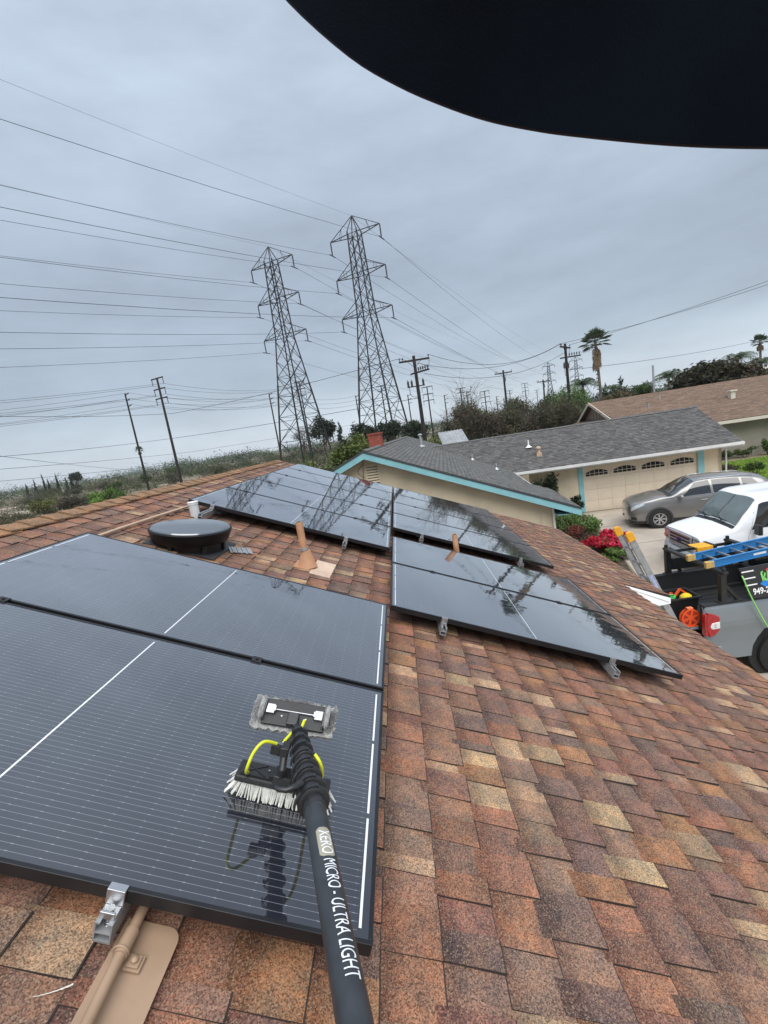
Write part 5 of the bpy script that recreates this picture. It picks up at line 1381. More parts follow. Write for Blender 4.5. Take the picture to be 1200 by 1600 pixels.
# ================================================================== VEHICLES
def catmull(a, n):
    a = np.array(a, float); out = []
    for i in range(len(a) - 1):
        p0, p1, p2, p3 = a[max(i - 1, 0)], a[i], a[i + 1], a[min(i + 2, len(a) - 1)]
        for k_ in range(n):
            t_ = k_ / n
            m1, m2 = (p2 - p0) * 0.4, (p3 - p1) * 0.4
            out.append((2 * t_**3 - 3 * t_**2 + 1) * p1 + (t_**3 - 2 * t_**2 + t_) * m1 + (-2 * t_**3 + 3 * t_**2) * p2 + (t_**3 - t_**2) * m2)
    out.append(a[-1]); return np.array(out)
class Shell:
    """car body surface: stations along x, half section points from sill to roof centre"""
    def __init__(s, st):
        s.xs = np.array([q[0] for q in st]); s.P = np.array([q[1] for q in st], float)
    def sect(s, x):
        i = int(np.clip(np.searchsorted(s.xs, x) - 1, 0, len(s.xs) - 2))
        t_ = (x - s.xs[i]) / (s.xs[i + 1] - s.xs[i])
        p1, p2 = s.P[i], s.P[i + 1]
        d = s.xs[i + 1] - s.xs[i]
        def tang(j):
            if j == 0 or j == len(s.xs) - 1: return (s.P[min(j + 1, len(s.xs) - 1)] - s.P[max(j - 1, 0)]) / (s.xs[min(j + 1, len(s.xs) - 1)] - s.xs[max(j - 1, 0)])
            return 0.75 * (s.P[j + 1] - s.P[j - 1]) / (s.xs[j + 1] - s.xs[j - 1])
        m1, m2 = tang(i) * d, tang(i + 1) * d
        return (2 * t_**3 - 3 * t_**2 + 1) * p1 + (t_**3 - 2 * t_**2 + t_) * m1 + (-2 * t_**3 + 3 * t_**2) * p2 + (t_**3 - t_**2) * m2
    def at(s, x, t_):
        P = s.sect(x); q = catmull(P, 8); f = np.clip(t_, 0, len(P) - 1) * 8; i = int(min(math.floor(f), len(q) - 2)); k_ = f - i
        y, z = q[i] * (1 - k_) + q[i + 1] * k_
        return Vector((x, y, z))
    def body(s, name, m, parent, nx=44):
        xs = np.linspace(s.xs[0], s.xs[-1], nx); mb = MB(); rows = []
        for x in xs:
            q = catmull(s.sect(x), 5); ring = [(x, -y, z) for y, z in q] + [(x, y, z) for y, z in q[-2::-1]]
            rows.append(ring)
        n_ = len(rows[0]); vs = [v for r_ in rows for v in r_]
        fs = [(i * n_ + k_, (i + 1) * n_ + k_, (i + 1) * n_ + k_ + 1, i * n_ + k_ + 1) for i in range(nx - 1) for k_ in range(n_ - 1)]
        fs += [tuple(range(n_)), tuple(range((nx - 1) * n_, nx * n_))[::-1]]
        fs += [((i + 1) * n_, i * n_, i * n_ + n_ - 1, (i + 1) * n_ + n_ - 1) for i in range(nx - 1)]
        mb.add(vs, fs, 0, True); return mb.build(name, m, parent)
    def patch(s, name, m, parent, quad, off=0.006, n=8, side=-1, both=False, label=None):
        """patch on the shell: corners (x, t) bottom-left, bottom-right, top-right, top-left"""
        if both and max(q[1] for q in quad) < 4.95:
            s.patch(name, m, parent, quad, off, n, 1, False, label)
            return s.patch(name, m, parent, quad, off, n, -1, False, label)
        mb = MB()
        for sd_ in ((-1, 1) if both else (side,)):
            vs = []
            for j in range(n + 1):
                for i in range(n + 1):
                    fi, fj = i / n, j / n
                    a = Vector(quad[0]).lerp(Vector(quad[1]), fi); c = Vector(quad[3]).lerp(Vector(quad[2]), fi); q = a.lerp(c, fj)
                    p = s.at(q[0], q[1]); e = 0.02
                    du = s.at(min(q[0] + e, s.xs[-1]), q[1]) - s.at(max(q[0] - e, s.xs[0]), q[1]); dv = s.at(q[0], q[1] + 0.06) - s.at(q[0], q[1] - 0.06)
                    nn = du.cross(dv)
                    if nn.length < 1e-9: nn = Vector((0, 1, 1))
                    nn.normalize()
                    if nn.y < 0 and abs(nn.y) > abs(nn.z): nn = -nn
                    if nn.z < 0 and abs(nn.z) >= abs(nn.y): nn = -nn
                    p = p + nn * off
                    if q[1] > 4.999: p.y = 0.0
                    vs.append((p.x, p.y * sd_, p.z))
            fs = [(j * (n + 1) + i, j * (n + 1) + i + 1, (j + 1) * (n + 1) + i + 1, (j + 1) * (n + 1) + i) for j in range(n) for i in range(n)]
            mb.add(vs, fs, 0, True)
        o = mb.build(name, m, parent, label=label)
        if both:
            import bmesh
            bm = bmesh.new(); bm.from_mesh(o.data); bmesh.ops.remove_doubles(bm, verts=bm.verts, dist=0.012); bm.to_mesh(o.data); bm.free()
        return o
M_TINT = mat('tinted_glass', (0.012, 0.014, 0.015), 0.06, spec=0.8, var=0.15, coat=0.6)
M_WSHIELD = mat('windscreen', (0.10, 0.13, 0.125), 0.05, spec=0.9, var=0.2, vscale=2, coat=0.8)
M_CHROME = mat('chrome', (0, 0, 0))
M_SATIN = mat('satin_chrome', (0.62, 0.63, 0.65), 0.38, metal=0.75, var=0.06)
M_HEADL = mat('headlamp', (0.62, 0.65, 0.67), 0.1, spec=0.8, metal=0.35, var=0.25, vscale=14, coat=0.8)
M_AMBER = mat('amber_lens', (0.75, 0.16, 0.03), 0.15, coat=0.6)
def wheel(parent, x, y, r, w, rimr, spokes, m_rim, outer=-1, dz=0.0):
    M0 = WM[parent.name] @ T(x, y, r + dz) @ Matrix.Rotation(R(90), 4, 'X')        # local z -> -y (outwards for near side)
    if outer > 0: M0 = M0 @ Matrix.Rotation(R(180), 4, 'X')
    b = MB(); b.lathe([(rimr * 0.98, -w), (r * 0.93, -w), (r, -w * 0.85), (r, -0.02), (r * 0.985, 0.0), (r * 0.9, 0.012), (rimr * 1.03, 0.006), (rimr * 0.98, -0.01)], 48, cap=False)
    tr_ = b.build('wheel', M_RUBBER, parent, M0)
    b = MB()
    for k_ in range(24): 
        a = k_ * math.pi / 12; b.box((r * 0.998 * math.cos(a), r * 0.998 * math.sin(a), -w * 0.45), (0.012, 0.03, w * 0.75), Matrix.Rotation(a, 4, 'Z'))
    b.build('tread', M_RUBBER, tr_, M0)
    b = MB(); b.lathe([(rimr, -0.012), (rimr * 0.97, 0.004), (rimr * 0.90, -0.004), (rimr * 0.86, -0.05), (0.0, -0.06)], 40, cap=False); b.build('rim_well', mat('rim_dark', (0.06, 0.06, 0.065), 0.5, metal=0.4), tr_, M0)
    b = MB(); b.lathe([(rimr * 0.985, -0.006), (rimr * 0.985, 0.006), (rimr * 0.90, 0.006), (rimr * 0.88, -0.01)], 40, cap=False)
    for k_ in range(spokes):
        a = 2 * math.pi * k_ / spokes
        for da in (-0.13, 0.13):
            b.bar((0.05 * math.cos(a), 0.05 * math.sin(a), -0.004), (rimr * 0.93 * math.cos(a + da), rimr * 0.93 * math.sin(a + da), -0.002), 0.026, 0.02, (0, 0, 1))
    b.lathe([(0.06, -0.02), (0.06, 0.0), (0.03, 0.008), (0, 0.008)], 20)
    b.build('rim', m_rim, tr_, M0)
    return tr_
# ---- silver crossover
M_SILV = mat('silver_paint', (0.24, 0.235, 0.225), 0.30, metal=0.55, var=0.03, coat=1.0)
suv = thing('suv', 'silver grey SUV parked on the driveway before the garage door', 'SUV', T(9.05, 15.15, ground_z(9, 14) + 0.005) @ RZ(R(-15)))
S = Shell([
 (0.00, [(.46, .30), (.54, .40), (.58, .58), (.56, .74), (.44, .82), (0, .85)]),
 (0.07, [(.66, .24), (.74, .38), (.78, .60), (.72, .83), (.54, .90), (0, .935)]),
 (0.25, [(.80, .22), (.87, .37), (.89, .63), (.81, .92), (.64, .975), (0, 1.00)]),
 (0.60, [(.84, .21), (.91, .38), (.935, .70), (.865, 1.00), (.72, 1.05), (0, 1.07)]),
 (1.10, [(.85, .21), (.92, .40), (.945, .76), (.885, 1.055), (.76, 1.10), (0, 1.125)]),
 (1.42, [(.85, .21), (.92, .40), (.945, .78), (.895, 1.085), (.80, 1.15), (0, 1.19)]),
 (1.80, [(.85, .21), (.925, .40), (.945, .80), (.895, 1.11), (.74, 1.38), (0, 1.42)]),
 (2.25, [(.85, .21), (.925, .40), (.945, .80), (.895, 1.125), (.67, 1.585), (0, 1.645)]),
 (2.90, [(.85, .21), (.925, .40), (.945, .80), (.895, 1.14), (.665, 1.63), (0, 1.695)]),
 (3.70, [(.85, .21), (.925, .40), (.945, .81), (.89, 1.165), (.65, 1.60), (0, 1.67)]),
 (4.35, [(.84, .24), (.90, .42), (.92, .82), (.86, 1.20), (.60, 1.50), (0, 1.565)]),
 (4.66, [(.78, .30), (.84, .46), (.86, .82), (.80, 1.15), (.56, 1.30), (0, 1.34)]),
 (4.76, [(.66, .36), (.72, .50), (.74, .80), (.70, 1.02), (.5, 1.10), (0, 1.12)])])
S.P[4:11, 4:, 1] += 0.05; S.P[:5, 3:, 1] += 0.04
S.body('body', M_SILV, suv, 60)
S.patch('windscreen', M_TINT, suv, [(1.44, 4.02), (1.50, 5.0), (2.22, 5.0), (2.20, 4.06)], 0.006, 8, both=True)
S.patch('side_window', M_TINT, suv, [(1.72, 3.12), (2.70, 3.10), (2.66, 3.90), (2.18, 3.88)], 0.006, 8, both=True)
S.patch('side_window', M_TINT, suv, [(2.78, 3.10), (3.62, 3.12), (3.60, 3.88), (2.74, 3.90)], 0.006, 8, both=True)
S.patch('side_window', M_TINT, suv, [(3.70, 3.16), (4.22, 3.30), (4.00, 3.82), (3.68, 3.86)], 0.006, 6, both=True)
S.patch('window_trim', M_CHROME, suv, [(1.62, 3.02), (4.28, 3.10), (4.28, 3.17), (1.62, 3.07)], 0.009, 14, both=True)
S.patch('headlight', M_HEADL, suv, [(0.06, 2.45), (0.48, 2.72), (0.50, 3.02), (0.08, 2.92)], 0.007, 6, both=True)
S.patch('grille', M_BLKPL, suv, [(0.012, 2.35), (0.06, 4.6), (0.06, 4.9), (0.012, 2.95)], 0.006, 4, both=True)
S.patch('fog_light', M_BLKPL, suv, [(0.05, 0.95), (0.22, 0.95), (0.20, 1.55), (0.05, 1.5)], 0.006, 4, both=True)
M_CLAD = mat('cladding', (0.035, 0.035, 0.036), 0.65, var=0.15, vscale=9)
S.patch('sill_cladding', M_CLAD, suv, [(1.30, 0.0), (3.40, 0.0), (3.40, 0.85), (1.30, 0.85)], 0.008, 8, both=True)
S.patch('bumper_lower', M_CLAD, suv, [(0.0, 0.0), (0.55, 0.0), (0.55, 0.7), (0.0, 0.8)], 0.009, 6, both=True)
S.patch('wiper_cowl', M_BLKPL, suv, [(1.28, 3.95), (1.34, 5.0), (1.47, 5.0), (1.45, 4.0)], 0.005, 6, both=True)
for s in (-1, 1):
    for dx in (2.73, 3.64):
        b = MB(); pts = [S.at(dx + 0.02 * math.sin(q), 0.9 + 2.15 * q / 8) for q in range(9)]; b.tube([(p.x, s * (p.y + 0.001), p.z) for p in pts], 0.004, 4); b.build('door_gap', M_BLKPL, suv)
    for dx in (2.35, 3.30):
        p = S.at(dx, 2.55); b = MB(); b.tube([(p.x - 0.02, s * (p.y + 0.012), p.z), (p.x + 0.10, s * (p.y + 0.022), p.z + 0.004), (p.x + 0.22, s * (p.y + 0.012), p.z + 0.008)], 0.014, 8); b.build('door_handle', M_SILV, suv)
    b = MB(); b.lathe([(0.02, -0.10), (0.085, -0.07), (0.10, 0.0), (0.08, 0.07), (0.02, 0.095)], 16, 0, T(1.70, s * 1.03, 1.15) @ Matrix.Rotation(R(90), 4, 'X') @ Matrix.Diagonal((0.75, 0.85, 1.15, 1))); b.bar((1.74, s * 0.88, 1.09), (1.70, s * 0.98, 1.12), 0.05, 0.04); b.build('mirror', M_SILV, suv)
    b = MB(); b.tube([(2.35, s * 0.62, 1.66), (2.5, s * 0.63, 1.705), (3.9, s * 0.60, 1.69), (4.05, s * 0.58, 1.65)], 0.014, 8); b.build('roof_rail', M_CHROME, suv)
for (x, yy) in ((0.98, 1), (3.76, 1)):
    for s in (-1, 1):
        # wheel-arch lining and cladding ring, then the wheel
        M0 = WM[suv.name] @ T(x, s * 0.90, 0.37) @ Matrix.Rotation(R(90 if s < 0 else -90), 4, 'X')
        b = MB(); b.lathe([(0.0, 0.052), (0.395, 0.052), (0.395, 0.02)], 40); b.build('wheel_arch', M_RUBBER, suv, M0)
        b = MB()
        ring = []
        for q in range(25):
            a = math.pi * (-0.10 + 1.20 * q / 24); ring.append((a))
        for a0, a1 in zip(ring, ring[1:]):
            pr = []
            for rr_, zz_ in ((0.395, 0.045), (0.395, 0.070), (0.46, 0.062), (0.46, 0.03)):
                pr.append((rr_, zz_))
            v0 = [Vector((r_ * math.cos(a0), r_ * math.sin(a0) * (1), z_)) for r_, z_ in pr]; v1 = [Vector((r_ * math.cos(a1), r_ * math.sin(a1), z_)) for r_, z_ in pr]
            b.add(v0 + v1, [(0, 1, 5, 4), (1, 2, 6, 5), (2, 3, 7, 6), (3, 0, 4, 7)], 0, True)
        Mr = M0 if s < 0 else M0 @ RZ(math.pi)
        b.build('arch_cladding', M_CLAD, suv, Mr)
        wheel(suv, x, s * 0.965, 0.368, 0.20, 0.235, 7 if s < 0 else 7, mat('alloy', (0.6, 0.61, 0.63), 0.28, metal=0.8, var=0.06), s)
# ---- white van
M_VANW = mat('van_white', (0.80, 0.82, 0.84), 0.28, var=0.02, coat=0.8)
van = thing('van', 'white full-size van with chrome grille facing the houses behind the pickup', 'van', T(7.78, 10.03, -4.01) @ RZ(-0.068))
VF = WM[van.name] @ T(0.235, 0, 0)
V = Shell([
 (0.335, [(.80, .42), (.86, .52), (.90, .80), (.88, 1.06), (.76, 1.13), (0, 1.15)]),
 (0.43, [(.90, .40), (.955, .52), (.97, .82), (.93, 1.09), (.80, 1.165), (0, 1.19)]),
 (0.72, [(.93, .38), (.98, .52), (.99, .84), (.955, 1.14), (.83, 1.235), (0, 1.27)]),
 (1.13, [(.94, .36), (.99, .52), (1.0, .86), (.965, 1.19), (.85, 1.30), (0, 1.345)]),
 (1.22, [(.94, .36), (.99, .52), (1.0, .87), (.965, 1.21), (.86, 1.35), (0, 1.39)]),
 (1.55, [(.94, .36), (.99, .52), (1.0, .88), (.965, 1.23), (.83, 1.73), (0, 1.77)]),
 (1.86, [(.94, .36), (.99, .52), (1.0, .88), (.965, 1.24), (.80, 2.05), (0, 2.08)]),
 (2.10, [(.94, .36), (.99, .52), (1.0, .88), (.965, 1.25), (.86, 2.10), (0, 2.13)]),
 (3.20, [(.94, .36), (.99, .52), (1.0, .88), (.965, 1.25), (.88, 2.11), (0, 2.14)]),
 (5.30, [(.94, .36), (.99, .52), (1.0, .88), (.965, 1.25), (.88, 2.11), (0, 2.14)]),
 (5.50, [(.88, .40), (.94, .54), (.95, .88), (.92, 1.25), (.74, 2.0), (0, 2.06)])])
V.P[0:4, 4:, 1] += 0.03
V.body('body', M_VANW, van, 60)
V.patch('windscreen', M_WSHIELD, van, [(1.265, 4.0), (1.30, 5.0), (1.83, 5.0), (1.81, 4.03)], 0.008, 10, both=True)
V.patch('cowl', M_BLKPL, van, [(1.15, 3.95), (1.165, 5.0), (1.275, 5.0), (1.255, 3.98)], 0.008, 8, both=True)
V.patch('side_window', M_TINT, van, [(1.60, 3.10), (2.42, 3.08), (2.40, 3.82), (1.84, 3.80)], 0.008, 8, both=True)
V.patch('side_window', M_TINT, van, [(2.75, 3.15), (3.75, 3.15), (3.75, 3.80), (2.75, 3.80)], 0.008, 6, both=True)
V.patch('side_window', M_TINT, van, [(3.95, 3.15), (5.05, 3.15), (5.05, 3.80), (3.95, 3.80)], 0.008, 6, both=True)
for s in (-1, 1):
    for dx in (1.50, 2.52):
        b = MB(); pts = [V.at(dx + (0.05 * max(0, q - 6) if dx < 2 else 0), 0.8 + 2.9 * q / 10) for q in range(11)]; b.tube([(p.x, s * p.y, p.z) for p in pts], 0.005, 4); b.build('door_gap', mat('gap_grey', (0.2, 0.2, 0.2), 0.7), van)
    b = MB(); b.box((1.66, s * 1.13, 1.30), (0.10, 0.20, 0.28)); b.bar((1.72, s * 0.95, 1.24), (1.68, s * 1.08, 1.24), 0.04); b.build('mirror', M_BLKPL, van, bevel=0.03)
    b = MB(); b.bx(0.075, 0.22, min(s * .60, s * .90), max(s * .60, s * .90), 0.86, 1.08); hl = b.build('headlight', M_HEADL, van, VF, bevel=0.012)
    b = MB(); b.bx(0.066, 0.21, min(s * .72, s * .907), max(s * .72, s * .907), 0.872, 0.925); b.build('turn_signal', M_AMBER, hl, VF)
    b = MB(); b.bx(0.07, 0.09, min(s * .585, s * .905), max(s * .585, s * .905), 1.082, 1.10); b.bx(0.07, 0.09, min(s * .585, s * .905), max(s * .585, s * .905), 0.835, 0.855); b.bx(0.07, 0.09, min(s * .565, s * .592), max(s * .565, s * .592), 0.835, 1.10); b.build('lamp_surround', M_CHROME, hl, VF)
b = MB(); b.bx(0.06, 0.14, -0.545, 0.545, 0.76, 1.135); gv_ = b.build('grille', mat('grille_dark', (0.02, 0.02, 0.022), 0.5), van, VF)
for k_ in range(4):
    b = MB(); z = 0.80 + k_ * 0.10; b.bx(0.035, 0.062, -0.50, 0.50, z - 0.016, z + 0.018); b.build('grille_bar', M_SATIN, gv_, VF)
b = MB(); b.bx(0.03, 0.075, -0.56, 0.56, 1.105, 1.15); b.bx(0.03, 0.075, -0.56, 0.56, 0.735, 0.765); b.bx(0.03, 0.075, -0.575, -0.525, 0.735, 1.15); b.bx(0.03, 0.075, 0.525, 0.575, 0.735, 1.15); b.build('grille_surround', M_SATIN, gv_, VF, bevel=0.008)
b = MB(); b.lathe([(0, 0.0), (0.085, 0.0), (0.10, 0.006), (0.10, 0.014), (0, 0.02)], 32, 0, T(0.040, 0, 0.95) @ Matrix.Rotation(R(-90), 4, 'Y') @ Matrix.Diagonal((0.62, 1.55, 1, 1))); em = b.build('emblem', M_CHROME, gv_, VF)
b = MB(); b.lathe([(0, 0.018), (0.086, 0.018), (0.086, 0.0225), (0, 0.024)], 32, 0, T(0.040, 0, 0.95) @ Matrix.Rotation(R(-90), 4, 'Y') @ Matrix.Diagonal((0.62, 1.55, 1, 1))); b.build('emblem_field', mat('emblem_blue', (0.01, 0.03, 0.14), 0.2, coat=0.8), gv_, VF)
b = MB(); nb_ = 15; pts = []
for i in range(nb_):
    f = i / (nb_ - 1) * 2 - 1; pts.append((0.02 + 0.10 * abs(f) ** 4 + 0.03 * abs(f) ** 12, f * 0.99, 0))
for i in range(nb_ - 1):
    a, c = pts[i], pts[i + 1]
    for (z0, z1, o0, o1) in ((0.42, 0.50, 0.03, 0.0), (0.50, 0.62, 0.0, 0.0), (0.62, 0.68, 0.0, 0.05)):
        b.add([(a[0] + o0 - 0.05, a[1], z0), (c[0] + o0 - 0.05, c[1], z0), (c[0] + o1 - 0.05, c[1], z1), (a[0] + o1 - 0.05, a[1], z1)], [(0, 1, 2, 3)], 0, True)
    b.add([(a[0], a[1], 0.68), (c[0], c[1], 0.68), (c[0] + 0.2, c[1], 0.68), (a[0] + 0.2, a[1], 0.68)], [(0, 1, 2, 3)])
b.build('bumper', M_SATIN, van, VF)
b = MB(); b.bx(-0.036, -0.030, -0.45, 0.45, 0.515, 0.58); b.build('bumper_slot', M_BLKPL, van, VF)
for s in (-1, 1):
    b = MB(); b.bx(2.30, 2.48, min(s * 1.0, s * 1.03), max(s * 1.0, s * 1.03), 1.06, 1.10); b.build('door_handle', M_BLKPL, van, bevel=0.008)
for k_ in (-0.35, 0.40):
    b = MB(); p = V.at(1.20, 4.6); b.tube([(1.21, k_ - 0.05, 1.40), (1.33, k_ + 0.30, 1.52)], 0.012, 6); b.tube([(1.26, k_ - 0.12, 1.47), (1.30, k_ + 0.52, 1.49)], 0.012, 6); b.build('wiper', M_BLKPL, van)
for x in (1.15, 4.45):
    for s in (-1, 1):
        M0 = WM[van.name] @ T(x, s * 0.93, 0.38) @ Matrix.Rotation(R(90 if s < 0 else -90), 4, 'X')
        b = MB(); b.lathe([(0.0, 0.075), (0.44, 0.075), (0.44, 0.02)], 36); b.build('wheel_arch', M_RUBBER, van, M0)
        wheel(van, x, s * 1.012, 0.375, 0.22, 0.21, 8, M_GALV, s)
# ---- grey pickup, tail towards the house
GT = -4.2           # datum of the pickup body; its tyres reach down to the drive below
PK = T(5.50, 6.06, GT) @ RZ(R(1.0))
M_PKG = mat('pickup_paint', (0.165, 0.19, 0.205), 0.30, var=0.03, coat=0.9)
M_LINER = mat('bedliner', (0.018, 0.019, 0.021), 0.75, var=0.25, vscale=20, bump=0.15, bscale=150)
pk = thing('pickup_truck', 'grey pickup with open black bed and red tail light beside the eave', 'pickup', PK)
def arc(cx, cz, r, a0, a1, n): return [(cx + r * math.cos(a0 + (a1 - a0) * i / n), cz + r * math.sin(a0 + (a1 - a0) * i / n)) for i in range(n + 1)]
for s in (-1, 1):
    out = [(0.0, 0.42), (0.62, 0.52)] + arc(1.48, 0.27, 0.62, math.pi - 0.05, 0.05, 16) + [(2.02, 0.50), (2.02, 1.36), (1.0, 1.375), (0.0, 1.385)]
    sec = [(0.90, 0.0), (0.935, 0.0)]
    b = MB(); yo, yi = s * 0.93, s * 0.87
    n_ = len(out)
    # outer skin with a shoulder crease
    def yof(z): return s * (0.925 + 0.035 * math.exp(-((z - 1.02) / 0.22) ** 2) - 0.035 * max(0, (z - 1.25) / 0.13) ** 2)
    zs = [0.27, 0.45, 0.62, 0.80, 0.95, 1.05, 1.15, 1.25, 1.32, 1.385]; xs = [0.0, 0.04, 0.10] + [0.2 + 0.1 * k_ for k_ in range(19)]
    for i in range(len(xs) - 1):
        for j in range(len(zs) - 1):
            xm, zm = (xs[i] + xs[i + 1]) / 2, (zs[j] + zs[j + 1]) / 2
            q = []
            for (x, z) in ((xs[i], zs[j]), (xs[i + 1], zs[j]), (xs[i + 1], zs[j + 1]), (xs[i], zs[j + 1])):
                d = math.hypot(x - 1.48, z - 0.27)
                if d < 0.62 and d > 1e-6: x, z = 1.48 + (x - 1.48) * 0.62 / d, 0.27 + (z - 0.27) * 0.62 / d
                y = yof(z) - s * 0.04 * max(0, 1 - x / 0.10) ** 2
                q.append((x, y, z))
            if math.hypot(xm - 1.48, zm - 0.27) < 0.59: continue
            b.add(q, [(0, 1, 2, 3) if s < 0 else (3, 2, 1, 0)], 0, True)
    b.build('bed_side', M_PKG, pk)
    b = MB(); b.bx(0.0, 2.0, min(s * 0.70, s * 0.895), max(s * 0.70, s * 0.895), 0.93, 1.0); b.bx(0.01, 2.0, min(s * 0.80, s * 0.89), max(s * 0.80, s * 0.89), 0.95, 1.375); b.bx(0.0, 2.02, min(s * 0.79, s * 0.915), max(s * 0.79, s * 0.915), 1.378, 1.402); b.build('bed_rail', M_LINER, pk)
    b = MB(); b.lathe([(0.0, 0.0), (0.60, 0.0), (0.60, 0.2), (0.0, 0.2)], 32, 0, T(1.48, s * 0.82, 0.27) @ Matrix.Rotation(R(90 * s), 4, 'X') ); b.build('wheel_well', M_RUBBER, pk)
    wheel(pk, 1.48, s * 0.88, 0.43, 0.26, 0.25, 6, mat('alloy', (0, 0, 0)), s, -0.22)
    wheel(pk, 4.75, s * 0.935, 0.43, 0.26, 0.25, 6, mat('alloy', (0, 0, 0)), s, -0.22)
    # tail light wrapping the corner
    b = MB()
    prof = [(0.04, 1.27), (0.20, 1.21), (0.26, 1.16), (0.265, 0.92), (0.17, 0.81), (0.07, 0.78), (0.02, 0.95), (0.02, 1.15)]
    b.prism([(x, s * 0.967, z) for x, z in prof], (0, -s * 0.06, 0)); b.bx(-0.012, 0.05, min(s * 0.86, s * 0.955), max(s * 0.86, s * 0.955), 0.80, 1.24); tl = b.build('tail_light', mat('red_lens', (0.36, 0.006, 0.010), 0.12, var=0.2, vscale=18, coat=0.8), pk, bevel=0.012)
    b = MB(); b.prism([(x, s * 0.974, z) for x, z in [(0.08, 1.00), (0.11, 1.06), (0.255, 1.075), (0.257, 0.94), (0.12, 0.935), (0.09, 0.96)]], (0, -s * 0.03, 0)); b.build('reverse_lens', mat('clear_lens', (0.72, 0.70, 0.70), 0.15, coat=0.7), tl, bevel=0.006)
    b = MB(); b.lathe([(0.018, 0), (0.018, 0.004), (0, 0.005)], 14, 0, T(0.17, s * 0.9745, 1.02) @ Matrix.Rotation(R(-90 * -s), 4, 'X')); b.lathe([(0.018, 0), (0.018, 0.004), (0, 0.005)], 14, 0, T(0.17, s * 0.9745, 0.975) @ Matrix.Rotation(R(-90 * -s), 4, 'X')); b.build('lamp_bulb', M_GALV, tl)
b = MB(); b.bx(0.0, 2.0, -0.80, 0.80, 0.86, 0.93)
for k_ in range(9): b.bx(0.02, 1.98, -0.70 + k_ * 0.175 - 0.04, -0.70 + k_ * 0.175 + 0.04, 0.93, 0.94)
b.bx(1.97, 2.03, -0.88, 0.88, 0.90, 1.42); b.build('bed_floor', M_LINER, pk)
b = MB(); b.bx(-0.58, -0.01, -0.78, 0.78, 0.875, 0.925); b.build('tailgate', M_PKG, pk, bevel=0.012)
b = MB(); b.bx(-0.55, -0.04, -0.72, 0.72, 0.925, 0.932); b.build('tailgate_liner', mat('gate_grey', (0.10, 0.105, 0.11), 0.6), pk)
b = MB(); b.bx(-0.20, 0.10, -0.93, 0.93, 0.36, 0.56); b.bx(-0.21, 0.30, -0.965, -0.90, 0.38, 0.56); b.build('rear_bumper', M_PKG, pk, bevel=0.025)
b = MB(); b.bx(0.2, 5.2, -0.55, 0.55, 0.38, 0.56); b.build('chassis', M_RUBBER, pk)
CAB = Shell([(2.06, [(.90, .50), (.94, .62), (.965, 1.00), (.93, 1.38), (.74, 1.86), (0, 1.93)]), (2.6, [(.90, .45), (.94, .6), (.97, 1.0), (.935, 1.38), (.74, 1.90), (0, 1.97)]), (3.6, [(.90, .45), (.94, .6), (.97, 1.0), (.935, 1.37), (.72, 1.86), (0, 1.93)]),
 (4.15, [(.90, .45), (.94, .6), (.97, 1.0), (.94, 1.34), (.82, 1.45), (0, 1.5)]), (5.0, [(.90, .45), (.94, .6), (.96, 0.95), (.92, 1.22), (.8, 1.29), (0, 1.32)]), (5.6, [(.8, .45), (.86, .6), (.88, 0.9), (.82, 1.1), (.7, 1.16), (0, 1.18)])])
CAB.body('cab', M_PKG, pk, 40)
CAB.patch('side_window', M_TINT, pk, [(2.25, 3.1), (2.95, 3.1), (2.95, 3.85), (2.35, 3.85)], 0.008, 6, both=True); CAB.patch('side_window', M_TINT, pk, [(3.05, 3.1), (3.85, 3.1), (3.6, 3.8), (3.05, 3.85)], 0.008, 6, both=True)
b = MB(); b.bx(2.03, 2.056, -0.62, 0.62, 1.45, 1.85); b.build('rear_window', M_TINT, pk)
# ladder rack over the bed
rack = thing('ladder_rack', 'black ladder rack with upright posts on the pickup bed', 'ladder rack', PK)
for s, xx in ((-1, 0.40), (1, 0.43)):
    for x_ in (xx, xx + 1.35):
        b = MB(); b.bx(x_ - 0.055, x_ + 0.055, min(s * 0.80, s * 0.90), max(s * 0.80, s * 0.90), 1.42, 1.955); b.bx(x_ - 0.10, x_ + 0.34, min(s * 0.79, s * 0.91), max(s * 0.79, s * 0.91), 1.403, 1.425); b.bar((x_ + 0.05, s * 0.85, 1.72), (x_ + 0.28, s * 0.85, 1.43), 0.07, 0.06); b.build('post', M_BLKPL, rack, bevel=0.008)
for x_ in (0.42, 1.78):
    b = MB(); b.bx(x_ - 0.05, x_ + 0.05, -0.93, 0.93, 1.957, 2.01); b.bx(x_ - 0.03, x_ + 0.03, -0.90, -0.85, 2.01, 2.08); b.bx(x_ - 0.03, x_ + 0.03, 0.85, 0.90, 2.01, 2.08); b.build('cross_bar', M_BLKPL, rack, bevel=0.008)
b = MB(); b.bx(0.50, 1.74, 0.83, 0.87, 1.88, 1.94); b.bx(0.50, 1.74, 0.80, 0.86, 1.50, 1.76); b.build('side_rail', M_BLKPL, rack)
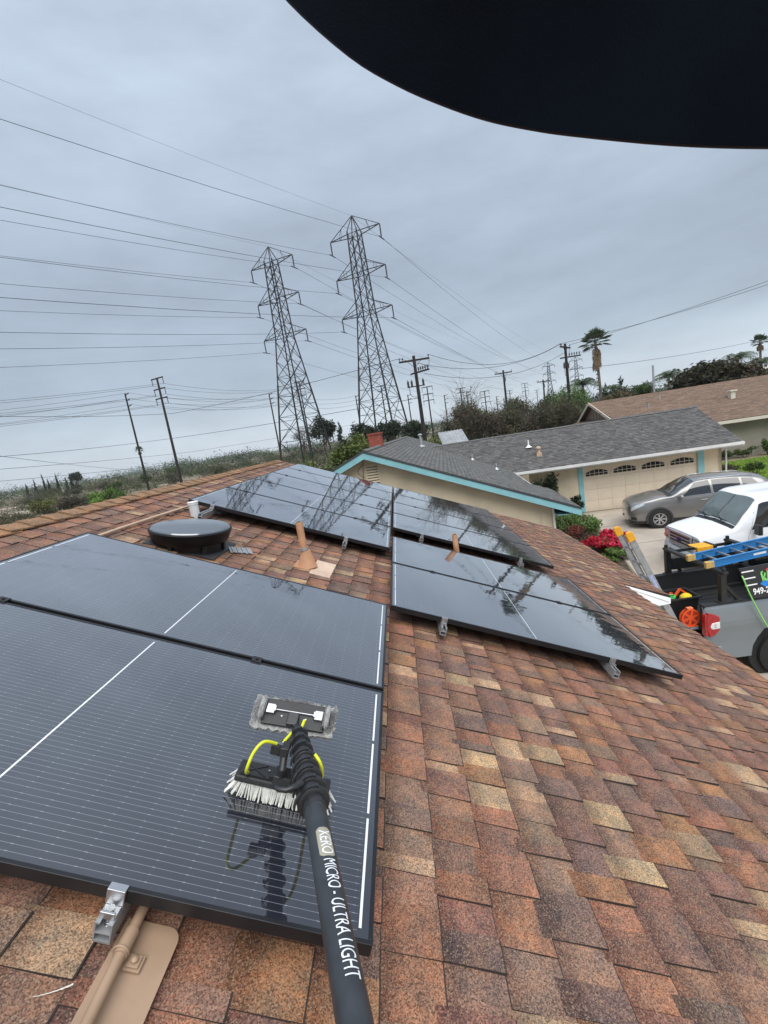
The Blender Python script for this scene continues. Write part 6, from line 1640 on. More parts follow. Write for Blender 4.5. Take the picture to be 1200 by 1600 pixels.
# blue ladder lying on the rack
lad = thing('blue_ladder', 'blue fibreglass ladder with yellow end caps lying on the pickup rack', 'ladder', PK @ T(0, 0, 2.045) @ RZ(R(2)) @ Matrix.Rotation(R(-4.0), 4, 'Y'))
M_BLUE = mat('fibreglass_blue', (0.03, 0.19, 0.46), 0.45, var=0.08, vscale=5)
for y_ in (-0.62, -0.12):
    b = MB(); b.bx(0.34, 3.3, y_ - 0.006, y_ + 0.006, -0.05, 0.07); b.bx(0.34, 3.3, y_ - 0.022, y_ + 0.022, 0.07, 0.082); b.bx(0.34, 3.3, y_ - 0.022, y_ + 0.022, -0.062, -0.05); b.build('side_rail', M_BLUE, lad)
for k_ in range(10):
    b = MB(); b.bx(0.55 + k_ * 0.28, 0.59 + k_ * 0.28, -0.61, -0.13, -0.006, 0.026); b.build('rung', M_ALU, lad)
b = MB(); b.bx(0.24, 0.40, -0.655, -0.585, -0.055, 0.075); b.build('end_cap', mat('cap_wood', (0.55, 0.36, 0.12), 0.6, var=0.2, vscale=20), lad, bevel=0.008)
b = MB(); b.bx(0.24, 0.40, -0.155, -0.085, -0.055, 0.075); b.build('end_cap', mat('cap_wood', (0, 0, 0)), lad, bevel=0.008)
b = MB(); b.bx(1.18, 1.42, -0.630, -0.6265, -0.01, 0.03); b.build('label_plate', mat('white_print', (0, 0, 0)), lad)
yl = thing('yellow_ladder_foot', 'yellow slotted plastic guard hanging on the rack beside the blue ladder', 'guard', PK @ T(0.66, 0.30, 2.045))
b = MB(); b.bx(0, 0.34, -0.10, -0.06, -0.05, 0.08); b.bx(0.0, 0.34, -0.10, 0.2, 0.08, 0.10); b.bx(0.0, 0.03, -0.115, -0.05, -0.08, 0.11); b.build('guard_body', M_YELLOW, yl, bevel=0.008)
b = MB(); b.bx(0.34, 0.40, -0.12, 0.22, -0.06, 0.11); b.build('strap', M_BLKPL, yl)
# black bin with tools, orange cord reel
bn = thing('storage_bin', 'black plastic bin full of orange tools on the open tailgate', 'bin', PK @ T(-0.10, -0.28, 0.934))
b = MB()
w0, w1, d0, d1, hh = 0.24, 0.30, 0.17, 0.23, 0.48
o8 = [(-w0, -d0, 0), (w0, -d0, 0), (w0, d0, 0), (-w0, d0, 0), (-w1, -d1, hh), (w1, -d1, hh), (w1, d1, hh), (-w1, d1, hh)]
i8 = [(x * 0.94, y * 0.93, max(z, 0.01)) for x, y, z in o8]
b.add(o8 + i8, [(0, 1, 5, 4), (1, 2, 6, 5), (2, 3, 7, 6), (3, 0, 4, 7), (3, 2, 1, 0), (12, 13, 9, 8), (13, 14, 10, 9), (14, 15, 11, 10), (15, 12, 8, 11), (8, 9, 10, 11), (4, 5, 13, 12), (5, 6, 14, 13), (6, 7, 15, 14), (7, 4, 12, 15)])
b.build('tub', M_BLKPL, bn)
b = MB(); 
for (xa, xb, ya, yb) in ((-0.33, 0.33, -0.26, -0.225), (-0.33, 0.33, 0.225, 0.26), (-0.33, -0.295, -0.225, 0.225), (0.295, 0.33, -0.225, 0.225)): b.bx(xa, xb, ya, yb, hh - 0.02, hh + 0.012)
b.build('rim', M_BLKPL, bn)
M_ORANGE = mat('orange_plastic', (0.72, 0.085, 0.015), 0.45, var=0.1)
t = thing('tool_clamp', 'orange clamp with square corner sticking out of the black bin', 'tool', PK @ T(-0.06, -0.30, 1.38))
b = MB(); b.bar((-0.10, 0, 0), (0.03, 0.02, 0.14), 0.035); b.bar((0.03, 0.02, 0.14), (0.16, 0.0, 0.02), 0.035); b.bar((0.16, 0, 0.02), (0.16, 0, -0.12), 0.03); b.build('frame', M_ORANGE, t)
t = thing('hand_tool', 'orange tool handle leaning at the left end of the black bin', 'tool', PK @ T(-0.28, -0.32, 1.38))
b = MB(); b.bar((-0.08, 0, -0.02), (0.06, 0.0, 0.10), 0.05, 0.03); b.bar((0.06, 0, 0.10), (0.10, 0, -0.06), 0.03); b.build('grip', mat('orange_red', (0.60, 0.06, 0.02), 0.5), t)
t = thing('yellow_rag', 'yellow lump of cloth inside the black bin', 'cloth', PK @ T(0.03, -0.36, 1.38))
b = MB(); b.lathe([(0.0, 0.075), (0.06, 0.06), (0.11, 0.02), (0.12, -0.06), (0.0, -0.08)], 14, 0, Matrix.Diagonal((1, 0.7, 1, 1))); b.build('cloth', mat('yellow_cloth', (0.75, 0.55, 0.02), 0.8, var=0.2), t)
t = thing('rope_coil', 'green coil of line at the left corner inside the black bin', 'cord', PK @ T(-0.27, -0.40, 1.40))
b = MB(); b.tube([(0.06 * math.cos(a * 0.5), 0.05 * math.sin(a * 0.5), 0.002 * a) for a in range(30)], 0.012, 6); b.build('coil', mat('green_cord', (0.05, 0.5, 0.10), 0.6), t)
reel = thing('cord_reel', 'round orange cord reel standing on the tailgate before the black bin', 'cord reel', PK @ T(-0.13, -0.70, 0.934 + 0.176) @ Matrix.Rotation(R(90), 4, 'X') @ Matrix.Scale(0.86, 4))
b = MB(); nsp = 40
for zz in (0.04, -0.04):
    ro, ri = 0.205, 0.165
    for k_ in range(nsp):
        a0, a1 = 2 * math.pi * k_ / nsp, 2 * math.pi * (k_ + 1) / nsp
        b.prism([(ri * math.cos(a0), ri * math.sin(a0), zz), (ro * math.cos(a0), ro * math.sin(a0), zz), (ro * math.cos(a1), ro * math.sin(a1), zz), (ri * math.cos(a1), ri * math.sin(a1), zz)], (0, 0, 0.012))
    for k_ in range(6):
        a = k_ * math.pi / 3 + 0.3; b.bar((0.04 * math.cos(a), 0.04 * math.sin(a), zz + 0.006), (0.17 * math.cos(a), 0.17 * math.sin(a), zz + 0.006), 0.05, 0.011, (0, 0, 1))
    b.lathe([(0.0, 0), (0.06, 0), (0.06, 0.014), (0, 0.014)], 20, 0, T(0, 0, zz))
b.build('flange', M_ORANGE, reel)
b = MB(); b.lathe([(0.0, -0.036), (0.145, -0.036), (0.145, 0.036), (0, 0.036)], 28); b.build('wound_cord', mat('cord_red', (0.42, 0.03, 0.015), 0.6, var=0.3, vscale=40), reel)
b = MB(); b.bx(-0.06, 0.06, 0.205, 0.235, -0.03, 0.045); b.build('carry_handle', mat('orange_light', (0.8, 0.22, 0.10), 0.5), reel)
b = MB(); b.bx(-0.14, 0.18, -0.206, -0.196, -0.07, 0.07); b.build('stand', M_ORANGE, reel)
# tool chest with the business sign
sg = thing('sign_board', 'black company sign board with phone number and plant logo on the pickup side', 'sign', PK @ T(0.74, -0.955, 1.43) @ Matrix.Rotation(R(-6), 4, 'X'))
b = MB(); b.prism([(0.13, 0, 0), (1.6, 0, 0), (1.6, 0, 0.66), (-0.06, 0, 0.60)], (0, 0.035, 0)); b.build('board', mat('sign_black', (0.022, 0.022, 0.025), 0.5, var=0.1), sg, bevel=0.004)
MW = mat('sign_white', (0.82, 0.82, 0.82), 0.5, var=0.02)
for k_ in range(3):
    b = MB(); z = 0.525 - k_ * 0.13; x0 = -0.02 + 0.022 * k_
    b.prism([(x0, -0.004, z - 0.014), (x0 + 0.22, -0.004, z - 0.004), (x0 + 0.22, -0.004, z + 0.018), (x0, -0.004, z + 0.008)], (0, 0.006, 0)); b.build('white_bar', MW, sg)
def flat_text(name, body, size, M, m, parent, sx=1.0):
    cu = bpy.data.curves.new(name, 'FONT'); cu.body = body; cu.size = size; cu.extrude = 0.002; cu.offset = size * 0.02
    to = bpy.data.objects.new('text_tmp', cu); COL.objects.link(to); bpy.context.view_layer.update()
    me0 = to.evaluated_get(bpy.context.evaluated_depsgraph_get()).to_mesh()
    vs = [Vector((v.co.x * sx, v.co.y, v.co.z)) for v in me0.vertices]; fs = [tuple(p.vertices) for p in me0.polygons]
    bpy.data.objects.remove(to)
    b = MB(); b.add(vs, fs); return b.build(name, m, parent, M)
SGM = WM[sg.name]
flat_text('phone_number', '949-29', 0.165, SGM @ T(0.155, -0.006, 0.075) @ Matrix.Rotation(R(90), 4, 'X') @ RZ(R(2)), MW, sg, 0.78)
MGn = mat('logo_green', (0.22, 0.62, 0.16), 0.5, var=0.25, vscale=30); MBl = mat('logo_blue', (0.02, 0.20, 0.62), 0.5, var=0.25, vscale=30); MRd = mat('logo_red', (0.60, 0.05, 0.06), 0.5)
b = MB()
for (x_, z_, x2, z2) in ((0.36, 0.30, 0.33, 0.47), (0.36, 0.30, 0.40, 0.46), (0.42, 0.30, 0.37, 0.40), (0.44, 0.30, 0.45, 0.50), (0.49, 0.30, 0.52, 0.48), (0.55, 0.30, 0.53, 0.42), (0.33, 0.47, 0.36, 0.49), (0.60, 0.30, 0.63, 0.49), (0.46, 0.36, 0.56, 0.44)):
    b.bar((x_, -0.004, z_), (x2, -0.004, z2), 0.028, 0.006, (0, 1, 0))
b.build('logo_plants', MGn, sg)
b = MB(); b.lathe([(0, 0), (0.20, 0), (0.20, 0.006), (0, 0.006)], 24, 0, T(0.50, -0.002, 0.265) @ Matrix.Rotation(R(90), 4, 'X') @ Matrix.Diagonal((1.0, 0.26, 1, 1))); b.lathe([(0, 0), (0.12, 0), (0.12, 0.006), (0, 0.006)], 24, 0, T(0.46, -0.003, 0.225) @ Matrix.Rotation(R(90), 4, 'X') @ Matrix.Diagonal((1.0, 0.22, 1, 1))); b.build('logo_word', MBl, sg)
b = MB(); b.lathe([(0, 0), (0.11, 0), (0.11, 0.006), (0, 0.006)], 20, 0, T(0.52, -0.004, 0.515) @ Matrix.Rotation(R(90), 4, 'X') @ Matrix.Diagonal((1.0, 0.28, 1, 1))); b.build('logo_top', MRd, sg)
hs = thing('green_hose', 'bright green hose hanging down the side of the pickup bed', 'hose', PK @ T(0.70, -0.99, 1.90))
b = MB(); b.tube(curve_pts([Vector((0.0, 0.05, 0.0)), Vector((-0.005, 0.0, -0.06)), Vector((0.10, -0.03, -0.40)), Vector((0.33, -0.05, -0.93)), Vector((0.54, -0.05, -1.27)), Vector((0.80, -0.10, -1.7))]), 0.012, 10); b.build('hose', mat('hose_green', (0.28, 0.70, 0.16), 0.45, var=0.05), hs)

# ================================================================== ALUMINIUM LADDER against the eave
al = thing('aluminium_ladder', 'aluminium extension ladder with two yellow tips leaning on the eave', 'ladder', T(5.21, 4.4, GZ - 0.54))
dirL = Vector((-1.43, 0, 3.48)).normalized(); perp = Vector((dirL.z, 0, -dirL.x))
Ltot = math.hypot(1.43, 3.48)
for y_, nm in ((-0.20, 0), (0.20, 0)):
    b = MB(); a = Vector((0, y_, 0)); c = a + dirL * (Ltot - 0.06)
    q = Vector((0, 1, 0))
    M = frame(a, dirL, q)
    def lb(x0, x1, y0, y1, z0, z1): 
        cx = M @ Vector(((x0 + x1) / 2, (y0 + y1) / 2, (z0 + z1) / 2)); b.box(cx, (x1 - x0, y1 - y0, z1 - z0), M)
    lb(0, Ltot - 0.06, -0.004, 0.004, -0.045, 0.045); s_ = 1 if y_ > 0 else -1
    lb(0, Ltot - 0.06, min(0, -s_ * 0.026), max(0, -s_ * 0.026), 0.045, 0.051); lb(0, Ltot - 0.06, min(0, -s_ * 0.026), max(0, -s_ * 0.026), -0.051, -0.045)
    rl_ = b.build('side_rail', M_ALU_DULL, al)
    b = MB(); M2 = frame(a + dirL * (Ltot - 0.10), dirL, q)
    b.prism([M2 @ Vector(v) for v in ((0, -0.028, -0.06), (0.13, -0.028, -0.06), (0.17, -0.028, -0.03), (0.17, -0.028, 0.03), (0.13, -0.028, 0.06), (0, -0.028, 0.06))], M2.to_3x3() @ Vector((0, 0.056, 0))); b.build('tip_guard', M_YELLOW, al, bevel=0.01)
k_ = 0
while 0.25 + k_ * 0.29 < Ltot - 0.15:
    p = dirL * (0.25 + k_ * 0.29)
    b = MB(); b.tube([p + Vector((0, -0.20, 0)), p + Vector((0, 0.20, 0))], 0.017, 10); b.build('rung', M_ALU, al); k_ += 1
b = MB(); M3 = frame(Vector((0, -0.20, 0)) + dirL * (Ltot - 0.95), dirL, Vector((0, 1, 0))); 
b.box(M3 @ Vector((0, -0.0055, 0)), (0.34, 0.002, 0.05), M3); b.build('rail_sticker', mat('sticker_blue', (0.35, 0.42, 0.62), 0.5, var=0.35, vscale=40), al)

# ================================================================== PLANTS
G_MID = [(0.062, 0.10, 0.028), (0.084, 0.125, 0.034), (0.046, 0.078, 0.023)]
G_DARK = [(0.022, 0.035, 0.016), (0.032, 0.045, 0.02), (0.016, 0.026, 0.013)]
G_LIGHT = [(0.10, 0.17, 0.04), (0.13, 0.20, 0.06), (0.075, 0.13, 0.03)]
G_OLIVE = [(0.085, 0.085, 0.04), (0.10, 0.09, 0.05), (0.065, 0.075, 0.035)]
BROWN = [(0.088, 0.07, 0.05), (0.075, 0.064, 0.044), (0.105, 0.083, 0.06), (0.065, 0.072, 0.04)]
def blob_cloud(r_, c, rx, ry, rz, n, k=0.5):
    out = []
    for i in range(n):
        a = r_.uniform(0, 2 * math.pi); f = r_.random() ** 0.5; h = r_.uniform(-0.55, 0.75)
        w = math.sqrt(max(0.05, 1 - h * h))
        out.append((c[0] + math.cos(a) * rx * f * w * 0.75, c[1] + math.sin(a) * ry * f * w * 0.75, c[2] + h * rz * 0.75, rx * k * r_.uniform(0.7, 1.2), ry * k * r_.uniform(0.7, 1.2), rz * k * r_.uniform(0.7, 1.15)))
    return out
def tree(label, X, Y, h, cr, cz, pal, seed, n=5000, leaf=0.09, nb=12, name='tree', trunk_r=0.16, group=None, cat='tree', base=None, hollow=0.3, asp=0.5):
    """trunk with limbs and a lumpy crown: h total height, cr crown radii, cz crown half height"""
    r_ = random.Random(seed); base = GZ if base is None else base
    t = thing(name, label, cat, T(X, Y, base), group)
    zc = h - cz
    b = MB(); b.tube([(0, 0, -0.2), (0.05 * h * r_.uniform(-1, 1), 0.05, zc * 0.5), (0.05, 0.0, zc)], [trunk_r * 1.3, trunk_r, trunk_r * 0.7], 9)
    bl = blob_cloud(r_, (0, 0, zc), cr, cr, cz, nb)
    for q in bl[:9]:
        b.tube([(0, 0, zc * 0.45 + 0.1 * r_.random()), (q[0] * 0.5, q[1] * 0.5, zc * 0.55 + q[2] * 0.3), (q[0], q[1], q[2])], [trunk_r * 0.6, trunk_r * 0.35, trunk_r * 0.12], 6)
    b.build('trunk', M_BARK, t)
    leaves('crown', M_LEAF, t, bl, n, leaf, pal, seed, hollow=hollow, aspect=asp)
    return t
def shrub(label, X, Y, rx, ry, h, pal, seed, n=1500, leaf=0.05, nb=9, name='shrub', group=None, cat='shrub', base=None, hollow=0.25, stems=True):
    r_ = random.Random(seed); base = ground_z(X, Y) if base is None else base
    t = thing(name, label, cat, T(X, Y, base), group)
    bl = blob_cloud(r_, (0, 0, h * 0.5), rx, ry, h * 0.5, nb, 0.42)
    b = MB()
    for q in bl: b.tube([(q[0] * 0.15, q[1] * 0.15, -0.05), (q[0] * 0.6, q[1] * 0.6, q[2] * 0.5), (q[0], q[1], q[2])], [0.012 * h + 0.006, 0.008 * h + 0.004, 0.004], 5)
    b.build('stem', M_BARK, t)
    leaves('foliage', M_LEAF, t, bl, n, leaf, pal, seed, hollow=hollow)
    return t
# front bed
az = shrub('low shrub covered in hot pink-red flowers beside the driveway', 6.9, 12.2, 0.72, 0.9, 0.68, [(0.10, 0.14, 0.05), (0.07, 0.10, 0.03)], 31, 1300, 0.045, 12, 'flowering_shrub')
leaves('blossom', M_LEAF, az, blob_cloud(random.Random(32), (0, 0, 0.37), 0.74, 0.9, 0.37, 16, 0.40), 5200, 0.042, [(0.62, 0.025, 0.07), (0.50, 0.015, 0.05), (0.70, 0.06, 0.13), (0.42, 0.012, 0.03)], 33, hollow=0.72, aspect=0.8)
shrub('bright green low shrub behind the pink-red flowers', 7.15, 15.0, 0.95, 1.5, 1.0, G_LIGHT, 34, 3200, 0.05, 12)
shrub('dull green shrub between the flowers and the beige wall', 6.15, 14.4, 0.9, 1.0, 1.0, G_MID, 35, 2600, 0.05, 11)
shrub('reddish twiggy shrub just left of the pink-red flowers', 6.45, 13.3, 0.55, 0.6, 0.8, [(0.11, 0.06, 0.04), (0.08, 0.07, 0.03), (0.20, 0.04, 0.04)], 36, 1500, 0.035, 9)
shrub('brownish shrub under the teal eave tip', 7.2, 17.0, 0.7, 0.6, 1.05, [(0.12, 0.075, 0.05), (0.09, 0.07, 0.04), (0.07, 0.075, 0.03)], 37, 1700, 0.04, 9)
shrub('small round dark clipped bush at the left foot of the garage door', 8.2, 17.75, 0.33, 0.33, 0.95, G_DARK, 38, 1300, 0.035, 8, base=GZ + 0.25)
shrub('leafy plant climbing by the beige wall corner', 6.2, 16.1, 0.5, 0.5, 1.5, G_MID, 39, 1500, 0.05, 9)
shrub('low green plants below the pink-red flowers near the ladder', 6.75, 11.25, 0.5, 0.8, 0.42, G_LIGHT, 40, 1700, 0.045, 9)
shrub('tall dark bush in the corner beside the garage', 6.75, 17.75, 0.72, 0.55, 2.55, G_DARK, 41, 3600, 0.06, 13, cat='bush', name='bush')
# lawn with real blades, shrubs in front and behind
g_ = np.random.default_rng(8)
n = 26000; gx = 16.2 + 14 * g_.random(n); gy = 19 + 7.2 * g_.random(n)
ok = (gx > 16.4 + (gy - 19.2) * 0.56); gx, gy = gx[ok], gy[ok]; n = len(gx)
a_ = g_.random(n) * 2 * np.pi; hh = 0.035 + 0.05 * g_.random(n); ww = 0.028
v = np.zeros((n, 3, 3)); v[:, 0, 0] = gx - np.cos(a_) * ww; v[:, 0, 1] = gy - np.sin(a_) * ww; v[:, 1, 0] = gx + np.cos(a_) * ww; v[:, 1, 1] = gy + np.sin(a_) * ww; v[:, 2, 0] = gx + 0.03 * np.sin(a_ * 3); v[:, 2, 1] = gy + 0.03 * np.cos(a_ * 2)
v[:, :, 2] = GZ + 0.012; v[:, 2, 2] += hh
me = bpy.data.meshes.new('grass'); me.vertices.add(n * 3); me.vertices.foreach_set('co', v.ravel()); me.loops.add(n * 3); me.loops.foreach_set('vertex_index', np.arange(n * 3, dtype=np.int32)); me.polygons.add(n); me.polygons.foreach_set('loop_start', np.arange(n, dtype=np.int32) * 3)
ca = np.ones((n, 3, 4)); ca[:, :, :3] = (np.array([[0.21, 0.33, 0.04]]) * (0.6 + 0.7 * g_.random((n, 1))))[:, None, :]
me.color_attributes.new('Col', 'FLOAT_COLOR', 'CORNER').data.foreach_set('color', ca.ravel()); me.materials.append(M_LEAF); me.update(calc_edges=True)
o = bpy.data.objects.new('grass', me); link(o); tag(o, 'bright green lawn before the house with the long brown roof', 'grass', kind='stuff')
for i, (x, y, r_, h_, pal) in enumerate(((17.9, 21.9, 0.65, 0.75, G_OLIVE), (18.9, 21.3, 0.55, 0.7, G_MID), (20.3, 20.7, 0.6, 0.6, G_OLIVE), (21.6, 20.2, 0.6, 0.65, G_MID))):
    shrub(('sparse grey-green shrub at the lawn edge, nearest the garage corner', 'rounder green shrub at the lawn edge above the SUV roof', 'third shrub along the lawn edge counting from the garage', 'shrub along the lawn edge nearest the right edge of the picture')[i], x, y, r_, r_ * 0.8, h_, pal, 50 + i, 1100, 0.045, 8, group='shrubs along the near lawn edge')
for i, (x, y, r_, h_) in enumerate(((22.6, 26.9, 0.8, 0.8), (23.9, 26.7, 0.5, 1.25), (25.2, 26.5, 0.7, 0.9), (26.6, 26.3, 0.8, 1.0), (21.6, 27.2, 0.7, 0.7))):
    shrub(('green plant by the olive wall, first right of the garage', 'taller narrow plant by the olive wall behind the lawn', 'leafy plant right of the narrow tall one by the olive wall', 'plant by the olive wall at the right edge of the picture', 'low plant at the back corner of the lawn beside the garage')[i], x, y, r_, 0.5, h_, G_MID if i != 1 else G_LIGHT, 60 + i, 1100, 0.05, 8, group='plants along the olive wall')
# hedge-like foliage and trees around
shrub('big leafy yellow-green shrub left of the brick chimney', -3.4, 31, 2.6, 1.8, 5.7, [(0.10, 0.13, 0.035), (0.14, 0.17, 0.05), (0.065, 0.095, 0.025)], 70, 6500, 0.15, 18, cat='bush', name='bush')
shrub('leafy yellow-green shrub farther left of the chimney, by the ridge end', -6.6, 31, 2.0, 1.6, 4.6, [(0.10, 0.13, 0.035), (0.13, 0.16, 0.05), (0.06, 0.09, 0.025)], 71, 4500, 0.14, 14, cat='bush', name='bush')
tree('broad dark tree with bare fringe behind the base of the left pylon', -18.6, 118, 13.0, 3.6, 4.0, G_DARK, 72, 3200, 0.30)
tree('grey leafless tree left of the base of the left pylon', -24.5, 118, 10.8, 3.2, 2.8, [(0.10, 0.09, 0.085), (0.08, 0.08, 0.075)], 73, 1500, 0.22, asp=0.15)
def conifer(label, X, Y, h, r, seed, pal=G_DARK, group='dark conifers on the skyline'):
    t = thing('conifer', label, 'conifer', T(X, Y, GZ), group); r_ = random.Random(seed)
    b = MB(); b.tube([(0, 0, 0), (0, 0, h)], [0.02 * h, 0.004 * h], 7); b.build('trunk', M_BARK, t)
    bl = []
    for i in range(16):
        f = i / 15; rr = r * (1 - f) ** 0.8 * r_.uniform(0.75, 1.15) + 0.06 * r
        for k_ in range(3):
            a = r_.uniform(0, 6.3); bl.append((math.cos(a) * rr * 0.5, math.sin(a) * rr * 0.5, h * (0.08 + 0.9 * f), rr * 0.6, rr * 0.6, h * 0.05))
    leaves('crown', M_LEAF, t, bl, 2600, h * 0.022, pal, seed, hollow=0.1)
conifer('pointed conifer between the two pylons, the sharper one', -17.0, 140, 11.2, 2.6, 80)
conifer('smaller pointed conifer between the two pylons, nearer the right pylon', -11.8, 140, 9.4, 2.2, 81)
tree('dark bushy tree behind the brick chimney', -6.3, 95, 8.6, 3.4, 3.0, G_DARK, 82, 2600, 0.26)
tree('dark feathery tree behind the legs of the right pylon, left half', -0.6, 92, 8.2, 3.6, 2.8, G_DARK, 83, 2600, 0.26)
tree('dark feathery tree behind the legs of the right pylon, right half', 4.6, 96, 7.4, 3.0, 2.5, G_DARK, 84, 2400, 0.26)
shrub('yellow-green bush at the foot of the transformer pole', 3.8, 38, 1.6, 1.2, 4.6, [(0.13, 0.16, 0.03), (0.10, 0.12, 0.03)], 85, 2200, 0.10, 10, cat='bush', name='bush')
shrub('rusty red bush between the transformer pole and the white shed', 5.6, 38.5, 1.2, 1.2, 4.0, [(0.16, 0.075, 0.03), (0.10, 0.075, 0.03)], 86, 1800, 0.09, 10, cat='bush', name='bush')
# bare thicket behind the garage ridge
def bare(label, X, Y, h, r, seed, pal=BROWN, n=2600, dens=26):
    r_ = random.Random(seed); t = thing('bare_bush', label, 'bush', T(X, Y, GZ), 'bare brown bushes behind the garage')
    b = MB()
    for i in range(dens):
        a = r_.uniform(0, 6.3); f = r_.random() ** 0.5; zt = h * r_.uniform(0.6, 1.0); p = Vector((math.cos(a) * r * f, math.sin(a) * r * f, zt)); m_ = p * 0.5 + Vector((r_.uniform(-.2, .2), r_.uniform(-.2, .2), 0.1 * h))
        b.tube([(p.x * 0.2, p.y * 0.2, 0), m_, p], [0.035, 0.022, 0.006], 4, False)
        for k_ in range(7):
            s_ = m_.lerp(p, r_.random()); e = s_ + Vector((r_.uniform(-1, 1), r_.uniform(-1, 1), r_.uniform(0.1, 1))) * 0.17 * h * r_.uniform(0.6, 1.1)
            b.tube([s_, e], [0.012, 0.003], 3, False)
    b.build('branch', mat('twig', (0.075, 0.06, 0.048), 0.9, var=0.3), t)
    leaves('foliage', M_LEAF, t, blob_cloud(r_, (0, 0, h * 0.52), r, r, h * 0.46, 14, 0.42), n, 0.095, pal, seed, hollow=0.1, aspect=0.35)
TH = ((6.0, 40, 6.8, 1.7, 'at the left end of the thicket'), (7.6, 41, 8.6, 1.6, 'that is the tallest and thinnest in the thicket'), (8.9, 39.5, 6.3, 1.7, 'right of the tallest in the thicket'), (10.6, 40, 6.4, 1.8, 'left of the tee-shaped utility pole foot'), (12.4, 40.5, 6.3, 1.8, 'right of the tee-shaped utility pole foot'), (14.2, 40, 6.2, 1.8, 'above the white pipe of the garage roof'), (15.8, 41, 5.9, 1.7, 'third from the right end of the thicket'), (17.2, 42.5, 5.6, 1.7, 'at the right end of the thicket near the leafy green tree'))
for i, (x, y, h_, r_, nm) in enumerate(TH):
    bare('bare brown bush ' + nm, x, y, h_ * 1.08, r_, 90 + i, BROWN if i % 3 else G_OLIVE + BROWN, 1200 if i == 1 else 7500)
tree('leafy green tree standing behind the left part of the bare thicket', 9.4, 52, 7.6, 2.6, 2.2, G_MID + G_OLIVE, 180, 5000, 0.13, 14)
tree('leafy olive tree standing behind the middle of the bare thicket', 14.6, 54, 7.3, 2.8, 2.1, G_OLIVE + G_MID, 181, 5000, 0.13, 14)
tree('dense green tree between the bare thicket and the bright green tree', 20.6, 55, 7.2, 2.6, 2.1, G_MID + G_DARK, 182, 5000, 0.13, 14)
shrub('dark green shrub low in the thicket beside the white shed', 6.9, 37, 1.5, 1.2, 4.3, G_DARK, 99, 2200, 0.08, 10, cat='bush', name='bush')
tree('leafy bright green tree beside the small gable of the brown roof', 19.0, 45.5, 7.2, 1.9, 2.4, [(0.13, 0.20, 0.07), (0.10, 0.165, 0.05), (0.17, 0.24, 0.10)], 100, 5200, 0.10, 14, trunk_r=0.10)
tree('big dense dark tree behind the long brown roof', 36.2, 49, 7.3, 4.6, 3.0, [(0.035, 0.034, 0.018), (0.05, 0.042, 0.022), (0.022, 0.03, 0.014), (0.065, 0.045, 0.025)], 101, 34000, 0.20, 30, trunk_r=0.3, hollow=0.3)
tree('dark green tree between the palm trunk and the pale slender pole', 31.5, 62, 6.7, 2.8, 2.2, G_DARK, 102, 2600, 0.16)
tree('rounded tree right beside the pale slender pole', 35.8, 64, 6.9, 2.0, 1.8, G_MID, 103, 2200, 0.14)
tree('rusty brown tree beneath the tall palm', 26.8, 53, 6.3, 2.6, 1.9, [(0.09, 0.075, 0.04), (0.06, 0.065, 0.03), (0.12, 0.075, 0.04)], 104, 2600, 0.13)
conifer('feathery dark conifer right of the tall palm, the taller', 36.2, 70, 8.2, 2.2, 105, G_DARK, 'dark conifers right of the tall palm')
conifer('feathery dark conifer right of the tall palm, the shorter', 33.8, 70, 7.5, 2.0, 106, G_DARK, 'dark conifers right of the tall palm')
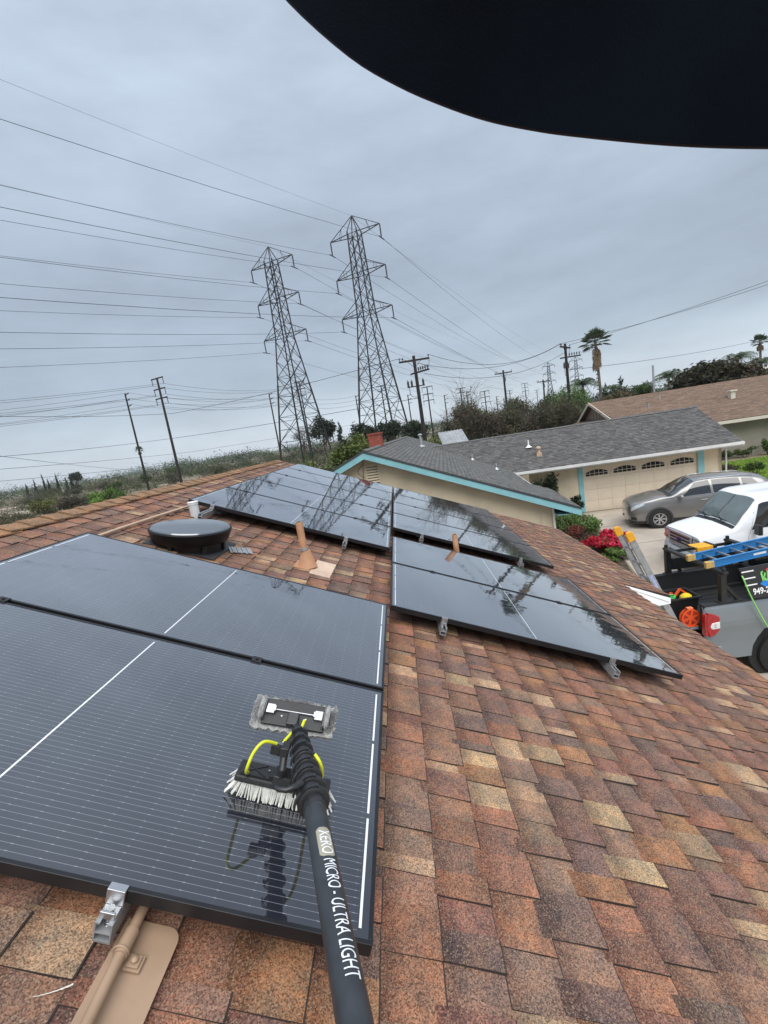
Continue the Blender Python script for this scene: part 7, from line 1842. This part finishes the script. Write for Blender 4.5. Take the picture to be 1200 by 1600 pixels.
# palms
def frond_fan(mb, o, d, up, L, w, r_, n=12):
    """fan leaf: stalk then a spread of narrow folded leaflets"""
    d = d.normalized(); side = d.cross(up).normalized(); nn = side.cross(d).normalized()
    s0 = o + d * L * 0.42; mb.bar(o, s0, 0.035, 0.02, nn)
    for i in range(n):
        a = (i / (n - 1) * 2 - 1) * R(80); dd = d * math.cos(a) + side * math.sin(a); ll = L * 0.62 * (0.75 + 0.25 * math.cos(a)) * r_.uniform(0.9, 1.05)
        tip = s0 + dd * ll - Vector((0, 0, 0.16 * ll)); m_ = s0 + dd * ll * 0.6; wv = (side * math.cos(a) - d * math.sin(a)) * w
        mb.add([s0, m_ + wv, tip, m_ - wv], [(0, 1, 2), (0, 2, 3)])
def fan_palm(label, X, Y, h, L, seed, skirt=2.8, tr=0.22, nf=28):
    r_ = random.Random(seed); t = thing('palm_tree', label, 'palm tree', T(X, Y, GZ)); 
    b = MB(); b.tube([(0, 0, -0.1), (0.04 * h * r_.uniform(-.5, .5), 0, h * 0.5), (0, 0, h)], [tr * 1.25, tr, tr * 0.9], 14)
    for k_ in range(int(h * 2.2)): b.lathe([(tr * 1.12, k_ / 2.2), (tr * 1.16, k_ / 2.2 + 0.05), (tr * 1.05, k_ / 2.2 + 0.12)], 12)
    b.build('trunk', mat('palm_trunk', (0.14, 0.115, 0.09), 0.9, var=0.25, vscale=5), t)
    b = MB()
    for i in range(nf):
        a = i * 2.4; el = R(84 - 108 * (i / nf) ** 1.1); d = Vector((math.cos(a) * math.cos(el), math.sin(a) * math.cos(el), math.sin(el)))
        frond_fan(b, Vector((0, 0, h)) + d * 0.1, d, Vector((0, 0, 1)) if abs(d.z) < 0.97 else Vector((1, 0, 0)), L * r_.uniform(0.85, 1.1), 0.06, r_)
    b.build('frond', mat('palm_green', (0.055, 0.088, 0.034), 0.5, var=0.3, vscale=4), t)
    if skirt:
        b = MB()
        for i in range(70):
            a = r_.uniform(0, 6.3); z = h - 0.35 - skirt * r_.random() ** 0.8 * 0.75; d = Vector((math.cos(a) * 0.38, math.sin(a) * 0.38, -1)).normalized()
            frond_fan(b, Vector((math.cos(a) * tr * 1.2, math.sin(a) * tr * 1.2, z)), d, Vector((math.cos(a), math.sin(a), 0.1)), 0.85 * r_.uniform(0.8, 1.1), 0.05, r_, 7)
        b.build('dead_fronds', mat('palm_dead', (0.22, 0.155, 0.09), 0.9, var=0.3, vscale=5), t)
def feather_palm(label, X, Y, h, L, seed, nf=24, pal=(0.055, 0.085, 0.035), group='feathery palms behind the roofs'):
    r_ = random.Random(seed); t = thing('palm_tree', label, 'palm tree', T(X, Y, GZ), group)
    b = MB(); b.tube([(0, 0, 0), (0, 0, h)], [0.2, 0.16], 10); b.build('trunk', mat('palm_trunk', (0, 0, 0)), t)
    b = MB()
    for i in range(nf):
        a = i * 2.4 + r_.uniform(-.2, .2); el = R(r_.uniform(5, 80)); L2 = L * r_.uniform(0.8, 1.1); o = Vector((0, 0, h)); pts = []
        for k_ in range(9):
            f = k_ / 8; hor = L2 * f * math.cos(el) + L2 * 0.25 * f * f; z = L2 * f * math.sin(el) - L2 * 0.75 * f * f; pts.append(o + Vector((math.cos(a) * hor, math.sin(a) * hor, z)))
        b.tube(pts, [0.025] * 8 + [0.006], 4, False)
        sd_ = Vector((-math.sin(a), math.cos(a), 0))
        for k_ in range(1, 9):
            for s_ in (-1, 1):
                for q in (0, 0.5):
                    p = pts[k_ - 1].lerp(pts[k_], q + 0.5 * r_.random()); tip = p + sd_ * s_ * 0.22 * L2 + (pts[k_] - pts[k_ - 1]) * 0.7 - Vector((0, 0, 0.16 * L2 * (0.4 + r_.random())))
                    w_ = (pts[k_] - pts[k_ - 1]).normalized() * 0.035; b.add([p - w_, p + w_, tip], [(0, 1, 2)])
    b.build('frond', mat('palm_soft', pal, 0.6, var=0.3, vscale=3), t)
fan_palm('tall fan palm with a thick brown skirt of dead fronds', 26.1, 55, 12.0, 1.85, 110, 3.0, 0.17)
fan_palm('small distant fan palm standing alone at the far right skyline', 73.0, 90, 11.2, 1.7, 111, 0.8, 0.2, 26)
fan_palm('tiny lone fan palm between the pylons on the skyline', -27.7, 200, 10.2, 1.6, 112, 0.8, 0.25, 22)
fan_palm('small fan palm on the left skyline behind the slim leftmost pole', -93.5, 160, 13.2, 1.7, 113, 0.6, 0.25, 22)
feather_palm('feathery palm rising right behind the big dense dark tree', 54.0, 70, 8.0, 3.0, 120, 30)
feather_palm('feathery palm cut by the right picture edge beside the grey house', 57.5, 70, 6.8, 2.9, 121)
feather_palm('feathery palm just right of the pale slender pole', 37.6, 60, 6.7, 2.5, 122, 26)
feather_palm('feathery palm left of the big dense dark tree, second from the pale pole', 40.6, 61, 6.2, 2.3, 123, 22)
feather_palm('ragged feathery palm left of the tall fan palm trunk', 25.0, 57, 7.4, 2.7, 124, 24)
feather_palm('small grey feathery palm left of the pale slender pole', 33.0, 66, 6.4, 2.1, 125, 18)
# left valley
shrub('round bright green bush in the valley beyond the ridge', -47.6, 68, 3.4, 3.0, 3.6, [(0.10, 0.19, 0.03), (0.13, 0.23, 0.04), (0.07, 0.14, 0.02)], 130, 4200, 0.16, 14, cat='bush', name='bush')
shrub('dark brown thicket left of the bright green bush', -58.5, 74, 5.6, 3.6, 3.2, BROWN + G_DARK, 131, 5200, 0.15, 18, cat='bush', name='bush')
shrub('sparse pale shrub at the left edge above the ridge', -52.0, 54, 3.6, 3.0, 3.0, G_OLIVE + [(0.16, 0.15, 0.12)], 132, 2600, 0.11, 14, cat='bush', name='bush')
shrub('yellowish bush standing before the pale stony ground at the left', -56.5, 66, 3.0, 3.0, 3.8, [(0.14, 0.145, 0.04), (0.10, 0.115, 0.035)], 133, 2600, 0.13, 12, cat='bush', name='bush')
shrub('small leafy green plant rising over the near ridge at far left', -38.5, 43, 1.2, 1.2, 2.2, G_MID, 134, 1500, 0.09, 9, cat='bush', name='bush')
for i in range(7):
    conifer(f'slim dark cypress, {("first", "second", "third", "fourth", "fifth", "sixth", "seventh")[i]} from the left in the row on the left skyline', -196 + i * 4.1, 226 + (i % 3), 9.0 + (i * 37 % 5) * 0.9, 1.1, 140 + i, G_DARK, 'row of cypresses on the left skyline')
tree('spreading dark tree at the right end of the cypress row', -176, 236, 11.5, 3.4, 3.2, G_DARK, 150, 2200, 0.38)
# scrub belts: uncountable low growth, one mass each
def belt(name, label, cat, boxes, n, leaf, pal, seed, hollow=0.1):
    r_ = random.Random(seed); bl = []
    for (x0, x1, y0, y1, hmin, hmax, k_) in boxes:
        for i in range(k_):
            h_ = r_.uniform(hmin, hmax); w_ = h_ * r_.uniform(0.7, 1.6); bl.append((r_.uniform(x0, x1), r_.uniform(y0, y1), GZ + h_ * 0.4, w_, w_, h_ * 0.6))
    o = leaves(name, M_LEAF, None, bl, n, leaf, pal, seed, hollow=hollow, kind='stuff'); tag(o, label, cat)
belt('scrub', 'olive and brown scrub covering the valley floor at the left', 'scrub', [(-85, -8, 60, 80, 1.0, 2.8, 60), (-110, -8, 112, 135, 1.2, 3.4, 70), (-200, -10, 150, 250, 1.6, 5.4, 230)], 120000, 0.17, [tuple(x_ * 0.95 for x_ in c_) for c_ in G_OLIVE + BROWN + G_MID + G_DARK], 160)
belt('scrub', 'low scrub and bushes behind the houses in the middle distance', 'scrub', [(-20, 60, 62, 110, 1.0, 3.4, 110), (-30, 160, 110, 260, 1.5, 4.5, 170)], 60000, 0.20, G_OLIVE + G_MID + G_DARK, 161)
belt('tree_line', 'distant belt of trees along the whole skyline', 'tree line', [(-520, 60, 240, 420, 3.5, 9.5, 260), (-900, 500, 420, 900, 8, 18, 420), (60, 420, 200, 420, 3, 10, 180)], 80000, 0.75, G_MID + G_DARK + [(0.07, 0.085, 0.06)], 162)
M_SAND = mat('sand', (0.36, 0.30, 0.23), 0.95, var=0.15, vscale=0.4)
ground_poly('path', M_SAND, ([(-120, 104), (-90, 96), (-40, 86), (-8, 80)], [(-125, 118), (-90, 108), (-40, 96), (-8, 88)]), 0.03, 10)
ground_poly('path', M_SAND, ([(-170, 150), (-90, 138), (-30, 134), (-8, 130)], [(-172, 160), (-90, 146), (-30, 140), (-8, 135)]), 0.03, 10)
r_ = random.Random(77); spots_ = []
for i in range(14):
    x, y = r_.uniform(-100, -12), r_.choice((r_.uniform(66, 80), r_.uniform(110, 132), r_.uniform(150, 200)))
    if y > 100: x *= 1.5
    spots_.append((x, y))
spots_.sort(key=lambda q: (q[0] - CAM_POS.x) / (q[1] - CAM_POS.y))
ordn = ('leftmost', 'second', 'third', 'fourth', 'fifth', 'sixth', 'seventh', 'eighth', 'ninth', 'tenth', 'eleventh', 'twelfth', 'thirteenth', 'rightmost')
for i, (x, y) in enumerate(spots_):
    k_ = 1 + (y - 66) / 130
    cn, pl = r_.choice((('dark green', G_DARK), ('green', G_MID), ('brown', BROWN), ('olive', G_OLIVE), ('dark brown', G_DARK + BROWN)))
    shrub(f'{cn} rounded wild bush in the valley beyond the ridge, {ordn[i]}' + ('' if i in (0, 13) else ' from the left'), x, y, r_.uniform(1.6, 3.0) * k_, r_.uniform(1.4, 2.4) * k_, r_.uniform(1.8, 3.2) * k_, pl, 300 + i, 1800, 0.12 * k_, 9, 'wild_bush', 'wild bushes in the valley', 'bush')
# pale rubble heaps in the wash
b = MB(); r_ = random.Random(44)
for i in range(900):
    x, y = r_.choice(((-66, 82), (-52, 90), (-28, 96))); x += r_.gauss(0, 9); y += r_.gauss(0, 5); s_ = r_.uniform(0.15, 0.5)
    b.box((x, y, GZ + s_ * 0.3), (s_, s_ * r_.uniform(0.6, 1.4), s_ * 0.8), Matrix.Rotation(r_.uniform(0, 3), 4, (r_.random() + 0.1, r_.random(), r_.random())))
tag(b.build('rubble', mat('rubble_grey', (0.34, 0.32, 0.30), 0.9, var=0.3, vscale=0.6), kind='stuff'), 'pale grey rubble and stones in the valley at the left', 'rubble')
# low far hills
b = MB(); nx = 90; rows = []
for j in range(4):
    for i in range(nx + 1):
        x = -2600 + 5200 * i / nx; y = 1100 + j * 420; z = GZ - 2 + (0, 9, 15, 10)[j] * (0.7 + 0.4 * math.sin(i * 0.37 + j) + 0.3 * math.sin(i * 0.9 + 2 * j)); rows.append((x, y, z))
b.add(rows, [(j * (nx + 1) + i, j * (nx + 1) + i + 1, (j + 1) * (nx + 1) + i + 1, (j + 1) * (nx + 1) + i) for j in range(3) for i in range(nx)], 0, True)
b.build('hills', mat('hill_green', (0.085, 0.095, 0.06), 0.95, var=0.3, vscale=0.01), kind='structure')

# ================================================================== HAZE: thin damp air round the whole place
hz = bpy.data.materials.new('haze_air'); hz.use_nodes = True
t_ = hz.node_tree; t_.nodes.clear()
ho = N(t_, 'ShaderNodeOutputMaterial'); hv = N(t_, 'ShaderNodeVolumePrincipled')
hv.inputs['Density'].default_value = 0.00015; hv.inputs['Color'].default_value = (0.90, 0.94, 1.0, 1); hv.inputs['Anisotropy'].default_value = 0.0
t_.links.new(hv.outputs[0], ho.inputs['Volume'])
b = MB(); b.bx(-3000, 3000, -320, 3000, GZ - 3.0, 66)
tag(b.build('haze', hz, kind='stuff'), 'thin pale haze filling the air over the valley', 'haze')
